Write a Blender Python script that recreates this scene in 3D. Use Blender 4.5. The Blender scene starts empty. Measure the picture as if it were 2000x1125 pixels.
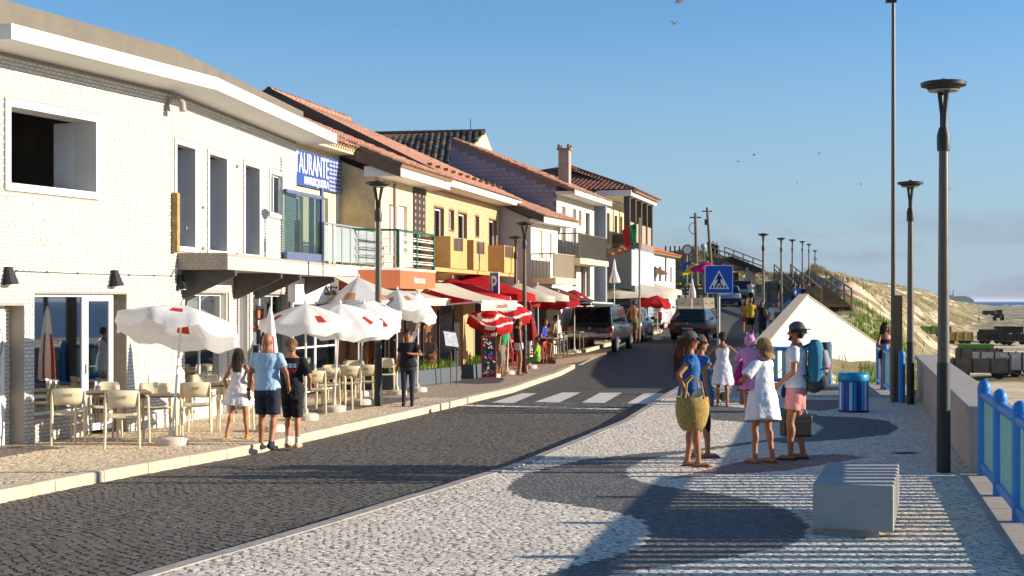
import bpy, bmesh, math, random
import numpy as np
from mathutils import Vector, Matrix
random.seed(7); rng = np.random.default_rng(7)
S = bpy.context.scene
COL = S.collection
# ------------------------------------------------ camera, world, sun, exposure
F, CH, HZ = 2777.8, 2.1, 588.0            # focal length in photo pixels, eye height, horizon row
cam = bpy.data.cameras.new('camera'); cam_o = bpy.data.objects.new('camera', cam); COL.objects.link(cam_o)
cam.sensor_width = 36.0; cam.lens = 50.0; cam.shift_y = (HZ - 562.5) / 2000.0
cam.clip_start = 0.1; cam.clip_end = 30000
cam_o.location = (0, 0, CH); cam_o.rotation_euler = (math.pi / 2, 0, 0)
S.camera = cam_o
SUN_EL = math.radians(14.8)
wd = bpy.data.worlds.new('World'); S.world = wd; wd.use_nodes = True
nt = wd.node_tree; nt.nodes.clear()
sky = nt.nodes.new('ShaderNodeTexSky'); sky.sky_type = 'NISHITA'; sky.sun_disc = False
sky.sun_elevation = SUN_EL; sky.sun_rotation = math.radians(90); sky.altitude = 10
sky.air_density = 1.0; sky.dust_density = 0.0; sky.ozone_density = 4.0
bg = nt.nodes.new('ShaderNodeBackground'); bg.inputs[1].default_value = 0.108
wo = nt.nodes.new('ShaderNodeOutputWorld')
tc = nt.nodes.new('ShaderNodeTexCoord')
sep = nt.nodes.new('ShaderNodeSeparateXYZ'); nt.links.new(tc.outputs['Generated'], sep.inputs[0])
mp = nt.nodes.new('ShaderNodeMapping'); mp.inputs['Scale'].default_value = (7, 7, 26)
nt.links.new(tc.outputs['Generated'], mp.inputs[0])
nz = nt.nodes.new('ShaderNodeTexNoise'); nz.inputs['Scale'].default_value = 1.6; nz.inputs['Detail'].default_value = 6
nt.links.new(mp.outputs[0], nz.inputs[0])
cr = nt.nodes.new('ShaderNodeMapRange'); cr.inputs[1].default_value = .46; cr.inputs[2].default_value = .66
nt.links.new(nz.outputs[0], cr.inputs[0])
el = nt.nodes.new('ShaderNodeMapRange'); el.inputs[1].default_value = .07; el.inputs[2].default_value = .035
nt.links.new(sep.outputs[2], el.inputs[0])
mul = nt.nodes.new('ShaderNodeMath'); mul.operation = 'MULTIPLY'
nt.links.new(cr.outputs[0], mul.inputs[0]); nt.links.new(el.outputs[0], mul.inputs[1])
mul2 = nt.nodes.new('ShaderNodeMath'); mul2.operation = 'MULTIPLY'; mul2.inputs[1].default_value = .75
nt.links.new(mul.outputs[0], mul2.inputs[0])
mix = nt.nodes.new('ShaderNodeMix'); mix.data_type = 'RGBA'
hsv = nt.nodes.new('ShaderNodeMix'); hsv.data_type = 'RGBA'; hsv.blend_type = 'MULTIPLY'; hsv.inputs[0].default_value = 1
hsv.inputs[7].default_value = (.74, .88, .97, 1)
nt.links.new(sky.outputs[0], hsv.inputs[6])
hz = nt.nodes.new('ShaderNodeMapRange'); hz.inputs[1].default_value = .19; hz.inputs[2].default_value = 0; hz.inputs[4].default_value = .95
nt.links.new(sep.outputs[2], hz.inputs[0])
hmix = nt.nodes.new('ShaderNodeMix'); hmix.data_type = 'RGBA'; hmix.inputs[7].default_value = (2.03, 2.66, 3.41, 1)   # sea haze low over the horizon
nt.links.new(hz.outputs[0], hmix.inputs[0]); nt.links.new(hsv.outputs[2], hmix.inputs[6])
nt.links.new(mul2.outputs[0], mix.inputs[0]); nt.links.new(hmix.outputs[2], mix.inputs[6]); mix.inputs[7].default_value = (1.75, 1.95, 2.6, 1)
nt.links.new(mix.outputs[2], bg.inputs[0]); nt.links.new(bg.outputs[0], wo.inputs[0])
sun = bpy.data.lights.new('sun', 'SUN'); sun.energy = 5.0; sun.angle = math.radians(0.5); sun.color = (1.0, .88, .72)
sun_o = bpy.data.objects.new('sun', sun); COL.objects.link(sun_o)
sun_o.rotation_euler = (0, math.pi / 2 - SUN_EL, 0); sun_o.location = (40, 20, 30)
S.view_settings.view_transform = 'Standard'; S.view_settings.look = 'None'
S.view_settings.exposure = 0.77; S.view_settings.gamma = 1.0
S.render.engine = 'CYCLES'
try:
    S.cycles.use_denoising = True; S.cycles.max_bounces = 8; S.cycles.transparent_max_bounces = 16
except Exception: pass

# ------------------------------------------------ helpers
def lin(c):
    if isinstance(c, str):
        c = c.lstrip('#'); c = [int(c[i:i+2], 16) / 255 for i in (0, 2, 4)]
    return tuple(x / 12.92 if x <= .04045 else ((x + .055) / 1.055) ** 2.4 for x in c)
MATS = {}
def M(name, col='#808080', rough=.65, metal=0.0, var=.12, scale=6.0, bump=0.0, bscale=None, spec=.4, trans=0, emit=None, attr=False, dirt=0, dirtcol=None, transl=0, coat=0, alpha=None):
    """one procedural material per name: principled, colour broken up by two noises, optional bump"""
    if name in MATS: return MATS[name]
    m = bpy.data.materials.new(name); m.use_nodes = True; MATS[name] = m
    n = m.node_tree.nodes; l = m.node_tree.links
    b = n['Principled BSDF']; out = n['Material Output']
    base = lin(col)
    b.inputs['Roughness'].default_value = rough; b.inputs['Metallic'].default_value = metal
    b.inputs['Specular IOR Level'].default_value = spec
    b.inputs['Base Color'].default_value = (*base, 1)
    if coat: b.inputs['Coat Weight'].default_value = coat; b.inputs['Coat Roughness'].default_value = .08
    if trans: b.inputs['Transmission Weight'].default_value = trans
    if alpha is not None: b.inputs['Alpha'].default_value = alpha
    src = None
    if var > 0:
        t = n.new('ShaderNodeTexCoord')
        nz = n.new('ShaderNodeTexNoise'); nz.inputs['Scale'].default_value = scale; nz.inputs['Detail'].default_value = 7; nz.inputs['Roughness'].default_value = .62
        l.new(t.outputs['Object'], nz.inputs[0])
        mr = n.new('ShaderNodeMapRange'); mr.inputs[1].default_value = .3; mr.inputs[2].default_value = .7
        mr.inputs[3].default_value = 1 - var; mr.inputs[4].default_value = 1 + var
        l.new(nz.outputs[0], mr.inputs[0])
        hs = n.new('ShaderNodeHueSaturation'); hs.inputs['Color'].default_value = (*base, 1)
        l.new(mr.outputs[0], hs.inputs['Value']); src = hs.outputs[0]
        if attr:
            at = n.new('ShaderNodeAttribute'); at.attribute_name = 'tone'
            l.new(at.outputs[0], hs.inputs['Color'])
        if dirt:
            n2 = n.new('ShaderNodeTexNoise'); n2.inputs['Scale'].default_value = scale * .23; n2.inputs['Detail'].default_value = 9; n2.inputs['Roughness'].default_value = .7
            l.new(t.outputs['Object'], n2.inputs[0])
            m2 = n.new('ShaderNodeMapRange'); m2.inputs[1].default_value = .48; m2.inputs[2].default_value = .75; m2.inputs[4].default_value = dirt
            l.new(n2.outputs[0], m2.inputs[0])
            mx = n.new('ShaderNodeMix'); mx.data_type = 'RGBA'
            l.new(m2.outputs[0], mx.inputs[0]); l.new(src, mx.inputs[6]); mx.inputs[7].default_value = (*lin(dirtcol or '#6b6255'), 1)
            src = mx.outputs[2]
        l.new(src, b.inputs['Base Color'])
        rr = n.new('ShaderNodeMapRange'); rr.inputs[1].default_value = .3; rr.inputs[2].default_value = .7
        rr.inputs[3].default_value = max(.03, rough - .08); rr.inputs[4].default_value = min(1, rough + .08)
        l.new(nz.outputs[0], rr.inputs[0]); l.new(rr.outputs[0], b.inputs['Roughness'])
    if bump:
        t = n.new('ShaderNodeTexCoord')
        nb = n.new('ShaderNodeTexNoise'); nb.inputs['Scale'].default_value = bscale or scale * 4; nb.inputs['Detail'].default_value = 5
        l.new(t.outputs['Object'], nb.inputs[0])
        bp = n.new('ShaderNodeBump'); bp.inputs['Strength'].default_value = min(1, bump); bp.inputs['Distance'].default_value = .02
        l.new(nb.outputs[0], bp.inputs['Height']); l.new(bp.outputs[0], b.inputs['Normal'])
    if emit:
        b.inputs['Emission Color'].default_value = (*lin(col), 1); b.inputs['Emission Strength'].default_value = emit
    if transl:
        tr = n.new('ShaderNodeBsdfTranslucent')
        if src: l.new(src, tr.inputs[0])
        else: tr.inputs[0].default_value = (*base, 1)
        ms = n.new('ShaderNodeMixShader'); ms.inputs[0].default_value = transl
        l.new(b.outputs[0], ms.inputs[1]); l.new(tr.outputs[0], ms.inputs[2]); l.new(ms.outputs[0], out.inputs[0])
    return m
def glass_mat(name, tint='#9fb4b8', refl=.5, clear=.6):
    """thin pane: part mirror (fresnel), part clear"""
    if name in MATS: return MATS[name]
    m = bpy.data.materials.new(name); m.use_nodes = True; MATS[name] = m
    n = m.node_tree.nodes; l = m.node_tree.links; n.clear()
    o = n.new('ShaderNodeOutputMaterial'); g = n.new('ShaderNodeBsdfGlossy'); g.inputs['Roughness'].default_value = .02
    g.inputs[0].default_value = (.9, .95, 1, 1)
    t = n.new('ShaderNodeBsdfTransparent'); t.inputs[0].default_value = (*lin(tint), 1)
    fr = n.new('ShaderNodeFresnel'); fr.inputs[0].default_value = 1.5
    ad = n.new('ShaderNodeMath'); ad.operation = 'ADD'; ad.inputs[1].default_value = refl; ad.use_clamp = True
    l.new(fr.outputs[0], ad.inputs[0])
    ge = n.new('ShaderNodeNewGeometry'); iv = n.new('ShaderNodeMath'); iv.operation = 'SUBTRACT'; iv.inputs[0].default_value = 1; l.new(ge.outputs['Backfacing'], iv.inputs[1])
    mu = n.new('ShaderNodeMath'); mu.operation = 'MULTIPLY'; l.new(ad.outputs[0], mu.inputs[0]); l.new(iv.outputs[0], mu.inputs[1])
    mx = n.new('ShaderNodeMixShader'); l.new(mu.outputs[0], mx.inputs[0]); l.new(t.outputs[0], mx.inputs[1]); l.new(g.outputs[0], mx.inputs[2])
    l.new(mx.outputs[0], o.inputs[0])
    return m

def V(*a): return np.array(a, float)
class MB:
    """mesh builder: boxes, prisms, tubes, lathes collected into one mesh"""
    def __init__(s): s.v = []; s.f = []; s.m = []
    def add(s, vs, fs, mi=0):
        o = len(s.v); s.v += [tuple(map(float, p)) for p in vs]
        s.f += [tuple(i + o for i in f) for f in fs]; s.m += [mi] * len(fs); return s
    def box(s, c, d, rz=0, mi=0, taper=1.0):
        hx, hy, hz = d[0] / 2, d[1] / 2, d[2] / 2; cs, sn = math.cos(rz), math.sin(rz); vs = []
        for z, k in ((-hz, 1), (hz, taper)):
            for x, y in ((-hx, -hy), (hx, -hy), (hx, hy), (-hx, hy)):
                x *= k; y *= k
                vs.append((c[0] + x * cs - y * sn, c[1] + x * sn + y * cs, c[2] + z))
        return s.add(vs, [(3, 2, 1, 0), (4, 5, 6, 7), (0, 1, 5, 4), (1, 2, 6, 5), (2, 3, 7, 6), (3, 0, 4, 7)], mi)
    def bb(s, x0, x1, y0, y1, z0, z1, mi=0):
        return s.box(((x0 + x1) / 2, (y0 + y1) / 2, (z0 + z1) / 2), (abs(x1 - x0), abs(y1 - y0), abs(z1 - z0)), 0, mi)
    def beam(s, a, b, w, h, mi=0, up=(0, 0, 1)):
        a, b = Vector(a), Vector(b); d = (b - a).normalized(); u = Vector(up)
        if abs(d.dot(u)) > .95: u = Vector((1, 0, 0))
        r = d.cross(u).normalized(); u = r.cross(d).normalized(); vs = []
        for p in (a, b):
            for i, j in ((-1, -1), (1, -1), (1, 1), (-1, 1)): vs.append(p + r * (i * w / 2) + u * (j * h / 2))
        return s.add(vs, [(3, 2, 1, 0), (4, 5, 6, 7), (0, 1, 5, 4), (1, 2, 6, 5), (2, 3, 7, 6), (3, 0, 4, 7)], mi)
    def tube(s, pts, r, n=8, mi=0, caps=True):
        pts = [Vector(p) for p in pts]; k = len(pts); rs = r if isinstance(r, (list, tuple)) else [r] * k
        vs = []; prev = None
        for i, p in enumerate(pts):
            d = ((pts[min(i + 1, k - 1)] - pts[max(i - 1, 0)])).normalized()
            if prev is None:
                a = Vector((0, 0, 1)) if abs(d.z) < .9 else Vector((1, 0, 0)); u = d.cross(a).normalized()
            else: u = (prev - d * prev.dot(d)).normalized()
            prev = u; w = d.cross(u)
            for j in range(n):
                t = 2 * math.pi * j / n; vs.append(p + (u * math.cos(t) + w * math.sin(t)) * rs[i])
        fs = [(i * n + j, i * n + (j + 1) % n, (i + 1) * n + (j + 1) % n, (i + 1) * n + j) for i in range(k - 1) for j in range(n)]
        if caps: fs += [tuple(range(n - 1, -1, -1)), tuple((k - 1) * n + j for j in range(n))]
        return s.add(vs, fs, mi)
    def lathe(s, prof, n=16, c=(0, 0, 0), mi=0, sx=1, sy=1, rz=0, wav=None):
        vs = []; cs, sn = math.cos(rz), math.sin(rz)
        for i, (r, z) in enumerate(prof):
            for j in range(n):
                t = 2 * math.pi * j / n; rr = r * (wav(t, i) if wav else 1); x, y = rr * math.cos(t) * sx, rr * math.sin(t) * sy
                vs.append((c[0] + x * cs - y * sn, c[1] + x * sn + y * cs, c[2] + z))
        k = len(prof)
        fs = [(i * n + j, i * n + (j + 1) % n, (i + 1) * n + (j + 1) % n, (i + 1) * n + j) for i in range(k - 1) for j in range(n)]
        fs += [tuple(range(n - 1, -1, -1)), tuple((k - 1) * n + j for j in range(n))]
        return s.add(vs, fs, mi)
    def loft(s, rings, n=16, mi=0):
        """rings: (centre, rx, ry, yaw) elliptical sections"""
        vs = []
        for c, rx, ry, yw in rings:
            cs, sn = math.cos(yw), math.sin(yw)
            for j in range(n):
                t = 2 * math.pi * j / n; x, y = rx * math.cos(t), ry * math.sin(t)
                vs.append((c[0] + x * cs - y * sn, c[1] + x * sn + y * cs, c[2]))
        k = len(rings)
        fs = [(i * n + j, i * n + (j + 1) % n, (i + 1) * n + (j + 1) % n, (i + 1) * n + j) for i in range(k - 1) for j in range(n)]
        fs += [tuple(range(n - 1, -1, -1)), tuple((k - 1) * n + j for j in range(n))]
        return s.add(vs, fs, mi)
    def ell(s, c, r, n=12, mi=0, rot=None):
        vs = []; m = n // 2 + 1
        R = rot if rot is not None else Matrix.Identity(3)
        for i in range(1, m):
            p = math.pi * i / m
            for j in range(n):
                t = 2 * math.pi * j / n
                q = R @ Vector((r[0] * math.sin(p) * math.cos(t), r[1] * math.sin(p) * math.sin(t), -r[2] * math.cos(p)))
                vs.append((c[0] + q.x, c[1] + q.y, c[2] + q.z))
        b = R @ Vector((0, 0, -r[2])); t_ = R @ Vector((0, 0, r[2]))
        vs.append((c[0] + b.x, c[1] + b.y, c[2] + b.z)); vs.append((c[0] + t_.x, c[1] + t_.y, c[2] + t_.z)); k = m - 1
        fs = [(i * n + j, i * n + (j + 1) % n, (i + 1) * n + (j + 1) % n, (i + 1) * n + j) for i in range(k - 1) for j in range(n)]
        fs += [(k * n, (j + 1) % n, j) for j in range(n)] + [(k * n + 1, (k - 1) * n + j, (k - 1) * n + (j + 1) % n) for j in range(n)]
        return s.add(vs, fs, mi)
    def cap(s, a, b, ra, rb, n=10, mi=0):
        """tapered capsule"""
        a, b = Vector(a), Vector(b); d = b - a; L = d.length or 1e-6; d /= L; pts = []; rs = []
        for t in (-.95, -.7, -.35): pts.append(a + d * (t * ra)); rs.append(ra * math.sqrt(1 - t * t))
        pts.append(a); rs.append(ra); pts.append(b); rs.append(rb)
        for t in (.35, .7, .95): pts.append(b + d * (t * rb)); rs.append(rb * math.sqrt(1 - t * t))
        return s.tube(pts, rs, n, mi)
    def prism(s, poly, z0, z1, mi=0):
        n = len(poly); vs = [(x, y, z0) for x, y in poly] + [(x, y, z1) for x, y in poly]
        area = sum(poly[i][0] * poly[(i + 1) % n][1] - poly[(i + 1) % n][0] * poly[i][1] for i in range(n))
        fs = [tuple(range(n - 1, -1, -1)), tuple(range(n, 2 * n))] + [(i, (i + 1) % n, n + (i + 1) % n, n + i) for i in range(n)]
        if area < 0: fs = [tuple(reversed(f)) for f in fs]
        return s.add(vs, fs, mi)
    def slab(s, quad, t, mi=0):
        """a flat polygon (3-D points, counter-clockwise seen from its front) given thickness t backwards"""
        p = [Vector(q) for q in quad]; nrm = Vector((0, 0, 0))
        for i in range(len(p)): nrm += p[i].cross(p[(i + 1) % len(p)])
        nrm.normalize(); n = len(p); vs = p + [q - nrm * t for q in p]
        fs = [tuple(range(n)), tuple(range(2 * n - 1, n - 1, -1))] + [(n + i, n + (i + 1) % n, (i + 1) % n, i) for i in range(n)]
        return s.add(vs, fs, mi)
    def build(s, name, mat=None, parent=None, smooth=False, bevel=0, loc=None, rz=0):
        me = bpy.data.meshes.new(name); me.from_pydata(s.v, [], s.f); me.update()
        for mm in (mat if isinstance(mat, (list, tuple)) else [mat]):
            if mm: me.materials.append(mm)
        if any(s.m): me.polygons.foreach_set('material_index', s.m)
        if smooth:
            me.polygons.foreach_set('use_smooth', [True] * len(me.polygons))
        o = bpy.data.objects.new(name, me); COL.objects.link(o)
        if parent: o.parent = parent
        if loc is not None: o.location = loc
        if rz: o.rotation_euler = (0, 0, rz)
        if bevel:
            bv = o.modifiers.new('bevel', 'BEVEL'); bv.width = bevel; bv.segments = 2; bv.limit_method = 'ANGLE'; bv.angle_limit = math.radians(40)
        if smooth and smooth != True:
            es = o.modifiers.new('edges', 'EDGE_SPLIT'); es.split_angle = math.radians(smooth)
        return o
def tag(o, label=None, cat=None, group=None, kind=None):
    if label: o['label'] = label
    if cat: o['category'] = cat
    if group: o['group'] = group
    if kind: o['kind'] = kind
    return o
def thing(name, label, cat, loc=(0, 0, 0), rz=0, group=None):
    o = bpy.data.objects.new(name, None); COL.objects.link(o); o.location = loc; o.rotation_euler = (0, 0, rz)
    o.empty_display_size = .1
    return tag(o, label, cat, group)
def copy_tree(o, parent=None):
    c = o.copy(); COL.objects.link(c)
    if parent is not None: c.parent = parent
    for ch in list(o.children): copy_tree(ch, c)
    return c
def text(s, name, size, mat, parent, loc, rot, ext=.004, ax='CENTER', sx=1.0, bold=0.0):
    cu = bpy.data.curves.new(name, 'FONT'); cu.body = s; cu.size = size; cu.extrude = ext; cu.align_x = ax; cu.align_y = 'CENTER'
    cu.offset = bold; cu.resolution_u = 3
    tmp = bpy.data.objects.new(name, cu); me = bpy.data.meshes.new_from_object(tmp); bpy.data.objects.remove(tmp); me.materials.clear(); me.materials.append(mat)
    o = bpy.data.objects.new(name, me); COL.objects.link(o); o.parent = parent
    o.location = loc; o.rotation_euler = rot; o.scale = (sx, 1, 1); return o
# ground level along the street (depth -> height), read from lamp feet and wheels
_HY = [-50, 0, 10, 17, 31, 46, 52, 58, 64, 70, 88, 104, 120, 137, 160, 220, 400]
_HZ = [.05, .03, .01, 0, -.13, -.18, -.05, .18, .37, .62, 1.2, 1.8, 2.35, 2.8, 3.1, 3.2, 3.2]
def H(y): return float(np.interp(y, _HY, _HZ))
def W(px, py, Y): return Vector(((px - 1000) / F * Y, Y, CH - (py - HZ) / F * Y))
def G(px, py, off=0.0):
    lo, hi = 5.0, 300.0
    k = (py - HZ) / F
    f = lambda y: (CH - k * y) - (H(y) + off)
    y = 5.0
    while y < 300 and f(y) > 0: y += .25
    lo, hi = y - .25, y
    for _ in range(25):
        m = (lo + hi) / 2
        if f(m) > 0: lo = m
        else: hi = m
    return Vector(((px - 1000) / F * lo, lo, H(lo) + off))
def interp_line(pts, y): return float(np.interp(y, [p[1] for p in pts], [p[0] for p in pts]))
# ------------------------------------------------ ground lines (x, depth)
LK = [(-10.8, 0), (-8.2, 8), (-5.65, 15.7), (-5.0, 17.8), (-3.8, 21.2), (-1.16, 32.3), (0, 36.8), (2.2, 49.5), (1.0, 50.2), (3.2, 58), (6.0, 67.5), (7.3, 70), (10, 88), (12.5, 104), (18, 137), (25, 170)]
RK = [(-6.8, 0), (-5.3, 4), (-2.89, 10.86), (-1.91, 13.26), (0, 18.35), (2.0, 26), (3.6, 34), (5.8, 44), (9.0, 58), (12, 70), (15.8, 88), (19.6, 104), (27.5, 137), (35, 170)]
RW = [(1.0, -2), (2.6, 5), (5.58, 17.3), (9.36, 32.8), (10.75, 38.9), (6.9, 39.0), (13.25, 64), (14.4, 70), (17.8, 88), (29.5, 137), (37.5, 170)]
def lk(y): return np.interp(y, [p[1] for p in LK], [p[0] for p in LK])
def rk(y): return np.interp(y, [p[1] for p in RK], [p[0] for p in RK])
def rw(y): return np.interp(y, [p[1] for p in RW], [p[0] for p in RW])
def hh(y): return np.interp(y, _HY, _HZ)
def ribbon(name, fa, fb, y0, y1, off, mat, step=.5, n=6):
    ys = list(np.arange(y0, y1, step)) + [y1]; vs = []; fs = []
    for y in ys:
        a, b = fa(y), fb(y)
        for i in range(n + 1): vs.append((a + (b - a) * i / n, y, float(hh(y)) + off))
    for r in range(len(ys) - 1):
        for i in range(n):
            q = r * (n + 1) + i; fs.append((q, q + 1, q + n + 2, q + n + 1))
    m = MB(); m.add(vs, fs); return m.build(name, mat, smooth=True)
def paving_mat(name, c1, c2, joint, sc, bump=.6):
    """far paving: small irregular stones as relief and tone, used where single stones can no longer be told apart"""
    m = M(name, c1, rough=.85, var=.01)
    n = m.node_tree.nodes; l = m.node_tree.links; b = n['Principled BSDF']
    t = n.new('ShaderNodeTexCoord'); vo = n.new('ShaderNodeTexVoronoi'); vo.inputs['Scale'].default_value = sc; l.new(t.outputs['Object'], vo.inputs[0])
    v2 = n.new('ShaderNodeTexVoronoi'); v2.feature = 'DISTANCE_TO_EDGE'; v2.inputs['Scale'].default_value = sc; l.new(t.outputs['Object'], v2.inputs[0])
    mx = n.new('ShaderNodeMix'); mx.data_type = 'RGBA'; sp = n.new('ShaderNodeSeparateColor'); l.new(vo.outputs['Color'], sp.inputs[0])
    l.new(sp.outputs[0], mx.inputs[0]); mx.inputs[6].default_value = (*lin(c1), 1); mx.inputs[7].default_value = (*lin(c2), 1)
    mr = n.new('ShaderNodeMapRange'); mr.inputs[1].default_value = .02; mr.inputs[2].default_value = .09; l.new(v2.outputs['Distance'], mr.inputs[0])
    m2 = n.new('ShaderNodeMix'); m2.data_type = 'RGBA'; l.new(mr.outputs[0], m2.inputs[0]); m2.inputs[6].default_value = (*lin(joint), 1); l.new(mx.outputs[2], m2.inputs[7])
    l.new(m2.outputs[2], b.inputs['Base Color'])
    bp = n.new('ShaderNodeBump'); bp.inputs['Strength'].default_value = bump; bp.inputs['Distance'].default_value = .012
    l.new(mr.outputs[0], bp.inputs['Height']); l.new(bp.outputs[0], b.inputs['Normal'])
    return m
m_road = paving_mat('granite_setts_far', '#615c55', '#4f4b45', '#38332f', 8.5)
m_prom = paving_mat('limestone_setts_far', '#c4bdb4', '#a59d95', '#7a7268', 14)
m_walk = paving_mat('beige_setts_far', '#bcab95', '#a08f7b', '#75685a', 14)
m_sand_joint = M('sandy_joints', '#8d8171', .95, var=.25, scale=18)
m_road_joint = M('dark_joints', '#2f2a26', .95, var=.3, scale=18)
m_stone = M('setts', '#888888', .78, attr=True, var=.18, scale=30, bump=.15, bscale=120)
NEAR = 33.0
road = tag(ribbon('road', lambda y: lk(y), lambda y: rk(y), NEAR, 142, -.13, m_road), kind='structure')
road_n = tag(ribbon('road_near', lambda y: lk(y), lambda y: rk(y), 0, NEAR, -.137, m_road_joint), kind='structure')
prom = tag(ribbon('promenade', lambda y: rk(y) + .16, lambda y: rw(y), NEAR, 142, 0.0, m_prom, step=.1), kind='structure')
prom_n = tag(ribbon('promenade_near', lambda y: rk(y) + .16, lambda y: rw(y) + .4, -2, NEAR, -.005, m_sand_joint), kind='structure')
walk = tag(ribbon('sidewalk', lambda y: lk(y) - 34, lambda y: lk(y) - .2, NEAR, 142, 0.0, m_walk, n=24, step=.35), kind='structure')
walk_n = tag(ribbon('sidewalk_near', lambda y: lk(y) - 14, lambda y: lk(y) - .2, 0, NEAR, -.005, m_sand_joint, n=12), kind='structure')
# ---- single stones
def poly(pts, off=0.0): return np.array([[*G(x, y, off)[:2]] for x, y in pts])
def inpoly(P, X, Y):
    r = np.zeros(len(X), bool); n = len(P); j = n - 1
    for i in range(n):
        xi, yi, xj, yj = P[i][0], P[i][1], P[j][0], P[j][1]
        c = ((yi > Y) != (yj > Y)) & (X < (xj - xi) * (Y - yi) / (yj - yi + 1e-12) + xi); r ^= c; j = i
    return r
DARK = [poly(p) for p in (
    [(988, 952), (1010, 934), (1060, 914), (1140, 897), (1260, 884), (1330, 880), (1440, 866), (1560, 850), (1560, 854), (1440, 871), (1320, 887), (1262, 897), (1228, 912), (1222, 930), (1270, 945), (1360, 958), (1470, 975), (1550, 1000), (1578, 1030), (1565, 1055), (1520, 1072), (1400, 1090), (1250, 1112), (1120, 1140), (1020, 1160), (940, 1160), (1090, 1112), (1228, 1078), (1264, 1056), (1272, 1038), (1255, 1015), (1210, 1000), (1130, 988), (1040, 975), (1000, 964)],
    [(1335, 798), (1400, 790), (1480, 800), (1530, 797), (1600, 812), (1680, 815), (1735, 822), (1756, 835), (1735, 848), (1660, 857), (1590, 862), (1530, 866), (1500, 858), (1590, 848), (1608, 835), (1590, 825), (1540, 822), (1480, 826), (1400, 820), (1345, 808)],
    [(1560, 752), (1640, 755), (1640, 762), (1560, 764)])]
REDD = [poly(p) for p in (
    [(1470, 895), (1560, 890), (1640, 886), (1695, 893), (1620, 905), (1540, 918), (1440, 925), (1330, 932), (1290, 937), (1380, 917)],
    [(1555, 780), (1640, 781), (1652, 795), (1600, 803), (1550, 797)])]
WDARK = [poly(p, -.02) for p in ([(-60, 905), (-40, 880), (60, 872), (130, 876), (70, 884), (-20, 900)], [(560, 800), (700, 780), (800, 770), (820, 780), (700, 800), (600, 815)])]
ZEB = [poly(p, -.13) for p in (
    [(960, 786), (1003, 787), (1048, 768), (1020, 768)], [(1044, 785), (1092, 786), (1134, 766.5), (1098, 766.5)],
    [(1136, 786), (1180, 787), (1215, 767), (1172, 767)], [(1224, 788), (1266, 789), (1298, 768), (1258, 768)], [(900, 790), (1210, 797), (1210, 800), (900, 792.5)])]
def tones(n, c, dv=.12, dh=.025):
    b = np.array(lin(c))[None, :] * (1 + dv * rng.standard_normal((n, 1))) * (1 + dh * rng.standard_normal((n, 3))); return np.clip(b, .01, .9)
def stone_mesh(name, cx, cy, cz, ang, hx, hy, hgt, col, mat, inset=.9):
    N = len(cx); sg = np.array([[-1, -1], [1, -1], [1, 1], [-1, 1]], float)
    ca, sa = np.cos(ang), np.sin(ang); vs = np.zeros((N, 8, 3))
    for k in range(4):
        for lvl in (0, 1):
            s = 1.0 if lvl == 0 else inset + .06 * rng.random(N)
            x = sg[k, 0] * hx * s * (1 + .12 * (rng.random(N) - .5)); y = sg[k, 1] * hy * s * (1 + .12 * (rng.random(N) - .5))
            vs[:, k + 4 * lvl, 0] = cx + x * ca - y * sa; vs[:, k + 4 * lvl, 1] = cy + x * sa + y * ca
            vs[:, k + 4 * lvl, 2] = cz + (hgt * (1 + .25 * (rng.random(N) - .5)) if lvl else -.0005)
    f = np.array([[4, 5, 6, 7], [0, 1, 5, 4], [1, 2, 6, 5], [2, 3, 7, 6], [3, 0, 4, 7]])
    return raw_mesh(name, vs.reshape(-1, 3), (f[None] + 8 * np.arange(N)[:, None, None]).reshape(-1, 4), mat, np.repeat(col, 8, 0))
def raw_mesh(name, vs, fs, mat, vcol=None):
    me = bpy.data.meshes.new(name); nf = len(fs); k = fs.shape[1]
    me.vertices.add(len(vs)); me.vertices.foreach_set('co', vs.astype(np.float32).ravel())
    me.loops.add(nf * k); me.loops.foreach_set('vertex_index', fs.astype(np.int32).ravel())
    me.polygons.add(nf); me.polygons.foreach_set('loop_start', np.arange(0, nf * k, k, dtype=np.int32))
    try: me.polygons.foreach_set('loop_total', np.full(nf, k, np.int32))
    except Exception: pass
    me.update(calc_edges=True); me.validate(); me.polygons.foreach_set('use_smooth', [False] * len(me.polygons))
    if vcol is not None:
        a = me.attributes.new('tone', 'FLOAT_COLOR', 'POINT'); a.data.foreach_set('color', np.hstack([vcol, np.ones((len(vcol), 1))]).astype(np.float32).ravel())
    me.materials.append(mat); return me
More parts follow.
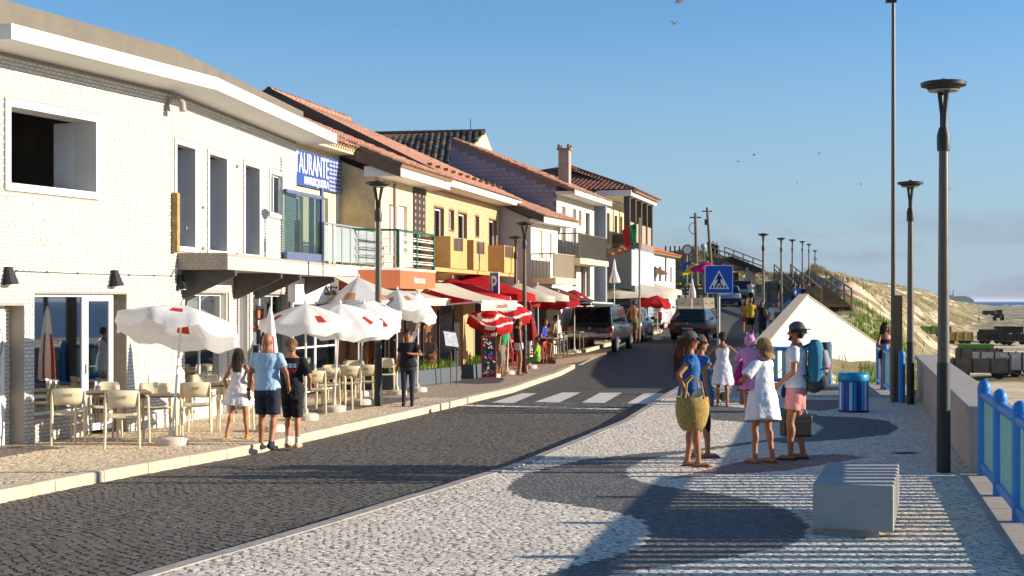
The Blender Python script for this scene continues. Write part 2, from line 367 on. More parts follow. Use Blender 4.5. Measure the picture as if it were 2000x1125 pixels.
def stones(piece, parent, inside, classes, sp, ang, off, hgt, y0, y1, x0, x1, single=300, jit=.14):
    """rows of setts laid in a turned grid; the nearest are objects of their own, the rest one part"""
    ca, sa = math.cos(ang), math.sin(ang); R = math.hypot(x1 - x0, y1 - y0) / 2 + 1; mx, my = (x0 + x1) / 2, (y0 + y1) / 2
    k = int(R / sp); i, j = np.meshgrid(np.arange(-k, k), np.arange(-k, k)); i = i.ravel(); j = j.ravel()
    u0 = (i + .5 * (j % 2)) * sp * 1.04; v0 = j * sp; u = u0 + jit * sp * rng.standard_normal(len(i)) + 1.6 * sp * np.sin(v0 * 1.7 + .6 * np.sin(u0)); v = v0 + jit * .7 * sp * rng.standard_normal(len(i)) + 1.2 * sp * np.sin(u0 * 1.3) + .8 * sp * np.sin(u0 * 2.9 + v0)
    X = mx + u * ca - v * sa; Y = my + u * sa + v * ca
    ok = (Y > y0) & (Y < y1) & (X > x0) & (X < x1); px = np.where(Y > 1, 1000 + X / np.maximum(Y, 1) * F, 0)
    ok &= (px > -330) & (px < 2330); X = X[ok]; Y = Y[ok]; ok = inside(X, Y); X = X[ok]; Y = Y[ok]
    N = len(X); Z = hh(Y) + off; cls = np.zeros(N, int); col = tones(N, classes[0][0])
    for ci, (c, P) in enumerate(classes[1:], 1):
        mk = np.zeros(N, bool)
        for p in P: mk |= inpoly(p, X, Y)
        cls[mk] = ci; col[mk] = tones(int(mk.sum()), c)
    a = ang + (.1 + jit) * rng.standard_normal(N); hx = sp * (.40 + .11 * rng.random(N)); hy = sp * (.39 + .10 * rng.random(N)); hg = np.full(N, hgt) * (.75 + .5 * rng.random(N))
    px = 1000 + X / Y * F; vis = (px > 0) & (px < 2000) & (Y > 11.0)
    order = np.argsort(np.where(vis, Y, 1e6)); one = np.zeros(N, bool); one[order[:single]] = True; one &= vis
    rest = ~one
    me = stone_mesh(piece, X[rest], Y[rest], Z[rest], a[rest], hx[rest], hy[rest], hg[rest], col[rest], m_stone)
    o = bpy.data.objects.new(piece + '_paving', me); COL.objects.link(o); o.parent = parent; o['kind'] = 'stuff'
    vm = {}
    for ci in range(len(classes)):
        for q in range(6):
            vm[ci, q] = stone_mesh(piece, np.zeros(1), np.zeros(1), np.zeros(1), np.zeros(1), np.array([sp * .455]), np.array([sp * .44]), np.array([hgt]), tones(1, classes[ci][0]), m_stone)
    for q in np.nonzero(one)[0]:
        so = bpy.data.objects.new(piece, vm[int(cls[q]), random.randrange(6)]); COL.objects.link(so); so.parent = parent
        so.location = (X[q], Y[q], Z[q]); so.rotation_euler = (0, 0, a[q]); so.scale = (1 + .1 * (random.random() - .5), 1 + .1 * (random.random() - .5), 1)
    return N
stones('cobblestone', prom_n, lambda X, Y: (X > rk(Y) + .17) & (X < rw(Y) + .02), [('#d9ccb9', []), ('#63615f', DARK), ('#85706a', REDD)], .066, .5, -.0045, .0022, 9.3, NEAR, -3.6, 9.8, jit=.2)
stones('granite_sett', road_n, lambda X, Y: (X > lk(Y)) & (X < rk(Y)), [('#5d574f', []), ('#cfc9bf', ZEB)], .1, -.95, -.1365, .0042, 9.3, NEAR, -8, 3.6, jit=.15)
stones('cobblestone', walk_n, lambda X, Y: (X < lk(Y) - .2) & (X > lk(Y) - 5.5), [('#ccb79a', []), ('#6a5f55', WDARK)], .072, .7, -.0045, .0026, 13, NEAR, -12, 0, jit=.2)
m_paint = M('pale_crossing_setts', '#cfc9bf', .85, var=.25, scale=40)
m_basalt = paving_mat('basalt_setts_far', '#4c4c50', '#3a3b3f', '#57524c', 14)
def patch(name, px, off, mat):
    m = MB(); p = [G(x, y, off) for x, y in px]
    if sum(p[i].x * p[(i + 1) % len(p)].y - p[(i + 1) % len(p)].x * p[i].y for i in range(len(p))) < 0: p.reverse()
    m.add(p, [tuple(range(len(p)))]); return m.build(name, mat)
for z in ([(960, 786), (1003, 787), (1048, 768), (1020, 768)], [(1044, 785), (1092, 786), (1134, 766.5), (1098, 766.5)], [(1136, 786), (1180, 787), (1215, 767), (1172, 767)], [(1224, 788), (1266, 789), (1298, 768), (1258, 768)]):
    if min(G(x, y, -.13).y for x, y in z) > 30.5:
        o = patch('crossing_stripe', [(x, y) for x, y in z], -.125, m_paint); o.parent = road
for z in ([(1560, 752), (1640, 755), (1640, 762), (1560, 764)],):
    o = patch('basalt_patch', z, .004, m_basalt); o.parent = prom
o = patch('basalt_patch', [(880, 742), (895, 731), (935, 728), (975, 733), (986, 741), (975, 748), (930, 750), (885, 748)], .004, m_basalt); o.parent = walk
o = patch('bay_line', [(1128, 713), (1230, 664), (1300, 631), (1304, 631), (1235, 665), (1136, 713)], -.125, M('white_line_setts', '#d8cfb8', .85, var=.2, scale=30)); o.parent = road
# ---- kerbs: single stones
m_kerb = M('kerb_limestone', '#c9b79c', .8, var=.2, scale=7, bump=.25, dirt=.5, dirtcol='#8d7c66')
m_kerb2 = M('kerb_granite', '#a49c92', .8, var=.2, scale=9, bump=.25, dirt=.35)
def kerb(name, label, line, w, y0, y1, side, mat, drops=()):
    root = thing(name, None, None); root['kind'] = 'structure'; y = y0
    while y < y1:
        L = .95 + .1 * random.random(); x0 = float(line(y)); dx = float(line(y + .5) - line(y - .5)); n = math.hypot(dx, 1); yn = y + L / n
        a = Vector((float(line(y)), y, 0)); b = Vector((float(line(yn)), yn, 0)); d = (b - a).normalized(); nr = Vector((d.y, -d.x, 0)) * side
        g = .006; a += d * g; b -= d * g; m = MB(); t = .004 + .006 * random.random(); ch = .018
        for p, s in ((a, 0), (b, 1)): p.z = float(hh(p.y))
        pr = [(0, -.3), (w, -.3), (w, t), (ch, t), (0, t - ch)]
        vs = [p + nr * (q[0]) + Vector((0, 0, q[1])) for p in (a, b) for q in pr]
        fs = [(0, 1, 2, 3, 4), (9, 8, 7, 6, 5)] + [(i, 5 + i, 5 + (i + 1) % 5, (i + 1) % 5) for i in range(5)]
        if side > 0: pass
        else: fs = [tuple(reversed(f)) for f in fs]
        m.add(vs, fs); m.build('kerbstone', mat, root); y = yn
    return root
kerb('kerb', '', lk, .2, 9, 49.4, -1, m_kerb)
kerb('kerb', '', rk, .16, 7, 58, 1, m_kerb2)
kerb('kerb', '', lk, .2, 50.4, 100, -1, m_kerb)
# ------------------------------------------------ beach, dunes, sea
cY = [30, 40, 46, 53, 60, 80, 95, 110, 130, 150, 170, 200, 280, 400, 700, 1500]
cX = [9.6, 11.4, 11.9, 12.8, 14.4, 18.6, 22, 25.5, 29.5, 31, 36, 45, 69, 112, 208, 470]
cZ = [-1.2, -.25, -1.6, -1.7, -1.5, 0.8, 2.0, 3.0, 4.3, 5.1, 5.5, 5.7, 6.0, 5.6, 3.4, .6]
fY = [30, 45, 60, 107, 139, 200, 280, 400, 700, 1500]; fX = [12, 16, 20, 34, 45, 64, 93, 136, 232, 510]
def fbm(X, Y, sc, o=4):
    r = np.zeros_like(X); a = 1.0
    for k in range(o):
        p = 1.7 * k; r += a * (np.sin(X * sc + 1.3 * np.sin(Y * sc * .7 + p) + p) * np.cos(Y * sc * .83 + 1.1 * np.sin(X * sc * .6 + 2 * p))); sc *= 2.07; a *= .5
    return r
def dune_h(X, Y):
    xc = np.interp(Y, cY, cX); zc = np.interp(Y, cY, cZ); xf = np.interp(Y, fY, fX); base = -3.0 + .12 * fbm(X, Y, .25)
    t = np.clip((X - xc) / np.maximum(xf - xc, 1), 0, 1); s = t * t * (3 - 2 * t)
    n = .35 * fbm(X, Y, .16) + .13 * fbm(X + 31, Y, .5)
    amp = np.clip((Y - 45) / 60, 0, 1)
    z = (zc + n * amp) * (1 - s) + base * s + amp * np.sin(np.pi * s) * (.7 * fbm(X, Y, .23) + .4 * fbm(X - 7, Y, .62))
    lft = np.where(Y < 141, hh(Y) - .5, np.interp(Y, [141, 160, 200], [2.2, 4.2, 4.0]) + n)
    r = rw(Y) + .1
    u = np.clip((X - r) / np.maximum(xc - r, .5), 0, 1)
    zl = lft * (1 - u) + z * u
    z = np.where(X < xc, zl, z)
    for (hx, hy, hz, sx, sy) in ((21, 160, 2.6, 5, 12), (24, 172, .8, 9, 12), (14, 165, 1.6, 9, 15)):
        z = z + np.where(Y > 141, hz * np.exp(-((X - hx) / sx) ** 2 - ((Y - hy) / sy) ** 2) * np.clip((Y - 141) / 10, 0, 1), 0)
    return z
def grid_obj(name, x0, x1, y0, y1, st, fn, mat, sy=None):
    xs = np.arange(x0, x1 + .01, st); ys = np.arange(y0, y1 + .01, sy or st); X, Y = np.meshgrid(xs, ys); Z = fn(X, Y)
    vs = np.stack([X.ravel(), Y.ravel(), Z.ravel()], 1); nx = len(xs); i, j = np.meshgrid(np.arange(nx - 1), np.arange(len(ys) - 1)); q = (j * nx + i).ravel()
    fs = np.stack([q, q + 1, q + nx + 1, q + nx], 1); me = raw_mesh(name, vs, fs, mat); me.polygons.foreach_set('use_smooth', [True] * len(me.polygons))
    o = bpy.data.objects.new(name, me); COL.objects.link(o); return o
def dune_mat(name, veg):
    m = M(name, '#cdb592', .95, var=.01); n = m.node_tree.nodes; l = m.node_tree.links; b = n['Principled BSDF']
    t = n.new('ShaderNodeTexCoord')
    def nz(s, d=6, r=.6):
        q = n.new('ShaderNodeTexNoise'); q.inputs['Scale'].default_value = s; q.inputs['Detail'].default_value = d; q.inputs['Roughness'].default_value = r; l.new(t.outputs['Object'], q.inputs[0]); return q
    def mr(src, a, b_, c=0, d=1):
        q = n.new('ShaderNodeMapRange'); q.inputs[1].default_value = a; q.inputs[2].default_value = b_; q.inputs[3].default_value = c; q.inputs[4].default_value = d; l.new(src, q.inputs[0]); return q.outputs[0]
    def mixc(f, A, B):
        q = n.new('ShaderNodeMix'); q.data_type = 'RGBA'; l.new(f, q.inputs[0])
        for k, c in ((6, A), (7, B)):
            if isinstance(c, str): q.inputs[k].default_value = (*lin(c), 1)
            else: l.new(c, q.inputs[k])
        return q.outputs[2]
    sand = mixc(mr(nz(.35, 9, .75).outputs[0], .35, .7), '#efdcbb', '#d9c19b')
    sand = mixc(mr(nz(2.5, 6, .8).outputs[0], .58, .7, 0, .35), sand, '#9c8562')
    if veg:
        g = mixc(mr(nz(.22, 8, .7).outputs[0], .4, .62), '#8a7d55', '#a3916a'); g = mixc(mr(nz(.09, 5, .6).outputs[0], .52, .6), g, '#787a4a')
        g = mixc(mr(nz(1.6, 6, .8).outputs[0], .5, .68, 0, .8), g, '#4a4a2c')
        sand = mixc(mr(nz(.13, 9, .72).outputs[0], .405, .475), sand, g)
    l.new(sand, b.inputs['Base Color'])
    bp = n.new('ShaderNodeBump'); bp.inputs['Strength'].default_value = .9; bp.inputs['Distance'].default_value = .35
    l.new(nz(.9, 9, .75).outputs[0], bp.inputs['Height']); l.new(bp.outputs[0], b.inputs['Normal']); return m
m_dune = dune_mat('dune_sand_and_scrub', True); m_beach = dune_mat('trodden_beach_sand', False)
tag(grid_obj('dunes', 8, 150, 39.2, 430, 1.1, dune_h, m_dune), kind='structure')
tag(grid_obj('far_dunes', 104, 560, 431, 1500, 5.0, dune_h, m_dune, sy=9.0), kind='structure')
def beach_h(X, Y): return -3.02 + .10 * fbm(X, Y, .35) + .05 * fbm(X, Y, 1.1, 2)
tag(grid_obj('beach_near', 11.2, 150, 20, 260, .9, lambda X, Y: np.where(X < np.interp(Y, [20, 39, 45, 60], [12, 12, 15, 18]), -3.6, beach_h(X, Y)), m_beach), kind='structure')
sh = [(65, 0), (183, 400), (364, 1012), (510, 1574), (1096, 3500), (3000, 9800)]
mb = MB(); mb.add([(6, -60, -3.25), (48, -60, -3.25)] + [(x + 20, y, -3.25) for x, y in sh] + [(-1500, 9800, -3.25), (-1500, 240, -3.25), (6, 240, -3.25)], [tuple(range(5 + len(sh)))])
tag(mb.build('beach', m_beach), kind='structure')
m_sea = M('sea_water', '#2c648c', .6, var=.15, scale=.02, bump=.8, bscale=.25, spec=.12)
mb = MB(); mb.add([(x, y, -3.12) for x, y in sh] + [(16000, 28000, -3.12), (16000, 0, -3.12)], [tuple(range(len(sh) + 1, -1, -1))])
tag(mb.build('sea', m_sea), kind='structure')
m_foam = M('breaker_foam', '#e9edf0', .9, var=.1, scale=.3)
fo = MB()
for i in range(16):
    k = random.random(); y = 950 + k * 900; x = np.interp(y, [q[1] for q in sh], [q[0] for q in sh]) + 4 + 60 * random.random() ** 2; L = 30 + 60 * random.random()
    fo.box((x + L / 2, y + random.random() * 6, -2.9), (L * .35, 5 + 8 * random.random(), .5), rz=1.28, taper=.6)
tag(fo.build('breaking_wave', m_foam), 'white surf breaking along the shoreline of the sea', 'surf', kind='stuff')
# land behind the houses
mb = MB(); mb.add([(-400, -60, -.4), (-9.5, -60, -.4), (-9.5, 60, -.4), (4, 72, .3), (13, 142, 2.1), (14, 240, 2.2), (-400, 240, 2)], [(0, 1, 2, 3, 4, 5, 6)])
tag(mb.build('terrain', m_dune), kind='structure')
# far headland with lighthouse
m_head = M('far_headland', '#7f8a78', .95, var=.3, scale=.004)
pts = [(1830, 586), (1848, 583), (1862, 579), (1885, 578), (1893, 580.5), (1902, 586)]; m = MB(); Yh = 5200
top = [W(x, y, Yh) for x, y in pts]; vs = []
for p in top: vs += [(p.x, p.y, -4), (p.x, p.y, p.z), (p.x, p.y + 500, p.z * .9), (p.x, p.y + 700, -4)]
fs = []
for i in range(len(top) - 1):
    for k in range(3): fs.append((4 * i + k, 4 * i + 4 + k, 4 * i + 5 + k, 4 * i + 1 + k))
m.add(vs, fs); tag(m.build('headland', m_head), kind='structure')
lh = W(1872, 578, Yh); t = thing('lighthouse', 'tall thin lighthouse on the hazy headland beyond the beach', 'lighthouse', (lh.x, lh.y + 60, lh.z - 4))
m_lh = M('lighthouse_masonry', '#a39a94', .9)
m = MB(); m.lathe([(4, 0), (3, 15), (2.6, 20), (3.4, 20.5), (3.4, 21.5)], 12); m.build('tower', m_lh, t, smooth=35)
m = MB(); m.lathe([(1.8, 21.5), (1.8, 24), (2.2, 24.2), (.2, 26)], 10); m.build('lantern', M('lantern_iron', '#5a2f2a'), t, smooth=35)
m = MB(); m.bb(-18, -5, -4, 6, 0, 8); m.build('keeper_house', m_lh, t)
# dune grass
def tufts(name, label, n, x0, x1, y0, y1, h0, h1, cols, cond):
    X = x0 + (x1 - x0) * rng.random(n); Y = y0 + (y1 - y0) * rng.random(n); ok = cond(X, Y); X = X[ok]; Y = Y[ok]; Z = dune_h(X, Y); N = len(X); B = 5
    vs = np.zeros((N, B, 3, 3)); hgt = h0 + (h1 - h0) * rng.random((N, B)); a = rng.random((N, B)) * 6.283; r = .18 * rng.random((N, B)) * hgt / h1
    bx = X[:, None] + r * np.cos(a * 3) * 2; by = Y[:, None] + r * np.sin(a * 3) * 2; w = .09 * hgt
    vs[:, :, 0] = np.stack([bx - w * np.sin(a), by + w * np.cos(a), np.repeat(Z[:, None], B, 1) - .05], 2); vs[:, :, 1] = np.stack([bx + w * np.sin(a), by - w * np.cos(a), np.repeat(Z[:, None], B, 1) - .05], 2)
    vs[:, :, 2] = np.stack([bx + .5 * hgt * np.cos(a), by + .5 * hgt * np.sin(a), Z[:, None] + hgt], 2)
    c = np.array([lin(q) for q in cols])[rng.integers(0, len(cols), N)]; c = np.repeat(c, B * 3, 0) * (.7 + .6 * rng.random((N * B * 3, 1)))
    me = raw_mesh(name, vs.reshape(-1, 3), np.arange(N * B * 3).reshape(-1, 3), M('grass_blades', '#777744', .9, attr=True, var=.15, transl=.25), c)
    o = bpy.data.objects.new(name, me); COL.objects.link(o); tag(o, label, 'grass', kind='stuff'); return o
def vegmask(X, Y): return (fbm(X, Y, .11) + .5 * fbm(X + 9, Y - 4, .4)) > -.1
tufts('dune_grass', 'olive and straw coloured marram grass scattered over the dunes', 24000, 10, 110, 42, 330, .15, .5, ['#877c4e', '#9c8b5e', '#6e6942', '#a8966c'], lambda X, Y: vegmask(X, Y) & (X > np.where(Y < 141, rw(Y) + .6, 0)) & (X < np.interp(Y, fY, fX) - 3))
tufts('dune_succulents', 'fresh green creeping plants on the dune slope beside the white wall', 5000, 13, 30, 52, 95, .15, .4, ['#6d8a2f', '#7f9a3c', '#587a2c'], lambda X, Y: (np.abs(X - np.interp(Y, cY, cX) - 2.0 - .8 * np.sin(Y * .3)) < 1.5 + .6 * np.sin(Y * .9)))
tufts('hill_grass', 'dry grass over the hill behind the timber shelter', 9000, -5, 36, 148, 200, .2, .55, ['#7c7048', '#94835a', '#666240'], lambda X, Y: X > -20)
# ------------------------------------------------ buildings
class Fac:
    """a facade line: origin, heading from +Y towards +X; local frame (u along, inwards, z)"""
    def __init__(s, x, y, slope): s.x, s.y = x, y; a = math.atan(slope); s.u = (math.sin(a), math.cos(a)); s.n = (math.cos(a), -math.sin(a)); s.rz = math.pi / 2 - a
    def px(s, px, py, d=0.0):
        t = (px - 1000) / F; ox, oy = s.x + s.n[0] * d, s.y + s.n[1] * d
        u = (t * oy - ox) / (s.u[0] - t * s.u[1]); Y = oy + s.u[1] * u; return u, CH - (py - HZ) / F * Y
    def op(s, x0, y0, x1, y1, d=0.0):
        a, b = s.px(x0, y0, d), s.px(x1, y1, d); return (a[0], b[0], b[1], a[1])   # u0,u1,z0,z1
    def uz(s, x0, x1, z0, z1): return (s.px(x0, 588)[0], s.px(x1, 588)[0], z0, z1)
    def P(s, u, i, z): return Vector((s.x + s.u[0] * u - s.n[0] * i, s.y + s.u[1] * u - s.n[1] * i, z))
def wall_cells(mb, u0, u1, z0, z1, ops, y0, y1, mi=0):
    us = sorted({u0, u1, *[min(max(o[k], u0), u1) for o in ops for k in (0, 1)]}); zs = sorted({z0, z1, *[min(max(o[k], z0), z1) for o in ops for k in (2, 3)]})
    for a, b in zip(us, us[1:]):
        run = None
        for c, d in zip(zs, zs[1:]):
            um, zm = (a + b) / 2, (c + d) / 2; hole = any(o[0] < um < o[1] and o[2] < zm < o[3] for o in ops) or b - a < 1e-4 or d - c < 1e-4
            if not hole: run = (run[0], d) if run else (c, d)
            if (hole or d == zs[-1]) and run: mb.bb(a, b, y0, y1, run[0], run[1], mi); run = None
    return mb
def trim(mb, o, w, y0, y1, sill=True, mi=0):
    u0, u1, z0, z1 = o
    mb.bb(u0 - w, u0, y0, y1, z0 - (w if sill else 0), z1 + w, mi); mb.bb(u1, u1 + w, y0, y1, z0 - (w if sill else 0), z1 + w, mi); mb.bb(u0, u1, y0, y1, z1, z1 + w, mi)
    if sill: mb.bb(u0, u1, y0, y1, z0 - w, z0, mi)
g_dark = glass_mat('window_glass', '#51606a', .10); g_clear = glass_mat('clear_glass', '#c5d3d2', .02); g_mir = glass_mat('shop_glass', '#46525a', .30); g_smoke = glass_mat('smoked_glass', '#d3c2b8', .05)
m_white = M('white_paint', '#dcd9d3', .6, var=.05, scale=3, dirt=.18, dirtcol='#b9b0a2'); m_frame = M('white_window_frame', '#eceae6', .45, var=.03)
m_black = M('black_metal', '#1c1d1f', .5, var=.1); m_dgrey = M('dark_grey_metal', '#3b3e41', .5, var=.08); m_brown = M('brown_frame', '#5b4636', .6)
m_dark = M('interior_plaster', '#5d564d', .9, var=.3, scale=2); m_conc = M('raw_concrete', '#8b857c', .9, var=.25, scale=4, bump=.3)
def window(root, rz, o, y, glass, fm=None, panes=1, fw=.05, rows=1, name='window'):
    u0, u1, z0, z1 = o; m = MB(); trim(m, (u0 + fw, u1 - fw, z0 + fw, z1 - fw), fw, y, y + .06); w = (u1 - u0 - 2 * fw) / panes; h = (z1 - z0 - 2 * fw) / rows
    for i in range(1, panes): m.bb(u0 + fw + w * i - .025, u0 + fw + w * i + .025, y + .004, y + .055, z0 + fw, z1 - fw)
    for i in range(1, rows): m.bb(u0 + fw, u1 - fw, y + .008, y + .052, z0 + fw + h * i - .02, z0 + fw + h * i + .02)
    f = m.build(name, fm or m_frame, root, rz=rz)
    for i in range(panes):
        for j in range(rows):
            p = MB(); p.bb(u0 + fw + w * i, u0 + fw + w * (i + 1), y + .022, y + .03, z0 + fw + h * j, z0 + fw + h * (j + 1)); p.build('pane', glass, f)
    return f
def piece_mesh(name, cu, cz, hu, hz, proud, col, mat):
    N = len(cu); sg = [(-1, -1), (1, -1), (1, 1), (-1, 1)]; vs = np.zeros((N, 8, 3))
    for k in range(4):
        for l in (0, 1):
            e = .004 * l; vs[:, k + 4 * l, 0] = cu + sg[k][0] * (hu - e); vs[:, k + 4 * l, 2] = cz + sg[k][1] * (hz - e); vs[:, k + 4 * l, 1] = -proud * l * (1 + .25 * rng.standard_normal(N)) + .002
    f = np.array([[4, 5, 6, 7], [0, 1, 5, 4], [1, 2, 6, 5], [2, 3, 7, 6], [3, 0, 4, 7]])
    return raw_mesh(name, vs.reshape(-1, 3), (f[None] + 8 * np.arange(N)[:, None, None]).reshape(-1, 4), mat, np.repeat(col, 8, 0))
m_gbrick = M('glazed_brick', '#ffffff', .38, attr=True, var=.06, scale=9, spec=.5, dirt=.12, dirtcol='#a89878')
def brickwork(parent, rz, u0, u1, z0, z1, ops, bw, bh, proud, cols, single, key, y=0.0):
    rows = int((z1 - z0) / bh); cu = []; cz = []; hu = []
    for r in range(rows):
        off = bw / 2 * (r % 2); z = z0 + (r + .5) * bh
        cuts = [(u0, u1)]
        for o in ops:
            if o[2] - bh * .5 < z < o[3] + bh * .5:
                nc = []
                for a, b in cuts:
                    if o[1] <= a or o[0] >= b: nc.append((a, b)); continue
                    if o[0] > a: nc.append((a, o[0]))
                    if o[1] < b: nc.append((o[1], b))
                cuts = nc
        for a, b in cuts:
            k = math.floor((a - off) / bw)
            while k * bw + off < b:
                l, q = max(a, k * bw + off), min(b, (k + 1) * bw + off); k += 1
                if q - l > .03: cu.append((l + q) / 2); cz.append(z); hu.append((q - l) / 2 - .005)
    cu = np.array(cu); cz = np.array(cz); hu = np.array(hu); N = len(cu); col = tones(N, cols, .05, .012); hz = np.full(N, bh / 2 - .005)
    order = np.argsort(key(cu, cz)) if single else []
    one = np.zeros(N, bool); full = hu > bw / 2 - .006
    if single: one[[q for q in order if full[q]][:single]] = True
    me = piece_mesh('brick', cu[~one], cz[~one], hu[~one], hz[~one], proud, col[~one], m_gbrick)
    o = bpy.data.objects.new('brickwork', me); COL.objects.link(o); o.parent = parent; o['kind'] = 'stuff'; o.location = (0, y, 0)
    vm = [piece_mesh('brick', np.zeros(1), np.zeros(1), np.array([bw / 2 - .005]), np.array([bh / 2 - .005]), proud, tones(1, cols, .05, .012), m_gbrick) for _ in range(8)]
    for q in np.nonzero(one)[0]:
        b = bpy.data.objects.new('brick', vm[random.randrange(8)]); COL.objects.link(b); b.parent = parent; b.location = (cu[q], y, cz[q])
# ---------------- white brick corner building
FA = Fac(-5.92, 24.75, .3888); FB = Fac(-5.92, 24.75, .1231)
T1 = thing('brick_building', 'white glazed brick building with grey parapet and empty upstairs window openings', 'building', (-5.92, 24.75, 0))
ZT = 5.74
oA = [FA.op(18, 207, 185, 376), (*FA.px(67, 574)[:1], FA.px(229, 574)[0], -.3, FA.px(150, 574)[1]), (FA.px(-60, 597)[0], FA.px(30, 597)[0], -.3, FA.px(20, 597)[1])]
oA[1] = (oA[1][0], FA.px(247, 588)[0], oA[1][2], oA[1][3]); oA[2] = (oA[2][0], FA.px(47, 588)[0], oA[2][2], oA[2][3])
LB = 7.95
oB = [FB.op(343, 280, 379, 484), FB.op(407, 300, 441, 492), FB.op(477, 321, 505, 499), FB.op(527, 338, 550, 421)]
gB = [(*[FB.px(x, 588)[0] for x in (361, 447)], -.3, 2.25), (*[FB.px(x, 588)[0] for x in (462, 488)], -.3, 2.25), (*[FB.px(x, 588)[0] for x in (494, 568)], -.3, 2.25)]
m_mort = M('beige_mortar', '#a0978a', .9, var=.1)
UL = -7.5
m = MB(); wall_cells(m, UL, 0, -.4, ZT, oA, 0, .38); wA = m.build('wall', m_mort, T1, rz=FA.rz)
m = MB(); wall_cells(m, 0, LB, -.4, ZT, oB + gB, 0, .16); wB = m.build('wall', m_mort, T1, rz=FB.rz)
tA = [(o[0] - (.1 if i == 0 else 0), o[1] + (.1 if i == 0 else 0), o[2] - .1, o[3] + (.1 if i == 0 else 0)) for i, o in enumerate(oA)]
tB = [(o[0] - .09, o[1] + .09, o[2] - .07, o[3] + .09) for o in oB] + gB
brickwork(wA, 0, UL, -.012, -.1, ZT, tA, .124, .0585, .009, '#dad6cd', 300, lambda u, z: np.abs(FA.y + FA.u[1] * u - 0) * 1.0 + np.where(1000 + (FA.x + FA.u[0] * u) / (FA.y + FA.u[1] * u) * F < 4, 1e3, 0))
brickwork(wB, 0, .012, LB, -.1, ZT, tB + [(.25, LB, 2.63, 2.97)], .124, .0585, .009, '#dad6cd', 0, None)
# white surrounds and reveals
shr = lambda o, e=.004: (o[0] + e, o[1] - e, o[2] + e, o[3] - e)
m = MB(); trim(m, shr(oA[0]), .114, -.035, .384); m.build('window_surround', m_white, T1, rz=FA.rz)
for o in oB: m = MB(); trim(m, shr(o), .089, -.03, .166); m.build('window_surround', m_white, T1, rz=FB.rz)
# window jambs of the empty openings: plaster linings
o = oA[0]
for a, b, c in ((o[1] - .006, o[1] + .05, .8), (o[0] - .05, o[0] + .006, .9)): m = MB(); m.bb(a, b, .386, c, o[2] - .1, o[3]); m.build('window_lining', M('grey_lining', '#e2e4e8', .8, var=.06), T1, rz=FA.rz)
for o in oB[:3]: m = MB(); m.bb(o[1] - .006, o[1] + .06, .168, .85, o[2] - .05, o[3]); m.build('window_lining', M('grey_lining', '#e2e4e8', .8, var=.06), T1, rz=FB.rz)
# interior: slabs, back walls
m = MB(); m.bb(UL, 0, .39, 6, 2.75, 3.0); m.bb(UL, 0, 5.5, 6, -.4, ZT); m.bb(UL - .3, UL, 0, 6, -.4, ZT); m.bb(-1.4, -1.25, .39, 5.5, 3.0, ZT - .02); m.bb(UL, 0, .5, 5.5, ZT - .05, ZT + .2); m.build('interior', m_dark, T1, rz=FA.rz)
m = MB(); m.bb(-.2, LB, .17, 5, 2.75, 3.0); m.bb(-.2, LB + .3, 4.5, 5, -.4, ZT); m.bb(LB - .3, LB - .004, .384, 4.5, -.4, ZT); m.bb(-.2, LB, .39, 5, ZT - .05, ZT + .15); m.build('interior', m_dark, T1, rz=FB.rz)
# floor sill strip of tall windows
# fascia + soffit + parapet as bent bands
def offs(d, z):                                   # facade line offset outwards: start, kink, end (relative to T1)
    a = FA.P(UL - .2, -d, z) - Vector((-5.92, 24.75, 0)); b = FB.P(LB + .42, -d, z) - Vector((-5.92, 24.75, 0))
    # kink by intersection
    p, du = FA.P(0, -d, z), Vector((FA.u[0], FA.u[1], 0)); q, dv = FB.P(0, -d, z), Vector((FB.u[0], FB.u[1], 0))
    den = du.x * dv.y - du.y * dv.x; t = ((q.x - p.x) * dv.y - (q.y - p.y) * dv.x) / den; k = p + du * t - Vector((-5.92, 24.75, 0)); return a, k, b
def band(mb, d0, d1, z0, z1, cut=None):
    A = [offs(d0, z0), offs(d1, z0), offs(d0, z1), offs(d1, z1)]
    A = [list(x) for x in A]
    if cut is not None:
        for x, (d, z) in zip(A, ((d0, z0), (d1, z0), (d0, z1), (d1, z1))): x[0] = FA.P(cut, -d, z) - Vector((-5.92, 24.75, 0))
    for i in (0, 1):
        vs = [A[0][i], A[1][i], A[1][i + 1], A[0][i + 1], A[2][i], A[3][i], A[3][i + 1], A[2][i + 1]]
        mb.add(vs, [(3, 2, 1, 0), (4, 5, 6, 7), (0, 1, 5, 4), (1, 2, 6, 5), (2, 3, 7, 6), (3, 0, 4, 7)])
cut = FA.px(22, 60, .85)[0]
m = MB(); band(m, -.4, .85, ZT + .003, ZT + .22, cut); m.build('roof_slab', m_white, T1)
m = MB(); a0 = FA.P(UL - .2, -.45, 0); b0 = [FA.P(u, -d, z) - Vector((-5.92, 24.75, 0)) for z in (ZT + .003, ZT + .2) for u, d in ((UL, -.4), (UL, .5), (cut - .003, .5), (cut - .003, -.4))]
m.add(b0, [(3, 2, 1, 0), (4, 5, 6, 7), (0, 1, 5, 4), (1, 2, 6, 5), (2, 3, 7, 6), (3, 0, 4, 7)]); m.build('roof_slab', M('grey_render', '#9c978e', .85, var=.15), T1)
m_par = M('taupe_membrane', '#6f675b', .8, var=.15, scale=3, dirt=.3)
m = MB(); band(m, -.25, .05, ZT + .225, 6.5); m.build('parapet', m_par, T1)
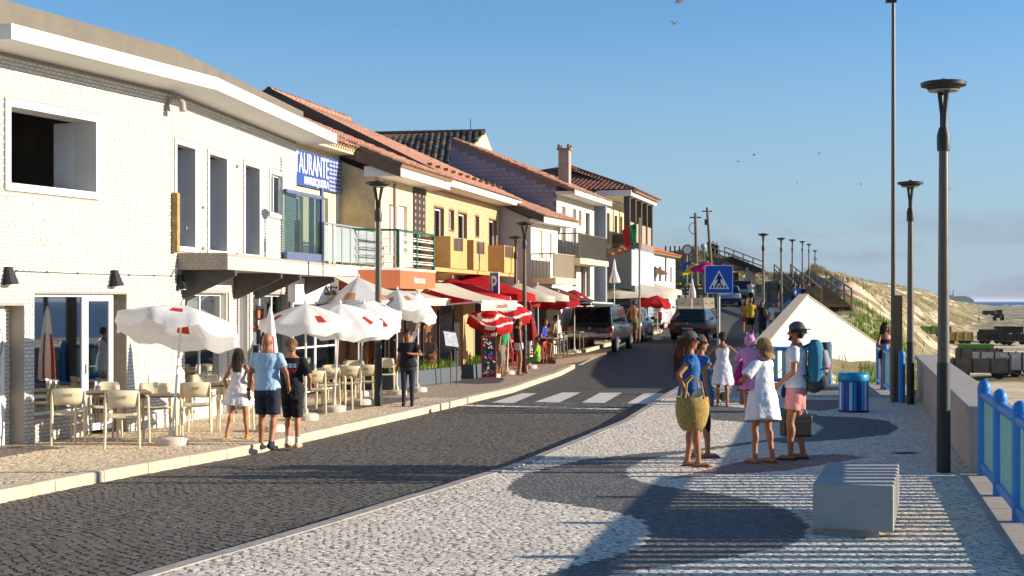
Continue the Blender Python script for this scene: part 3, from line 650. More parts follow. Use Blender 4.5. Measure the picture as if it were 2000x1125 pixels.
# ground-floor glazed door and window on facade A
o = oA[1]; um = FA.px(172, 588)[0]; uf = FA.px(229, 588)[0]
sillz = .36
m = MB(); m.bb(o[0], um, .06, .36, -.3, sillz); m.build('plinth', m_mort, T1, rz=FA.rz); brickwork(wA, 0, o[0], um, -.1, sillz, [], .124, .0585, .008, '#d2cabb', 0, None, y=.058)
window(T1, FA.rz, (o[0], um, sillz, o[3]), .08, g_mir, fw=.045)
d = window(T1, FA.rz, (um, uf, .02, o[3]), .08, g_mir, fw=.11, name='door')
m = MB(); m.box((um + .05, .05, 1.02), (.02, .05, .16)); m.tube([(um + .05, .04, 1.06), (um + .05, .0, 1.06), (um + .19, .0, 1.06)], .011, 6); m.build('handle', M('chrome', '#c8c8c8', .2, metal=1, var=0), d)
m = MB(); m.bb(uf, o[1], .3, .37, -.3, o[3]); m.build('plinth', m_mort, T1, rz=FA.rz); brickwork(wA, 0, uf, o[1], -.1, o[3], [], .124, .0585, .008, '#e2d6bf', 0, None, y=.298)
# white door at the frame's left edge with round emblem
o = oA[2]; ud = FA.px(30, 588)[0]
m = MB(); m.bb(o[0], ud, .2, .26, -.05, o[3]); dd = m.build('door', m_frame, T1, rz=FA.rz)
m = MB()
for z0, z1 in ((.25, .85), (1.0, 1.95)): trim(m, (o[0] + .2, ud - .11, z0, z1), .012, .188, .2)
m.build('panel', M('door_panel_bead', '#cfccc6', .5), dd)
m = MB(); m.bb(ud, o[1], .26, .37, -.3, o[3]); m.build('plinth', m_mort, T1, rz=FA.rz); brickwork(wA, 0, ud, o[1], -.1, o[3], [], .124, .0585, .008, '#e6dac4', 0, None, y=.258)
ec = (FA.px(-9, 588)[0], .185, 1.5)
m = MB(); n = 40
for r0, r1, mi in ((.36, .375, 0), (.0, .25, 1)):
    vs = [(ec[0] + r * math.cos(2 * math.pi * k / n), ec[1] - .002 * mi, ec[2] + r * math.sin(2 * math.pi * k / n)) for r in (max(r0, .001), r1) for k in range(n)]
    m.add(vs, [(k, (k + 1) % n, n + (k + 1) % n, n + k) for k in range(n)], mi)
m.build('emblem', [M('emblem_ink', '#31343a', .6, var=0), M('emblem_field', '#e9eef2', .6, var=0)], dd)
m = MB(); m.box((ec[0] + .1, .178, 1.46), (.2, .004, .10), mi=0); m.box((ec[0] + .1, .178, 1.56), (.18, .004, .08), mi=1); m.build('emblem', [M('emblem_orange', '#d98a3c', .6, var=0), M('emblem_blue', '#3d86c6', .6, var=0)], dd)
text('1970', 'emblem_text', .1, M('emblem_ink'), dd, (ec[0] + .2, .18, 1.2), (math.pi / 2, .5, 0))
# wall lamps, cable, spout, box, timber post
def wall_lamp(px, py, label, fac=FA, sc=1.0):
    u, z = fac.px(px, py, .05); p = fac.P(u, -.012, z)
    t = thing('wall_lamp', label, 'wall lamp', p, fac.rz, 'black wall lamps')
    m = MB(); w0, w1 = .045 * sc, .085 * sc; zt, zb = .13 * sc, -.14 * sc
    m.add([(-w0, 0, zt), (w0, 0, zt), (w0, -.06, zt), (-w0, -.06, zt), (-w1, 0, zb), (w1, 0, zb), (w1, -.15, zb + .02), (-w1, -.15, zb + .02)], [(0, 1, 2, 3), (7, 6, 5, 4), (0, 4, 5, 1), (1, 5, 6, 2), (2, 6, 7, 3), (3, 7, 4, 0)]); m.build('housing', m_black, t)
    m = MB(); m.bb(-w1 + .02, w1 - .02, -.12, -.03, zb - .004, zb + .006); m.build('lens', m_frame, t)
wall_lamp(18, 538, 'black wedge wall lamp above the white emblem door'); wall_lamp(225, 543, 'black wedge wall lamp above the glazed entrance')
u, z = FB.px(352, 550, .05); wall_lamp(352, 550, 'black wedge wall lamp tucked below the canopy corner', FB)
cp = [FA.P(FA.px(x, 0)[0], -.02, FA.px(x, y)[1]) for x, y in ((30, 529), (90, 531.5), (150, 534), (215, 536), (250, 537), (300, 538), (333, 539), (338, 530), (345, 524))]
m = MB(); m.tube(cp, .007, 5)
for p in cp[:-2]: m.box(p, (.03, .03, .03))
tag(m.build('lamp_cable', M('grey_cable', '#6f6a62', .6)), 'thin grey lamp cable strung along the white brick wall', 'cable')
u, z = FA.px(331, 183); p = FA.P(u - .02, 0, z - .12)
m = MB(); m.tube([(0, .05, .0), (0, -.12, .02), (0, -.2, .0), (0, -.27, -.06), (0, -.29, -.2)], [.06, .06, .062, .062, .062], 14); m.tube([(-.07, -.02, -.02), (-.07, -.06, -.2)], .02, 8)
tag(m.build('drain_spout', M('grey_pvc', '#a29d93', .5, var=.1), loc=p, rz=FA.rz, smooth=40), 'grey bent drain spout under the roof slab', 'drainpipe')
m = MB(); u, z = FA.px(300, 750); m.bb(u - .16, u + .16, -.03, -.004, z - .16, z + .16); m.bb(u - .08, u + .1, -.034, -.028, z - .12, z - .02, 1); tag(m.build('meter_box', [m_frame, m_dgrey], loc=(-5.92, 24.75, 0), rz=FA.rz), 'white square meter box low on the brick wall', 'meter box')
m_wood = M('weathered_timber', '#a58a55', .9, var=.35, scale=9, bump=.4, dirt=.5, dirtcol='#54452f')
u = FB.px(337, 588)[0]; z0, z1 = FB.px(337, 493)[1], FB.px(337, 377)[1]
m = MB(); m.box((u, -.06, (z0 + z1) / 2), (.13, .1, z1 - z0)); tag(m.build('timber_post', m_wood, loc=(-5.92, 24.75, 0), rz=FB.rz), 'short weathered timber board fixed upright at the bend of the brick wall', 'timber')
u = FB.px(577, 588)[0]; z0, z1 = FB.px(577, 512)[1], FB.px(577, 430)[1]
m = MB(); m.box((u - .02, -.07, (z0 + z1) / 2), (.1, .1, z1 - z0)); tag(m.build('timber_post', m_wood, loc=(-5.92, 24.75, 0), rz=FB.rz), 'short weathered timber board upright at the far corner of the brick building', 'timber')
# canopy over the entrance with dark brackets
m = MB(); m.bb(.25, LB + .05, -.92, -.002, 2.65, 2.94); cn = m.build('canopy', m_mort, T1, rz=FB.rz)
brickwork(cn, 0, .25, LB + .05, 2.655, 2.94, [], .124, .0585, .008, '#d8d2c6', 0, None, y=-.918)
me_o = MB(); 
for r in range(5):
    for k in range(8):
        a = -.90 + k * .124 - (.062 if r % 2 else 0); b = a + .117
        a = max(a, -.91); b = min(b, -.01)
        if b - a > .03: me_o.bb(.243, .255, a, b, 2.66 + r * .0585, 2.66 + r * .0585 + .052)
me_o.build('brickwork', M('shade_tinted_brick_end', '#a89d8c', .7, var=.1), cn)['kind'] = 'stuff'  # end bricks given a darker tone for the shade on the return
m_tim = M('dark_timber', '#54504a', .8, var=.2, scale=8)
for x in (354, 454, 495, 570):
    u = FB.px(x, 588)[0] + .05; m = MB(); vs = [(u + s, y, z) for s in (0, .1) for y, z in ((-.005, 2.648), (-.005, 2.16), (-.06, 2.14), (-.97, 2.55), (-.97, 2.648))]
    m.add(vs, [(0, 1, 2, 3, 4), (9, 8, 7, 6, 5)] + [(i, 5 + i, 5 + (i + 1) % 5, (i + 1) % 5) for i in range(5)]); m.build('bracket', m_tim, T1, rz=FB.rz)
# ground-floor glazing on facade B
m_wp = M('white_plaster', '#dcd9d2', .7, var=.06)
for o in gB: m = MB(); m.bb(o[1] - .05, o[1], .03, .9, -.3, o[3]); m.build('door_reveal', m_wp, T1, rz=FB.rz)
o = gB[0]; window(T1, FB.rz, (o[0], o[1] - .06, .35, o[3]), .14, g_mir, panes=2)
m = MB(); m.bb(o[0], o[1] - .06, .1, .36, -.3, .345); m.build('plinth', m_wp, T1, rz=FB.rz)
o = gB[1]; window(T1, FB.rz, (o[0], o[1] - .06, 0, o[3]), .2, g_mir, name='door')
o = gB[2]; window(T1, FB.rz, (o[0], o[1] - .06, 0, o[3]), .14, g_mir, panes=3)
m = MB(); u, z = FB.px(503, 605); m.bb(u - .12, u + .12, -.03, -.01, 1.2, 2.0, 0); m.bb(u - .08, u + .08, -.034, -.03, 1.75, 1.9, 1); m.bb(u - .08, u + .08, -.034, -.03, 1.6, 1.7, 2)
tag(m.build('notice_board', [m_black, M('notice_orange', '#c8622f', .6), M('notice_pale', '#b9b7b0', .6)], loc=(-5.92, 24.75, 0), rz=FB.rz), 'narrow black notice board beside the shop entrance under the canopy', 'notice board')
for x, y in ((395, 405), (462, 325), (395, 485), (462, 497), (361, 445)):
    u, z = FB.px(x, y); m = MB(); m.box((u, -.02, z), (.07, .03, .05)); m.build('wall_anchor', M('rust_anchor', '#8d7a5e', .8), T1, rz=FB.rz)
window(T1, FB.rz, oB[3], .05, g_dark, panes=2, fw=.04)

# ---------------- roof tiles
m_tile = M('clay_tiles', '#b87850', .85, attr=True, var=.2, scale=5)
_n = 7; _xs = [-.115, -.085, -.045, 0, .045, .085, .115]; _zs = [.0, .03, .052, .06, .052, .03, .0]
def tile_arr(sc=1.0):
    vs = [(x * sc, y * sc, (z + dz) * sc) for y, dz in ((-.2, .022), (.2, .0)) for x, z in zip(_xs, _zs)]
    vs += [(x * sc, -.2 * sc, (max(z - .02, -.02) + .012) * sc) for x, z in zip(_xs, _zs)]
    fs = [(i, i + 1, _n + i + 1, _n + i) for i in range(_n - 1)] + [(2 * _n + i, 2 * _n + i + 1, i + 1, i) for i in range(_n - 1)]
    return np.array(vs), np.array(fs)
def tiled_roof(root, pts, color, single=0, sc=1.0, thick=.1, under=None, dv=.13):
    """pts: polygon in world coordinates, first two are the eave; tiles in courses up the slope"""
    p = [Vector(q) for q in pts]; ex = (p[1] - p[0]).normalized(); nrm = ex.cross((p[2] - p[0])).normalized()
    if nrm.z < 0: nrm = -nrm
    ey = nrm.cross(ex)
    if ey.z < 0: ey = -ey; ex = -ex
    inv = root.matrix_world.inverted() if root else Matrix.Identity(4)
    L0 = Vector(root.location) if root else Vector((0, 0, 0))
    q2 = np.array([[(q - p[0]).dot(ex), (q - p[0]).dot(ey)] for q in p])
    m = MB(); pp = [q - L0 for q in p]
    n2 = Vector((0, 0, 0))
    for i in range(len(pp)): n2 += pp[i].cross(pp[(i + 1) % len(pp)])
    if n2.z < 0: pp.reverse()
    m.slab(pp, thick); r = m.build('roof', under or M('roof_boarding', '#8a6a52', .9), root)
    a0, b0 = q2.min(0); a1, b1 = q2.max(0); sx, sy = .235 * sc, .36 * sc; C = []; row = 0; b = b0 + .15 * sc
    while b < b1 + sy:
        a = a0 + sx / 2
        while a < a1 + sx / 2: C.append((a + .006 * random.gauss(0, 1), b + .008 * random.gauss(0, 1))); a += sx
        b += sy
    C = np.array(C); ok = inpoly(q2, C[:, 0], C[:, 1]) if len(C) else []
    C = C[ok]; tv, tf = tile_arr(sc); N = len(C); col = tones(N, color, dv, .05)
    R = np.array([list(ex), list(ey), list(nrm)]); base = np.array(list(p[0] - L0)); ctr = base + C[:, :1] * R[0] + C[:, 1:2] * R[1] + .006 * R[2]
    ang = .02 * rng.standard_normal(N); k = min(single, N); idx = np.argsort(p[0].y + C[:, 0] * ex.y) if k else np.arange(N)
    rest = idx[k:]
    if len(rest):
        w = tv @ R; vs = ctr[rest][:, None, :] + w[None]; fs = tf[None] + len(tv) * np.arange(len(rest))[:, None, None]
        me = raw_mesh('tile', vs.reshape(-1, 3), fs.reshape(-1, 4), m_tile, np.repeat(col[rest], len(tv), 0)); o = bpy.data.objects.new('tiling', me); COL.objects.link(o); o.parent = r; o['kind'] = 'stuff'
    if k:
        vm = [raw_mesh('tile', tv, tf, m_tile, np.repeat(tones(1, color, dv, .05), len(tv), 0)) for _ in range(9)]
        Rm = Matrix((ex, ey, nrm)).transposed().to_4x4()
        for q in idx[:k]:
            o = bpy.data.objects.new('tile', vm[random.randrange(9)]); COL.objects.link(o); o.parent = r
            o.matrix_local = Matrix.Translation(Vector(ctr[q])) @ Rm @ Matrix.Rotation(float(ang[q]), 4, 'Z')
    return r
def ridge(root, a, b, color='#ad7f68', r=.1):
    a, b = Vector(a) - Vector(root.location), Vector(b) - Vector(root.location); n = max(1, int((b - a).length / .4)); m = MB()
    for i in range(n):
        p, q = a.lerp(b, i / n), a.lerp(b, (i + 1.06) / n); m.tube([p, q], [r * 1.08, r * .95], 9)
    m.build('ridge_tiles', M('ridge_clay' + color, color, .85, var=.25), root)
# ---------------- cream house with the blue restaurant sign
S13 = .2304
F2 = Fac(-5.636, 34.5, S13); L2 = 4.19
T2 = thing('cream_house', 'cream rendered restaurant house with blue sign and glass balcony railing', 'house', (F2.x, F2.y, 0))
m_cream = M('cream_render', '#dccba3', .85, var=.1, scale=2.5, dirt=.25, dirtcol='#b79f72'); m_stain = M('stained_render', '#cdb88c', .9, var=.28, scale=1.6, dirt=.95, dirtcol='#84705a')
o2 = [F2.op(560, 378, 592, 520), F2.op(603, 380, 641, 520)]
m = MB(); wall_cells(m, 0, L2, -.4, 6.12, o2, 0, .3); m.build('wall', m_cream, T2, rz=F2.rz)
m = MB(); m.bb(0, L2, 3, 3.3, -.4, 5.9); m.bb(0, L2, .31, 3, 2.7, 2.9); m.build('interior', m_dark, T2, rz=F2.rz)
for o in o2:
    dd = window(T2, F2.rz, o, .1, g_clear, panes=2 if o is o2[1] else 1, name='balcony_door'); m = MB(); m.bb(o[0], o[1], .2, .22, o[2], o[3]); m.build('tint_sheet', M('beige_reflection_tint', '#b7a67e', .9, var=.15, scale=3), dd)  # beige sheet added behind the panes to give the glass its reflected tone
m = MB(); u, z = F2.px(650, 340); m.bb(F2.px(657, 588)[0], L2, -.02, -.003, 4.3, 6.0); m.build('corner_strip', m_white, T2, rz=F2.rz)
# eave with little dentils and tiles
e0, e1 = F2.P(-1.0, -.55, 6.22), F2.P(L2 + .25, -.55, 6.22)
tiled_roof(T2, [e0, e1, F2.P(L2 + .25, 2.2, 7.5), F2.P(-1.0, 2.2, 7.5)], '#b08066')
m = MB(); m.bb(-.8, L2 + .2, -.48, 0, 6.04, 6.10)
for k in range(24): m.bb(.1 + k * .18, .17 + k * .18, -.52, -.02, 6.102, 6.17)
m.build('eave', m_cream, T2, rz=F2.rz)
# sign
s = F2.op(560, 288, 659, 360); us0 = -.55; us1 = F2.px(660, 588)[0]; zs0, zs1 = 5.0, 5.88
t = thing('restaurant_sign', 'blue restaurant banner with white lettering and leaf pattern above the balcony', 'sign', F2.P(0, -.08, 0), F2.rz)
m = MB(); m.bb(us0, us1, -.02, .02, zs0, zs1); m.build('panel', M('sign_blue', '#2c4a92', .5, var=.06, scale=2), t)
m_wt = M('sign_white', '#f2f2f0', .5, var=0)
text('RESTAURANTE', 'lettering', .76, m_wt, t, (us1 - .98, -.024, 5.54), (math.pi / 2, 0, 0), ax='RIGHT', sx=.62, bold=.002)
text('MARISQUEIRA', 'lettering', .28, m_wt, t, (us1 - .98, -.024, 5.14), (math.pi / 2, 0, 0), ax='RIGHT', sx=1.0, bold=.005)
random.seed(3)
for i in range(4):
    for j in range(4):
        m = MB(); c = (us1 - .83 + i * .23, -.024, 5.10 + j * .215)
        for k in range(4):
            a = k * math.pi / 2 + .78; q = [(c[0] + .02 * math.cos(a), c[1], c[2] + .02 * math.sin(a)), (c[0] + .09 * math.cos(a - .45), c[1], c[2] + .085 * math.sin(a - .45)), (c[0] + .125 * math.cos(a), c[1], c[2] + .12 * math.sin(a)), (c[0] + .09 * math.cos(a + .45), c[1], c[2] + .085 * math.sin(a + .45))]
            m.add(q, [(0, 1, 2, 3), (3, 2, 1, 0)])
        m.build('leaf_motif', m_wt, t)
# balcony: white slab, glass railing
dB = 1.45
m = MB(); u1b = F2.px(752, 588, dB)[0]; m.bb(-1.5, u1b, -dB, -.002, 2.72, 2.98); m.build('balcony_slab', m_white, T2, rz=F2.rz)
rl = MB(); n = 7; ur0 = F2.px(632, 588, dB - .08)[0]; ur1 = u1b - .06
bal = rl.bb(ur0, ur1, -dB + .06, -dB + .1, 3.93, 3.97)
for k in range(n + 1):
    u = ur0 + (ur1 - ur0) * k / n; rl.bb(u - .02, u + .02, -dB + .06, -dB + .1, 2.98, 3.93)
rail = rl.build('balcony_railing', M('aluminium', '#b9bcbd', .35, metal=.7, var=.05), T2, rz=F2.rz)
for k in range(n):
    a, b = ur0 + (ur1 - ur0) * k / n + .025, ur0 + (ur1 - ur0) * (k + 1) / n - .025; p = MB(); p.bb(a, b, -dB + .075, -dB + .085, 3.05, 3.9); p.build('glass_pane', M('frosted_pane', '#b4c0bf', .2, var=.03, alpha=.6), rail)
# blue-grey screen frame at the left of the balcony
m = MB(); ug0, ug1 = F2.px(560, 588, dB - .1)[0], F2.px(634, 588, dB - .1)[0]; y = -dB + .12
for (a, b, z0, z1) in ((ug0, ug1, 2.98, 3.2), (ug0, ug1, 4.5, 4.58), (ug1 - .14, ug1, 3.2, 4.75)): m.bb(a, b, y, y + .05, z0, z1)
w = m.build('screen_frame', M('blue_grey_frame', '#5b6480', .5), T2, rz=F2.rz); p = MB(); p.bb(ug0, ug1 - .14, y + .02, y + .03, 3.2, 4.5); p.build('glass_pane', g_clear, w)
# ground floor shopfront with white sign board
FS = Fac(*F2.P(-1.3, -1.35, 0)[:2], S13)
t = thing('shopfront', 'white glazed shopfront with black lettered signboard beside the brick building', 'shopfront', (FS.x, FS.y, 0), FS.rz)
z0, z1 = 2.08, 2.62; ua, ub = FS.px(572, 588)[0], FS.px(657, 588)[0]
m = MB(); m.bb(ua, ub, -.06, .12, z0, z1); m.build('signboard', m_frame, t)
text('cismar', 'lettering', .46, m_black, t, (ub - .12, -.064, (z0 + z1) / 2 + .03), (math.pi / 2, 0, 0), ax='RIGHT', sx=.72, bold=.006)
w = (ub - ua) / 2
for k in range(2): window(t, 0, (ua + k * w, ua + (k + 1) * w, .0, z0), 0, g_dark, rows=2, fw=.05)
m = MB(); m.bb(ub, ub + 2.3, .5, .58, -.3, 2.6); m.build('back_wall', m_dark, t)

# ---------------- cream house with patterned tile column (3a)
F3 = Fac(-3.69, 38.35, S13); L3 = 14.3; ucol0, ucol1 = F3.px(806, 588)[0], F3.px(830, 588)[0]
T3 = thing('stained_house', 'cream house with stained side wall and dark patterned tile column', 'house', (F3.x, F3.y, 0))
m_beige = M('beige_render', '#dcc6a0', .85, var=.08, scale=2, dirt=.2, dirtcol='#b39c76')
o3 = [F3.op(760, 398, 775, 500), F3.op(778, 400, 796, 500)]
m = MB(); wall_cells(m, 0, ucol1, -.4, 5.5, o3, 0, .3); m.build('wall', m_beige, T3, rz=F3.rz)
for o in o3:
    m = MB(); m.bb(o[0], o[1], .1, .14, o[2], o[3]); sh_ = m.build('roller_shutter', m_white, T3, rz=F3.rz)
m = MB(); u = F3.px(769, 588)[0]; m.bb(u - .06, u + .06, -.06, -.002, 2.95, 5.4); m.build('downpipe', M('mauve_pipe', '#8c7468', .6), T3, rz=F3.rz)
# gable side wall (faces the camera), follows the roof slope
side = [(F3.P(0, y, z) - Vector((F3.x, F3.y, 0))) for y, z in ((0, -.4), (0, 5.5), (4.5, 7.3), (4.5, -.4))]
m = MB(); vs = side + [q + Vector((F3.u[0] * .25, F3.u[1] * .25, 0)) for q in side]
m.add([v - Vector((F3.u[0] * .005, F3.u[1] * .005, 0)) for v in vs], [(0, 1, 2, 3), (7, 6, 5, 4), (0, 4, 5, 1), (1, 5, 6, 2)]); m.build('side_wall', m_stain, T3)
m = MB(); vs = [F3.P(-.03, y, z) - Vector((F3.x, F3.y, 0)) for y, z in ((.05, 3.9), (.05, 3.93), (1.0, 3.93), (1.0, 3.9))]; m.add(vs, [(0, 1, 2, 3)]); m.build('old_roofline', M('old_line', '#8d7a5c', .9), T3)
# patterned column
m = MB(); m.bb(ucol0, ucol1, -.02, -.002, 2.95, 5.46); c = m.build('tile_column', M('dark_brown_tile', '#3f2c26', .5, var=.2), T3, rz=F3.rz)
tm = MB(); tm.lathe([(.045, 0), (.06, .004), (.055, .009), (.04, .004)], 10); me0 = None
for r in range(12):
    for k in range(3):
        u = ucol0 + (k + .5) * (ucol1 - ucol0) / 3; z = 3.05 + r * .2
        if me0 is None:
            b = tm.build('tile_motif', M('cream_motif', '#a08c7c', .6, var=.1), c); me0 = b.data
        else: b = bpy.data.objects.new('tile_motif', me0); COL.objects.link(b); b.parent = c
        b.location = (u, -.02, z); b.rotation_euler = (math.pi / 2, 0, 0)
# eave box + roof
m = MB(); m.bb(-.05, ucol1 + .25, -.72, .3, 5.46, 5.74); m.build('eave', m_white, T3, rz=F3.rz)
tiled_roof(T3, [F3.P(-.1, -.8, 5.78), F3.P(ucol1 + .3, -.8, 5.78), F3.P(ucol1 + .3, 4.4, 7.92), F3.P(-.1, 4.4, 7.92)], '#b4856a', single=300)
m = MB(); q = [F3.P(-.13, y, z) - Vector((F3.x, F3.y, 0)) for y, z in ((-.75, 5.42), (-.75, 5.72), (4.4, 7.66), (4.4, 7.3))]; m.add(q + [p + Vector((F3.u[0] * .06, F3.u[1] * .06, 0)) for p in q], [(0, 1, 2, 3), (7, 6, 5, 4), (0, 4, 5, 1), (1, 5, 6, 2)]); m.build('verge', M('brown_verge', '#6d5a4a', .9, var=.25), T3)
# green and white balcony railing with orange base
dG = 1.35; ug0, ug1 = F3.px(780, 588, dG)[0], F3.px(848, 588, dG)[0]; ul = F3.px(752, 588, .3)[0]
m = MB(); m.prism([(ug0 - .75, -.02), (ug0, -dG - .02), (ug1 + .05, -dG - .02), (ug1 + .05, -.02)], 2.42, 2.88); b = m.build('balcony', M('terracotta_paint', '#b9673f', .75, var=.08), T3, rz=F3.rz)
m = MB(); m.prism([(ug0 - .75, -.02), (ug0, -dG - .03), (ug1 + .07, -dG - .03), (ug1 + .07, -.02)], 2.882, 2.94); m.build('balcony_slab', m_white, T3, rz=F3.rz)
text('ristorante', 'lettering', .26, M('sign_pink', '#f0d9d0', .6, var=0), b, ((ug0 + ug1) / 2 + .1, -dG - .028, 2.65), (math.pi / 2, 0, 0), bold=.004)
m = MB(); zr0, zr1 = 2.95, 3.92
for u in (ug0, (ug0 + ug1) / 2, ug1): m.bb(u - .035, u + .035, -dG + .0, -dG + .07, zr0, zr1)
m.bb(ug0, ug1, -dG + .01, -dG + .06, zr1 - .05, zr1 + .01); m.beam((ug0, -dG + .03, zr1 - .02), (ug0 - .72, -.05, zr1 - .02), .05, .06)
m.build('railing_frame', M('bottle_green_paint', '#1c5a44', .5), T3, rz=F3.rz)
m = MB()
for k in range(4): z = zr0 + .13 + k * .2; m.tube([(ug0 - .7, -.06, z), (ug0, -dG + .03, z), (ug1, -dG + .03, z)], .02, 6); m.tube([(ug0 - .7, -.06, z + .06), (ug0, -dG + .03, z + .06), (ug1, -dG + .03, z + .06)], .013, 6)
m.build('rail', m_white, T3, rz=F3.rz)
# ---------------- tan tiled house with orange balconies (3b)
F3b = Fac(*F3.P(ucol1 + .02, 0, 0)[:2], S13); L3b = L3 - ucol1
T4 = thing('tan_house', 'tan tile-clad house with long terracotta roof and three orange box balconies', 'house', (F3b.x, F3b.y, 0))
m_tanw = M('tan_wall', '#b89a6a', .8, var=.1)
o4 = [F3b.op(848, 404, 866, 500), F3b.op(877, 410, 886, 450), F3b.op(895, 415, 911, 500), F3b.op(928, 422, 935, 462), F3b.op(955, 428, 969, 500)]
gf = [F3b.uz(860, 905, -.2, 2.3), F3b.uz(925, 960, -.2, 2.3)]
m = MB(); wall_cells(m, 0, L3b, -.4, 5.6, o4 + gf, 0, .3); w4 = m.build('wall', m_tanw, T4, rz=F3b.rz)
cu = []; 
m_gb2 = m_gbrick
brickwork(w4, 0, 0, L3b, 2.9, 5.6, [(a - .04, b + .04, c - .04, d + .04) for a, b, c, d in o4], .3, .125, .008, '#cdb389', 0, None)
for i, o in enumerate(o4): window(T4, F3b.rz, o, .1, g_dark, fm=m_frame, panes=1, fw=.07)
for o in o4: m = MB(); trim(m, shr(o), .054, -.014, .098); m.build('window_surround', M('brown_surround', '#7a5f45', .7), T4, rz=F3b.rz)
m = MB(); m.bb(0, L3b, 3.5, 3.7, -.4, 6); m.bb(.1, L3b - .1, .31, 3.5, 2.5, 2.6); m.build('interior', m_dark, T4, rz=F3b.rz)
m_or = M('ochre_balcony', '#c29c60', .8, var=.1, scale=4, dirt=.2)
for x0, x1, hole in ((880, 912, (.18, .75)), (925, 953, (.2, .75)), (985, 1007, (.05, .8))):
    d = .95; a, b = F3b.px(x0, 588, d)[0], F3b.px(x1, 588, d)[0]; w = b - a; m = MB(); z0, z1 = 3.08, 4.03
    wall_cells(m, a, b, z0, z1, [(a + w * hole[0], a + w * hole[1], z1 - .42, z1 + .1)], -d, -d + .1); m.bb(a, a + .1, -d + .1, 0, z0, z1); m.bb(b - .1, b, -d + .1, 0, z0, z1); m.bb(a + .1, b - .1, -d + .1, 0, z0, z0 + .1)
    bo = m.build('balcony', m_or, T4, rz=F3b.rz); m = MB()
    for k in range(7): u = a + w * hole[0] + w * (hole[1] - hole[0]) * (k + .5) / 7; m.bb(u - .012, u + .012, -d + .04, -d + .06, z1 - .42, z1 - .02)
    m.bb(a + w * hole[0], a + w * hole[1], -d + .035, -d + .065, z1 - .03, z1 - .004); m.build('grille', M('galvanised', '#a8a49c', .5, metal=.5), bo)
m = MB(); m.bb(F3b.px(850, 588, .9)[0], F3b.px(1010, 588, .9)[0], -.9, -.004, 2.96, 3.075); m.build('balcony_slab', m_or, T4, rz=F3b.rz)
# roof: gable at the near end, hipped at the far end
ZE = 5.72; ov = .67; run = 4.9; rz_ = ZE + 2.75
E0, E1 = F3b.P(-.35, -ov, ZE + .1), F3b.P(L3b + .75, -ov, ZE + .1); R0 = F3b.P(-.35, run, rz_ + .1); R1 = F3b.P(L3b - 2.6, run, rz_ + .1)
tiled_roof(T4, [E0, E1, F3b.P(L3b + .75, 1.2, ZE + .1 + 1.2 * (rz_ - ZE) / (run + ov) + .3), R1, R0], '#b98a70', single=300)
tiled_roof(T4, [F3b.P(L3b - 2.6, run * 2, ZE + .1), F3b.P(-.35, run * 2, ZE + .1), R0, R1], '#b08068')
ridge(T4, R0 + Vector((0, 0, .03)), R1 + Vector((0, 0, .03)))
m = MB(); m.bb(-.3, L3b + .7, -ov + .02, .02, ZE - .13, ZE - .05); m.bb(-.3, L3b + .72, -ov - .04, -ov + .02, ZE - .13, ZE + .06); m.build('eave', m_white, T4, rz=F3b.rz)
m_verge = M('slate_grey_verge', '#4b4843', .85, var=.15)
q = [F3b.P(-.40, y, z) - Vector((F3b.x, F3b.y, 0)) for y, z in ((-ov - .06, ZE - .2), (-ov - .06, ZE + .16), (run, rz_ + .2), (run + .0, rz_ - .25))]; q2 = [F3b.P(-.40, y, z) - Vector((F3b.x, F3b.y, 0)) for y, z in ((run, rz_ - .25), (run, rz_ + .2), (run * 2 + .5, ZE + .05), (run * 2 + .5, ZE - .3))]
m = MB()
for qq in (q, q2): m.add(qq + [p + Vector((F3b.u[0] * .08, F3b.u[1] * .08, 0)) for p in qq], [(0, 1, 2, 3), (7, 6, 5, 4), (0, 4, 5, 1), (1, 5, 6, 2), (2, 6, 7, 3), (3, 7, 4, 0)])
m.build('verge', m_verge, T4)
g = [F3b.P(.02, y, z) - Vector((F3b.x, F3b.y, 0)) for y, z in ((.3, 4.5), (.3, ZE + .2), (run, rz_ - .1), (run * 2 - .3, ZE), (run * 2 - .3, 4.5))]
m = MB(); m.add(g + [p + Vector((F3b.u[0] * .2, F3b.u[1] * .2, 0)) for p in g], [(0, 1, 2, 3, 4), (9, 8, 7, 6, 5)]); gw = m.build('gable_wall', M('gable_dark_tile', '#4a3a30', .7, var=.2), T4)
m = MB()
for i in range(44):
    y = .4 + random.random() * 0 + (i % 22) * .24; z = ZE + .1 + (y + ov) * (rz_ - ZE) / (run + ov) - .25 - (.22 if i >= 22 else 0); c = F3b.P(.012, y, z) - Vector((F3b.x, F3b.y, 0)); u = Vector((-F3b.n[0], -F3b.n[1], 0)); k = .085
    m.add([c + u * k, c + Vector((0, 0, k)), c - u * k, c - Vector((0, 0, k))], [(0, 1, 2, 3), (3, 2, 1, 0)])
m.build('gable_diamonds', M('gable_diamond', '#8c7a6a', .7), T4)['kind'] = 'stuff'
for k in range(11): m = MB(); p = E0.lerp(E1, .1 + k * .085) + (R0 - E0) * .13 + Vector((0, 0, .13)) - Vector((F3b.x, F3b.y, 0)); m.box(p, (.06, .16, .09), rz=F3b.rz); m.build('roof_hook', M('clay_hooks', '#b37048', .85), T4)
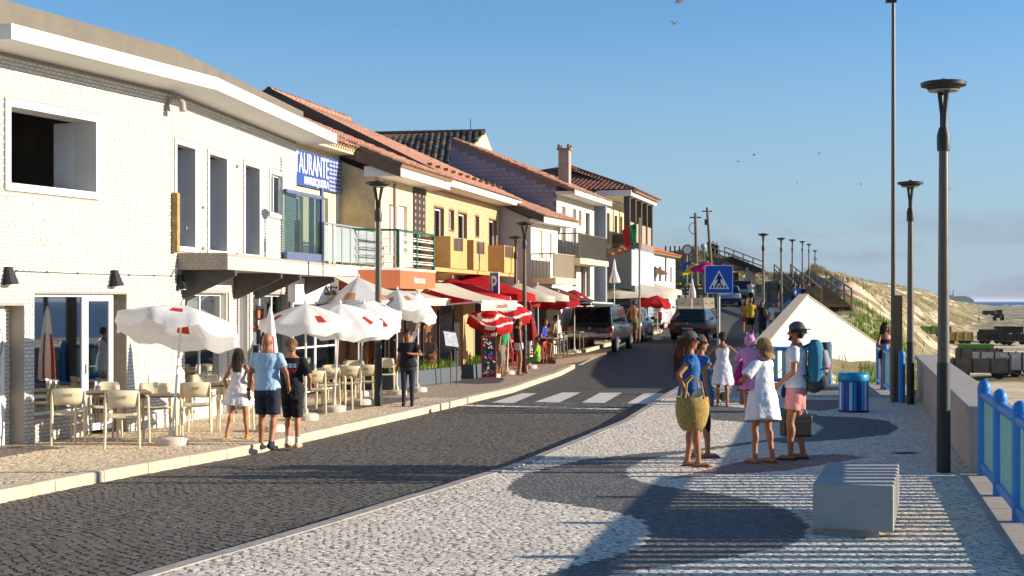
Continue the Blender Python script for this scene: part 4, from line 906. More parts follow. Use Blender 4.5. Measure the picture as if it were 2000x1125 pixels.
# ---------------- white house, side wall coloured in its shade (4)
F4 = Fac(.69, 52.0, .335); L4 = 3.4
T5 = thing('small_white_house', 'small white house with shaded grey side wall and railed balcony', 'house', (F4.x, F4.y, 0))
o5 = [F4.op(1047, 449, 1060, 505), F4.op(1066, 455, 1078, 505)]
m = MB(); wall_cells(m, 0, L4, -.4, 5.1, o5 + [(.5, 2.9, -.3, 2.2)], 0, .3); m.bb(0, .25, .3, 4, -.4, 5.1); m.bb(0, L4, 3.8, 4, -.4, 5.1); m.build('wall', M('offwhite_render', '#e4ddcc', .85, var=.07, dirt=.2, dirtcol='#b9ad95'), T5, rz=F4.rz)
q = [F4.P(-.012, y, z) - Vector((F4.x, F4.y, 0)) for y, z in ((0, -.4), (0, 5.1), (4.2, 6.95), (4.2, -.4))]; m = MB(); m.add(q + [p + Vector((F4.u[0] * .01, F4.u[1] * .01, 0)) for p in q], [(0, 1, 2, 3), (7, 6, 5, 4)]); m.build('side_wall', M('shade_tinted_side_render', '#aeb0b2', .85, var=.06, dirt=.2), T5)  # side sheet coloured grey, the shade of the end wall put into it
for o in o5:
    m = MB(); m.bb(o[0], o[1], .08, .12, o[2], o[3]); m.build('roller_shutter', m_white, T5, rz=F4.rz)
e0 = F4.P(-.15, -.55, 5.2); e1 = F4.P(L4 + 1.1, -.55, 5.2)
tiled_roof(T5, [e0, e1, F4.P(L4 + 1.1, 4.2, 7.2), F4.P(-.15, 4.2, 7.2)], '#b1826a')
m = MB(); m.bb(-.1, L4 + 1.0, -.5, .02, 4.98, 5.1); m.bb(-.1, L4 + 1.0, -.54, -.5, 4.96, 5.16); m.build('eave', m_white, T5, rz=F4.rz)
q = [F4.P(-.2, y, z) - Vector((F4.x, F4.y, 0)) for y, z in ((-.55, 4.95), (-.55, 5.2), (4.2, 7.2), (4.2, 6.9))]; m = MB(); m.add(q + [p + Vector((F4.u[0] * .06, F4.u[1] * .06, 0)) for p in q], [(0, 1, 2, 3), (7, 6, 5, 4), (0, 4, 5, 1), (1, 5, 6, 2), (3, 7, 4, 0)]); m.build('verge', m_verge, T5)
def bar_balcony(root, fac, u0, u1, d, zf, h, solid, slabm, nb, barm, solidm):
    m = MB(); m.bb(u0, u1, -d, -.003, zf - .22, zf); m.build('balcony_slab', slabm, root, rz=fac.rz); m = MB()
    m.bb(u0 + .03, u1 - .03, -d + .04, -d + .08, zf + h - .04, zf + h); m.bb(u0 + .03, u0 + .07, -d + .04, 0, zf + h - .04, zf + h)
    k = int(d / .13)
    for i in range(k): m.bb(u0 + .04, u0 + .06, -d + .1 + i * .13, -d + .12 + i * .13, zf, zf + h - .04)
    for i in range(nb): u = u0 + .06 + (u1 - u0 - .12) * i / (nb - 1); m.bb(u - .01, u + .01, -d + .05, -d + .07, zf, zf + h - .04)
    r = m.build('balcony_railing', barm, root, rz=fac.rz)
    if solid: m = MB(); m.bb(u0 + .05, u1 - .05, -d + .085, -d + .095, zf + .05, zf + h - .05); m.build('railing_panel', solidm, r)
bar_balcony(T5, F4, F4.px(1070, 588, .64)[0], F4.px(1111, 588, .64)[0], .64 + .3, 2.95, .9, True, m_beige, 24, M('pale_rail', '#9c9280', .6), M('reed_screen', '#b8a98d', .9, var=.2))
# ---------------- two-storey house with grey brick flank (5)
F5 = Fac(1.74, 55.5, .276); L5 = 6.95
T6 = thing('balcony_house', 'pale two-storey house with grey brick flank wall and long first-floor balcony', 'house', (F5.x, F5.y, 0))
o6 = [F5.op(1097, 402, 1105, 482), F5.op(1118, 407, 1126, 482), F5.op(1130, 410, 1136, 442), F5.op(1144, 415, 1152, 490)] + [F5.op(1118, 517, 1126, 560), F5.op(1135, 519, 1143, 580), F5.op(1145, 520, 1153, 580)]
m = MB(); wall_cells(m, 0, L5, -.4, 6.3, o6, 0, .3); m.build('wall', M('warm_white_render', '#dcd5c4', .85, var=.06, dirt=.15, dirtcol='#b5aa94'), T6, rz=F5.rz)
for i, o in enumerate(o6): window(T6, F5.rz, o, .12, g_dark, fm=m_brown if i > 2 else m_frame, fw=.06)
q = [F5.P(-.012, y, z) - Vector((F5.x, F5.y, 0)) for y, z in ((0, -.4), (0, 6.62), (4.3, 8.5), (4.32, 8.5), (4.32, -.4))]; m = MB(); m.add(q + [p + Vector((F5.u[0] * .25, F5.u[1] * .25, 0)) for p in q], [(0, 1, 2, 3, 4), (9, 8, 7, 6, 5), (0, 5, 6, 1), (1, 6, 7, 2), (2, 7, 8, 3)]); fl = m.build('flank_wall', M('grey_brick_joint', '#77727a', .85), T6)
bm_ = MB()
for r in range(44):
    z = 2.6 + r * .17
    top = lambda y: 6.62 + y * 1.88 / 4.3
    for k in range(17):
        y = .01 + k * .27 + (.135 if r % 2 else 0)
        if z + .16 < top(y) - .12 and y < 4.3:
            c = F5.P(-.02, y + .128, z + .08) - Vector((F5.x, F5.y, 0)); bm_.box(c, (.254, .022, .152), rz=F5.rz + math.pi / 2)
bw = bm_.build('blockwork', M('grey_flank_blocks', '#8e8993', .85, var=.14, scale=3), fl); bw['kind'] = 'stuff'
q0, q1 = F5.P(-.15, -.75, 6.42), F5.P(L5 + .3, -.75, 6.42)
tiled_roof(T6, [q0, q1, F5.P(L5 + .3, 4.3, 8.6), F5.P(-.15, 4.3, 8.6)], '#ad8068')
m = MB(); m.bb(-.1, L5 + .2, -.7, .02, 6.26, 6.38); m.bb(-.1, L5 + .2, -.76, -.7, 6.24, 6.46); m.build('eave', m_white, T6, rz=F5.rz)
ba0 = F5.px(1118, 588, .9)[0] - .5; bar_balcony(T6, F5, 0.02, F5.px(1187, 588, .9)[0], .95, 3.78, .98, True, m_beige, 40, M('grey_rail', '#57534d', .6), M('dark_reed_screen', '#6f675c', .9, var=.2))
t = thing('chimney', 'tall pale chimney stack with capped top on the pale house roof', 'chimney', W(1103, 362, 59), F5.rz)
m = MB(); m.bb(-.22, .22, -.22, .22, -.3, 1.45); m.build('stack', M('chimney_render', '#a09484', .9, var=.2, dirt=.4), t)
m = MB(); m.bb(-.28, .28, -.28, .28, 1.452, 1.52); [m.bb(x - .05, x + .05, y - .05, y + .05, 1.522, 1.68) for x in (-.2, .2) for y in (-.2, .2)]; m.build('cap', M('chimney_cap', '#8d7b66', .9), t)
# ---------------- house with colonnade (6)
F6 = Fac(4.1, 64.0, .26); L6 = 3.9
T7 = thing('colonnade_house', 'yellow house with hipped brown tile roof and first-floor colonnade over a blue-grey shop', 'house', (F6.x, F6.y, 0))
m_yel = M('pale_yellow_render', '#e6d6a8', .85, var=.06)
o7 = [F6.op(1185, 415, 1191, 476), F6.op(1200, 420, 1206, 476), F6.op(1211, 422, 1216, 476)]
m = MB(); wall_cells(m, -.9, L6 + 8, .1, 6.7, o7, 0, .3); m.build('wall', m_yel, T7, rz=F6.rz)
for o in o7: window(T7, F6.rz, o, .1, g_dark, fm=m_brown, fw=.07)
m = MB(); q = F6.P(-.9, 0, 0); m.bb(-1.2, -.905, -.35, 6, .1, 6.3); m.build('side_wall', M('blue_grey_render', '#9aa0a6', .85), T7, rz=F6.rz)
dl = 1.35; u6 = F6.px(1232, 588, dl)[0]; u7 = F6.px(1277, 588, dl)[0]
m = MB(); m.bb(L6 - 1.6, u7 + .1, -dl, -.003, 4.5, 4.78); m.build('balcony_slab', M('brown_slab', '#8b7566', .85), T7, rz=F6.rz)
m_col = M('dark_column', '#4d463f', .75)
for k in range(5):
    u = u6 + .1 + (u7 - u6 - .2) * k / 4; m = MB(); m.bb(u - .13, u + .13, -dl + .05, -dl + .31, 4.78, 6.75); m.build('column', m_col, T7, rz=F6.rz)
for k in range(4):
    a = u6 + .1 + (u7 - u6 - .2) * k / 4 + .13; b = u6 + .1 + (u7 - u6 - .2) * (k + 1) / 4 - .13; m = MB(); m.bb(a, b, -dl + .1, -dl + .2, 4.79, 5.65); m.build('parapet_panel', M('fawn_panel', '#a3937e', .85), T7, rz=F6.rz)
m = MB(); m.bb(L6 - 1.6, L6 - 1.5, -dl, 0, 4.79, 5.2); m.bb(-.2, u6, -.75, -.7, 5.1, 5.14); m.build('rail', M('grey_rail'), T7, rz=F6.rz)
m = MB(); m.bb(-1.0, u7 + .25, -dl - .1, .1, 6.76, 7.0); m.build('eave', m_white, T7, rz=F6.rz)
EC = F6.P(u6 - .3, -dl - .25, 7.02); EF = F6.P(u7 + .5, -dl - .25, 7.02); EL = F6.P(u6 - .3, 8.6, 7.02); AP = F6.P(u6 + 3.4, 3.6, 9.1)
AP = Vector((2.9, 71.5, 8.85)); AP2 = F6.P(u7 - 1, 3.2, 8.85)
tiled_roof(T7, [EL, EC, AP], '#8a5a45'); tiled_roof(T7, [EC, EF, AP2, AP], '#8a5a45'); ridge(T7, AP, EC, '#7d5240'); ridge(T7, AP, EL, '#7d5240')
# shop under it
m = MB(); ush = L6 - 2.6; ops = [(ush + 1.0, ush + 2.2, .2, 3.0)]
m.bb(L6 - 3.2, u7, -dl + .02, -.005, -.2, 4.495); m.build('shop_wall', M('shop_blue_grey', '#7c8794', .8, var=.1), T7, rz=F6.rz)
for u0, u1, z0, z1 in ((u6 + 1.4, u6 + 2.6, .3, 2.6), (u6 + 3.2, u6 + 4.6, .3, 2.6)): window(T7, F6.rz, (u0, u1, z0, z1), -dl - .06, g_dark)
m = MB(); m.bb(u6 + .2, u7 - .1, -dl - .012, -dl + .018, 2.8, 4.4); m.build('mural_panel', M('mural', '#b7c6d2', .7, var=.25, scale=1.2), T7, rz=F6.rz)
# camera-facing side of the shop: dark window with white grilles
c = F6.P(L6 - 3.2, -dl / 2, 0)
m = MB(); um = L6 - 3.2; m.bb(um - .03, um - .004, -dl + .25, -.25, 1.0, 2.6, 0); m.bb(um - .05, um - .032, -dl + .2, -.2, 1.95, 2.05, 1); m.bb(um - .05, um - .032, -dl + .2, -.2, 2.55, 2.65, 1); m.build('window', [m_black, m_dgrey], T7, rz=F6.rz)
# pizza slice sign
t = thing('pizza_sign', 'pizza-slice shaped sign fixed to the blue-grey shop', 'sign', W(1206, 490, 63.0), 0)
m = MB(); m.slab([(-.75, 0, -.35), (.55, 0, -.05), (.6, 0, .25), (.2, 0, .3)], .06); m.build('slice', M('pizza_crust', '#9a5a2c', .8, var=.4, scale=9), t)
m = MB(); [m.lathe([(.09, 0), (.08, .02)], 8, c=(0, 0, 0)) for _ in range(1)]
m = MB()
for x, z in ((-.2, -.12), (.1, .02), (.35, .1), (.2, .18)): m.bb(x - .07, x + .07, -.02, -.003, z - .05, z + .05)
m.build('topping', M('pizza_topping', '#d9c08a', .8, var=.3), t)
# ---------------- low white house with orange roof (7)
F7 = Fac(6.85, 72.3, .268); L7 = 9.8
T8 = thing('low_white_house', 'low white house with orange tile roof at the end of the row', 'house', (F7.x, F7.y, 0))
o8 = [F7.op(1265, 497, 1272, 600), F7.op(1277, 520, 1281, 550), F7.op(1287, 520, 1292, 550), F7.op(1298, 503, 1302, 550), F7.op(1309, 521, 1312, 552)]
m = MB(); wall_cells(m, 0, L7, 0, 4.6, o8, 0, .3); m.bb(0, .3, .3, 5, 0, 4.6); m.build('wall', m_white, T8, rz=F7.rz)
for o in o8: window(T8, F7.rz, o, .1, g_dark, fm=m_brown)
tiled_roof(T8, [F7.P(-.1, -.3, 4.65), F7.P(L7 + .2, -.3, 4.65), F7.P(L7 + .2, 3.2, 5.75), F7.P(-.1, 3.2, 5.75)], '#c4703f')
m = MB(); m.bb(.2, .5, .6, .9, 4.5, 6.0); m.build('chimney', M('chimney_render'), T8, rz=F7.rz)
# ---------------- dark-roofed house behind
T9 = thing('rear_house', 'tall house behind the row with dark tile roof and cream gable', 'house', (-6, 80, 0))
RR, RL = W(947, 257, 78), W(720, 262, 78); ER, EL9 = W(893, 318, 71), W(640, 330, 71); BR = W(975, 330, 84)
tiled_roof(T9, [EL9, ER, RR, RL], '#57483c', sc=1.45, dv=.45)  # dark brown tiles, tone varied strongly from tile to tile
m = MB(); off = Vector((-6, 80, 0)); q = [ER - off, RR - off, BR - off, Vector((BR.x, BR.y, 0)) - off, Vector((ER.x, ER.y, 0)) - off]
m.add(q + [p + Vector((-.4, 0, -.02)) for p in q], [(4, 3, 2, 1, 0), (5, 6, 7, 8, 9)]); m.build('gable_wall', m_cream, T9)
m = MB(); m.bb(EL9.x + 6, ER.x + 6 - .4, -8.6, -8.3, 0, 8.7); m.build('wall', m_stain, T9); ridge(T9, RL, RR, '#4a3f36', .14)
m = MB(); p = W(919, 285, 74); m.tube([(0, 0, 0), (0, 0, 1.4)], .02, 5); tag(m.build('aerial', m_dgrey, loc=p), 'thin television aerial on the ridge of the dark roof', 'aerial')
# ------------------------------------------------ walls, fences and furniture of the promenade
m_cwall = M('cast_concrete', '#b0a394', .85, var=.12, scale=3, bump=.2, dirt=.3, dirtcol='#7d7266'); m_cap = M('concrete_coping', '#aaa095', .85, var=.12, scale=4, bump=.2, dirt=.2)
t = thing('promenade_wall', 'low concrete promenade wall with flat coping beside the beach', 'wall', (5.58, 17.3, 0))
rzw = math.atan2(15.5, 3.78); Lw = math.hypot(3.78, 15.5) + 1.2; n = 12
for k in range(n):
    m = MB(); m.bb(Lw * k / n + .004, Lw * (k + 1) / n - .004, -.46, -.02, -.6, .72); m.build('wall_panel', m_cwall, t, rz=rzw)
for k in range(6):
    m = MB(); m.bb(Lw * k / 6 + .004, Lw * (k + 1) / 6 - .004, -.52, .03, .722, .82); m.build('coping', m_cap, t, rz=rzw, bevel=.008)
m_blue = M('blue_gloss_paint', '#2a7fc4', .45, var=.12, scale=9, bump=.2, dirt=.3, dirtcol='#27597f'); m_slat = M('pale_green_slat', '#8fc4b4', .5, var=.05)
def fence(label, x0, y0, x1, y1, n, zb, per=8, group=None):
    L = math.hypot(x1 - x0, y1 - y0); t = thing('picket_fence', label, 'fence', (x0, y0, zb), math.atan2(y1 - y0, x1 - x0), group); s = L / n
    sm = None
    for k in range(n + 1):
        m = MB(); m.lathe([(.075, -.3), (.075, 1.03), (.08, 1.035), (.08, 1.06), (.075, 1.065), (.07, 1.1), (.052, 1.135), (.025, 1.155), (.002, 1.16)], 16, c=(s * k, 0, 0)); m.build('post', m_blue, t, smooth=40)
    for k in range(n):
        m = MB(); m.tube([(s * k + .08, 0, .97), (s * (k + 1) - .08, 0, .97)], .058, 12); m.build('rail', m_blue, t, smooth=40)
        m = MB(); m.tube([(s * k + .08, 0, .12), (s * (k + 1) - .08, 0, .12)], .055, 12); m.build('rail', m_blue, t, smooth=40)
        for j in range(per):
            u = s * k + .1 + (s - .2) * (j + .5) / per
            if sm is None:
                m = MB(); m.bb(-.07, .07, -.014, .014, .12, .94); o = m.build('slat', m_slat, t); sm = o.data
            else: o = bpy.data.objects.new('slat', sm); COL.objects.link(o); o.parent = t
            o.location = (u, 0, 0)
    return t
fence('blue fence with ball-topped posts and pale green slats beside the concrete bench', 5.66, 17.05, 3.95, 9.85, 4, .0, per=6)
fence('short blue fence with ball-topped posts at the far end of the promenade wall', 8.55, 31.2, 9.9, 38.4, 3, -.14)
p0 = W(1623, 744, 38.4); fence('blue fence with pale slats at the edge of the plaza before the white wall', p0.x, 38.6, p0.x - 2.2, 38.55, 1, -.16)
# promenade edge kerb under the fence
m = MB(); a = Vector((5.75, 17.3, 0)); b = Vector((2.4, 3.2, 0)); d = (b - a).normalized(); nn = Vector((-d.y, d.x, 0))
for k in range(14):
    p, q = a.lerp(b, k / 14) , a.lerp(b, (k + .985) / 14); m = MB(); pp = [p + nn * -.3, q + nn * -.3, q + nn * .35, p + nn * .35]; m.prism([(v.x, v.y) for v in pp], -.4, .012); o = m.build('edge_stone', m_cap, prom_n)
# concrete bench
t = thing('concrete_bench', 'solid pale concrete block bench on the patterned pavement', 'bench', (2.68 + .34, 12.6 + .0, .0), -math.radians(16.7))
m = MB(); m.bb(-.35, .35, 0, 1.75, .065, .475); m.build('block', M('pale_concrete', '#a9a59d', .85, var=.12, scale=5, bump=.35, bscale=60, dirt=.45, dirtcol='#7d776d'), t, bevel=.014)
m = MB(); m.bb(-.25, .22, .06, 1.65, -.02, .064); m.build('plinth', m_cap, t)
# litter bin with blue slats and liner
g = G(1667, 804); t = thing('litter_bin', 'round litter bin of blue and white slats with turquoise liner', 'bin', g, 0)
r = .28; cols = ['#1e4f9c', '#9ccfe6', '#2f7fc4', '#163f86', '#4aa3d6', '#cfe3ea', '#2a62ae']
for k in range(22):
    a = 2 * math.pi * k / 22; m = MB(); m.box((0, 0, .36), (.02, .066, .64)); o = m.build('slat', M('bin_paint_%d' % (k % 7), cols[k % 7], .5, var=.05), t); o.location = (r * math.cos(a), r * math.sin(a), 0); o.rotation_euler = (0, 0, a)
m = MB(); m.lathe([(.24, .0), (.25, .04), (.25, .69), (.24, .7)], 20); m.build('drum', m_dgrey, t, smooth=40)
m = MB(); m.lathe([(.3, .6), (.31, .66), (.3, .72), (.29, .775), (.25, .76), (.24, .5)], 30, wav=lambda q, i: 1 + .025 * math.sin(9 * q + i) + .015 * math.sin(23 * q)); m.build('liner', M('turquoise_plastic', '#1e9cc0', .35, var=.1, scale=12, transl=.2), t, smooth=True)
m = MB(); m.lathe([(.3, -.02), (.3, .03), (.28, .035)], 20); m.build('foot', m_black, t, smooth=40)
# ---- street lamps
m_pole = M('lamp_pole_metal', '#5e5850', .42, metal=.3, var=.06); m_ring = M('lamp_dark_metal', '#2c2d2b', .5, var=.05)
def street_lamp():
    t = thing('street_lamp', 'x', 'street lamp', (0, 0, 0), 0, 'disc-headed street lamps')
    m = MB(); m.tube([(0, 0, 0), (0, 0, 1.35)], [.086, .08], 14); m.build('base_sleeve', m_ring, t, smooth=40)
    m = MB(); m.tube([(0, 0, 1.35), (0, 0, 4.05)], [.074, .056], 14); m.build('pole', m_pole, t, smooth=40)
    m = MB(); m.lathe([(.075, 3.95), (.08, 4.0), (.08, 4.14), (.055, 4.24)], 14); m.build('collar', m_ring, t, smooth=40)
    for s in (-1, 1):
        m = MB(); m.tube([(0, s * .02, 4.2), (0, s * .03, 4.4), (0, s * .09, 4.74)], [.035, .03, .04], 8); m.build('arm', m_ring, t, smooth=40)
    m = MB(); m.lathe([(.17, 4.70), (.2, 4.72), (.22, 4.745), (.27, 4.75), (.275, 4.79), (.25, 4.8), (.05, 4.81), (.03, 4.84)], 28); m.build('lamp_head', m_ring, t, smooth=40)
    m = MB(); m.lathe([(.18, 4.685), (.185, 4.699)], 20); m.build('lens', M('lamp_lens', '#8c8a80', .3), t)
    return t
lamp0 = street_lamp(); first = True
lamps = [((5.31, 17.5), 1, 0.2, 'nearest tall street lamp, beside the promenade wall and concrete bench'), ((8.6, 30.7), 1, .25, 'street lamp beside the timber-clad mast on the promenade'),
         ((12.4, 70.2), 1, .3, 'street lamp rising behind the group with the yellow shirt'), ((16.6, 87.7), 1, .3, 'second street lamp along the rising road past the white wall'), ((20.5, 104), 1, .3, 'third street lamp along the rising road past the white wall'),
         ((24.5, 120), 1, .3, 'fourth street lamp along the rising road past the white wall'), ((28.6, 137), 1, .3, 'fifth street lamp along the rising road past the white wall'), ((32.6, 153), 1, .3, 'sixth, shorter-looking street lamp along the road to the dunes'), ((35.2, 165), 1, .3, 'last street lamp of the row before the dunes'),
         ((-2.84, 30.2), .99, 1.5, 'street lamp standing in front of the restaurant terraces by the woman in black'), ((.4, 45.6), 1, 1.5, 'street lamp by the red parasols at the parking bay'), ((.13, 50), .93, .3, 'street lamp just behind another one by the shaded side wall')]
for (x, y), s, rz, lab in lamps:
    t = lamp0 if first else copy_tree(lamp0); first = False
    t.location = (x, y, {153: 2.75, 165: 2.2}.get(y, H(y))); t.rotation_euler = (0, 0, rz); t.scale = (s, s, s); t['label'] = lab
t = thing('light_mast', 'very tall slim mast rising from a timber-clad foot', 'mast', (8.42, 31.4, H(31.4)))
m = MB(); m.tube([(0, 0, 0), (0, 0, 9.0)], [.06, .04], 12); m.build('pole', m_pole, t, smooth=40)
m = MB(); m.box((.075, .02, 1.18), (.2, .22, 2.36)); m.build('timber_cladding', M('mast_timber', '#6b5740', .85, var=.25, scale=7, bump=.3, dirt=.3), t)
m = MB(); m.box((-.05, 0, 8.86), (.22, .12, .08)); m.build('floodlight', m_black, t)
# ---- signs
t = thing('crossing_sign', 'square blue pedestrian crossing sign on a grey pole', 'road sign', (4.77, 32.8, H(32.8)))
z = 2.6 - H(32.8); s = .325
m = MB(); m.tube([(0, .03, 0), (0, .03, z + .3)], .035, 12); m.build('pole', M('galvanised_pole', '#9a9c9b', .45, metal=.5, var=.08), t, smooth=40)
def rrect(w, r, y, zc, n=5):
    P = []
    for cx, cz, a0 in ((w - r, w - r, 0), (-w + r, w - r, 90), (-w + r, -w + r, 180), (w - r, -w + r, 270)):
        for k in range(n + 1): a = math.radians(a0 + 90 * k / n); P.append((cx + r * math.cos(a), y, zc + cz + r * math.sin(a)))
    return P
m = MB(); m.slab(rrect(s, .05, -.02, z), .03); m.slab([(x, y, w_) for x, y, w_ in rrect(s - .015, .045, -.024, z)], .003, 1); m.build('plate', [M('sign_rim', '#dfe3e6', .4, var=0), M('sign_blue_film', '#0b4fae', .4, var=.02)], t)
m = MB(); m.slab([(-.235, -.027, z - .22), (.235, -.027, z - .22), (0, -.027, z + .215)], .002); m.build('triangle', M('sign_rim'), t)
m = MB(); y = -.032
for x in (-.15, -.075, 0, .075, .15): m.slab([(x - .03, y, z - .2), (x + .012, y, z - .2), (x + .02, y, z - .135), (x - .012, y, z - .135)], .002)
fig = [[(-.025, .0), (.03, .0), (.04, -.09), (.085, -.19), (.055, -.195), (.008, -.085), (-.02, -.1), (-.075, -.19), (-.1, -.18), (-.045, -.07)], [(-.035, .075), (.04, .075), (.035, -.01), (-.03, -.01)], [(-.035, .075), (-.075, -.015), (-.055, -.025), (-.015, .05)], [(.04, .075), (.085, .0), (.068, -.015), (.02, .045)]]
for P in fig: m.slab([(a, y - .001, z + b) for a, b in reversed(P)] if sum(P[i][0] * P[(i + 1) % len(P)][1] - P[(i + 1) % len(P)][0] * P[i][1] for i in range(len(P))) < 0 else [(a, y - .001, z + b) for a, b in P], .002)
m.slab([(.026 * math.cos(k * .628), y - .001, z + .105 + .028 * math.sin(k * .628)) for k in range(10)], .002); m.build('pictogram', M('sign_black', '#101010', .5, var=0), t)
g = G(962, 741); t = thing('parking_sign', 'tall narrow blue parking sign on a pole among red parasols', 'road sign', (W(966, 0, 43).x, 43, H(43)), math.radians(-62))
m = MB(); m.tube([(0, .03, 0), (0, .03, 3.1)], .03, 10); m.build('pole', M('galvanised_pole'), t, smooth=40)
m = MB(); m.bb(-.3, .3, -.02, .01, 2.33, 3.15); m.bb(-.27, .27, -.025, -.0205, 2.36, 3.12, 1); m.build('plate', [M('sign_rim'), M('sign_blue_film')], t); text('P', 'lettering', .75, M('sign_rim'), t, (0, -.028, 2.74), (math.pi / 2, 0, 0), bold=.01)
t = thing('no_entry_sign', 'round white red-rimmed sign above a blue square sign far up the road', 'road sign', (12.2, 99, H(99)))
zb = 2.1 + 100 / F * 99 - H(99); m = MB(); m.tube([(0, .05, 0), (0, .05, zb + .3)], .04, 8); m.build('pole', M('galvanised_pole'), t)
m = MB(); m.lathe([(.38, 0), (.38, .03)], 24); m.lathe([(.28, .031), (.28, .036)], 24, mi=1); o = m.build('disc', [M('sign_red', '#b3262b', .5, var=0), M('sign_rim')], t); o.location = (0, 0, zb); o.rotation_euler = (math.pi / 2, 0, 0)
m = MB(); m.bb(-.33, .33, -.03, 0, zb - 1.5, zb - .85); m.bb(-.06, .06, -.036, -.031, zb - 1.45, zb - .95, 1); m.bb(-.16, .16, -.036, -.031, zb - 1.05, zb - .95, 2); m.build('plate', [M('sign_blue_film'), M('sign_rim'), M('sign_red')], t)
# ---- white ramp wall
m_ww = M('white_washed_wall', '#c4c3be', .85, var=.07, scale=1.5, bump=.15, dirt=.5, dirtcol='#a39c90')
t = thing('ramp_wall', 'white rendered wall rising to a peak beside the beach ramp', 'wall', (10.45, 50, 0))
C, A, B = Vector((6.75, 38.9, .62)), Vector((13.3, 64, 2.33)), Vector((18.3, 68.5, -.45))
def wallseg(m, p, q, zb0, zb1, th, mi=0):
    d = Vector((q.x - p.x, q.y - p.y, 0)).normalized(); nn = Vector((-d.y, d.x, 0)) * th
    b0, b1 = Vector((p.x, p.y, zb0)), Vector((q.x, q.y, zb1)); vs = [b0, b1, q, p, b0 + nn, b1 + nn, q + nn, p + nn]; o = Vector((10.45, 50, 0))
    m.add([v - o for v in vs], [(0, 1, 2, 3), (7, 6, 5, 4), (0, 4, 5, 1), (1, 5, 6, 2), (2, 6, 7, 3), (3, 7, 4, 0)], mi)
m = MB(); wallseg(m, C, A, -1.2, -2.5, .35); m.build('wall_panel', m_ww, t)
m = MB(); wallseg(m, A + Vector((.003, 0, 0)), B, -2.5, -3.5, .35); m.build('wall_panel', m_ww, t)
m = MB()
for p, q in ((C, A),):
    d = Vector((q.x - p.x, q.y - p.y, 0)).normalized(); nn = Vector((-d.y, d.x, 0)); a, b = p - nn * .04 + Vector((0, 0, .005)), q - nn * .04 + Vector((0, 0, .005)); vs = [a, b, b + nn * .42, a + nn * .42]; o = Vector((10.45, 50, 0)); vs = [v - o for v in vs] + [v - o + Vector((0, 0, .09)) for v in vs]
    m.add(vs, [(3, 2, 1, 0), (4, 5, 6, 7), (0, 1, 5, 4), (1, 2, 6, 5), (2, 3, 7, 6), (3, 0, 4, 7)])
m.build('coping', M('stone_coping', '#b9aa94', .85, var=.12), t)
m = MB(); p, q = A + Vector((0, 0, .006)), B + Vector((0, 0, .006)); d = Vector((q.x - p.x, q.y - p.y, 0)).normalized(); nn = Vector((-d.y, d.x, 0)); o = Vector((10.45, 50, 0)); a, b = p - nn * .03 - o, q - nn * .03 - o; vs = [a, b, b + nn * .45, a + nn * .45]; vs += [v + Vector((0, 0, .05)) for v in vs]
m.add(vs, [(3, 2, 1, 0), (4, 5, 6, 7), (0, 1, 5, 4), (1, 2, 6, 5), (2, 3, 7, 6), (3, 0, 4, 7)]); m.build('coping', M('stone_coping'), t)
# parapet running on uphill behind the peak, sandstone
t = thing('uphill_parapet', 'sandy stone parapet climbing with the road behind the white wall', 'wall', (10.5, 50.4, 0))
m_ss = M('sandstone_blocks', '#cdb88c', .9, var=.2, scale=2, bump=.3); P = [(13.4, 64.8), (14.5, 70), (16.1, 79), (18.0, 88), (23.6, 112), (29.7, 137)]
for (x0, y0), (x1, y1) in zip(P, P[1:]):
    k = max(1, int(math.hypot(x1 - x0, y1 - y0) / 3))
    for i in range(k):
        ax, ay, bx, by = [x0 + (x1 - x0) * i / k, y0 + (y1 - y0) * i / k, x0 + (x1 - x0) * (i + .99) / k, y0 + (y1 - y0) * (i + .99) / k]; m = MB(); wallseg(m, Vector((ax, ay, H(ay) + .8)), Vector((bx, by, H(by) + .8)), -1.5, -1.0, .35)
        ob = m.build('parapet_block', m_ss, t); ob.location = (10.45 - 10.5, 50 - 50.4, 0)
# timber posts along the far promenade
for x, y, h, lab in ((11.6, 62, 1.3, 'square timber post beside the second lamp past the white wall'), (19.9, 110, 1.6, 'square timber post among the people far up the road')):
    m = MB(); m.box((0, 0, h / 2), (.3, .3, h)); tag(m.build('timber_bollard', M('mast_timber'), loc=(x, y, H(y))), lab, 'post')
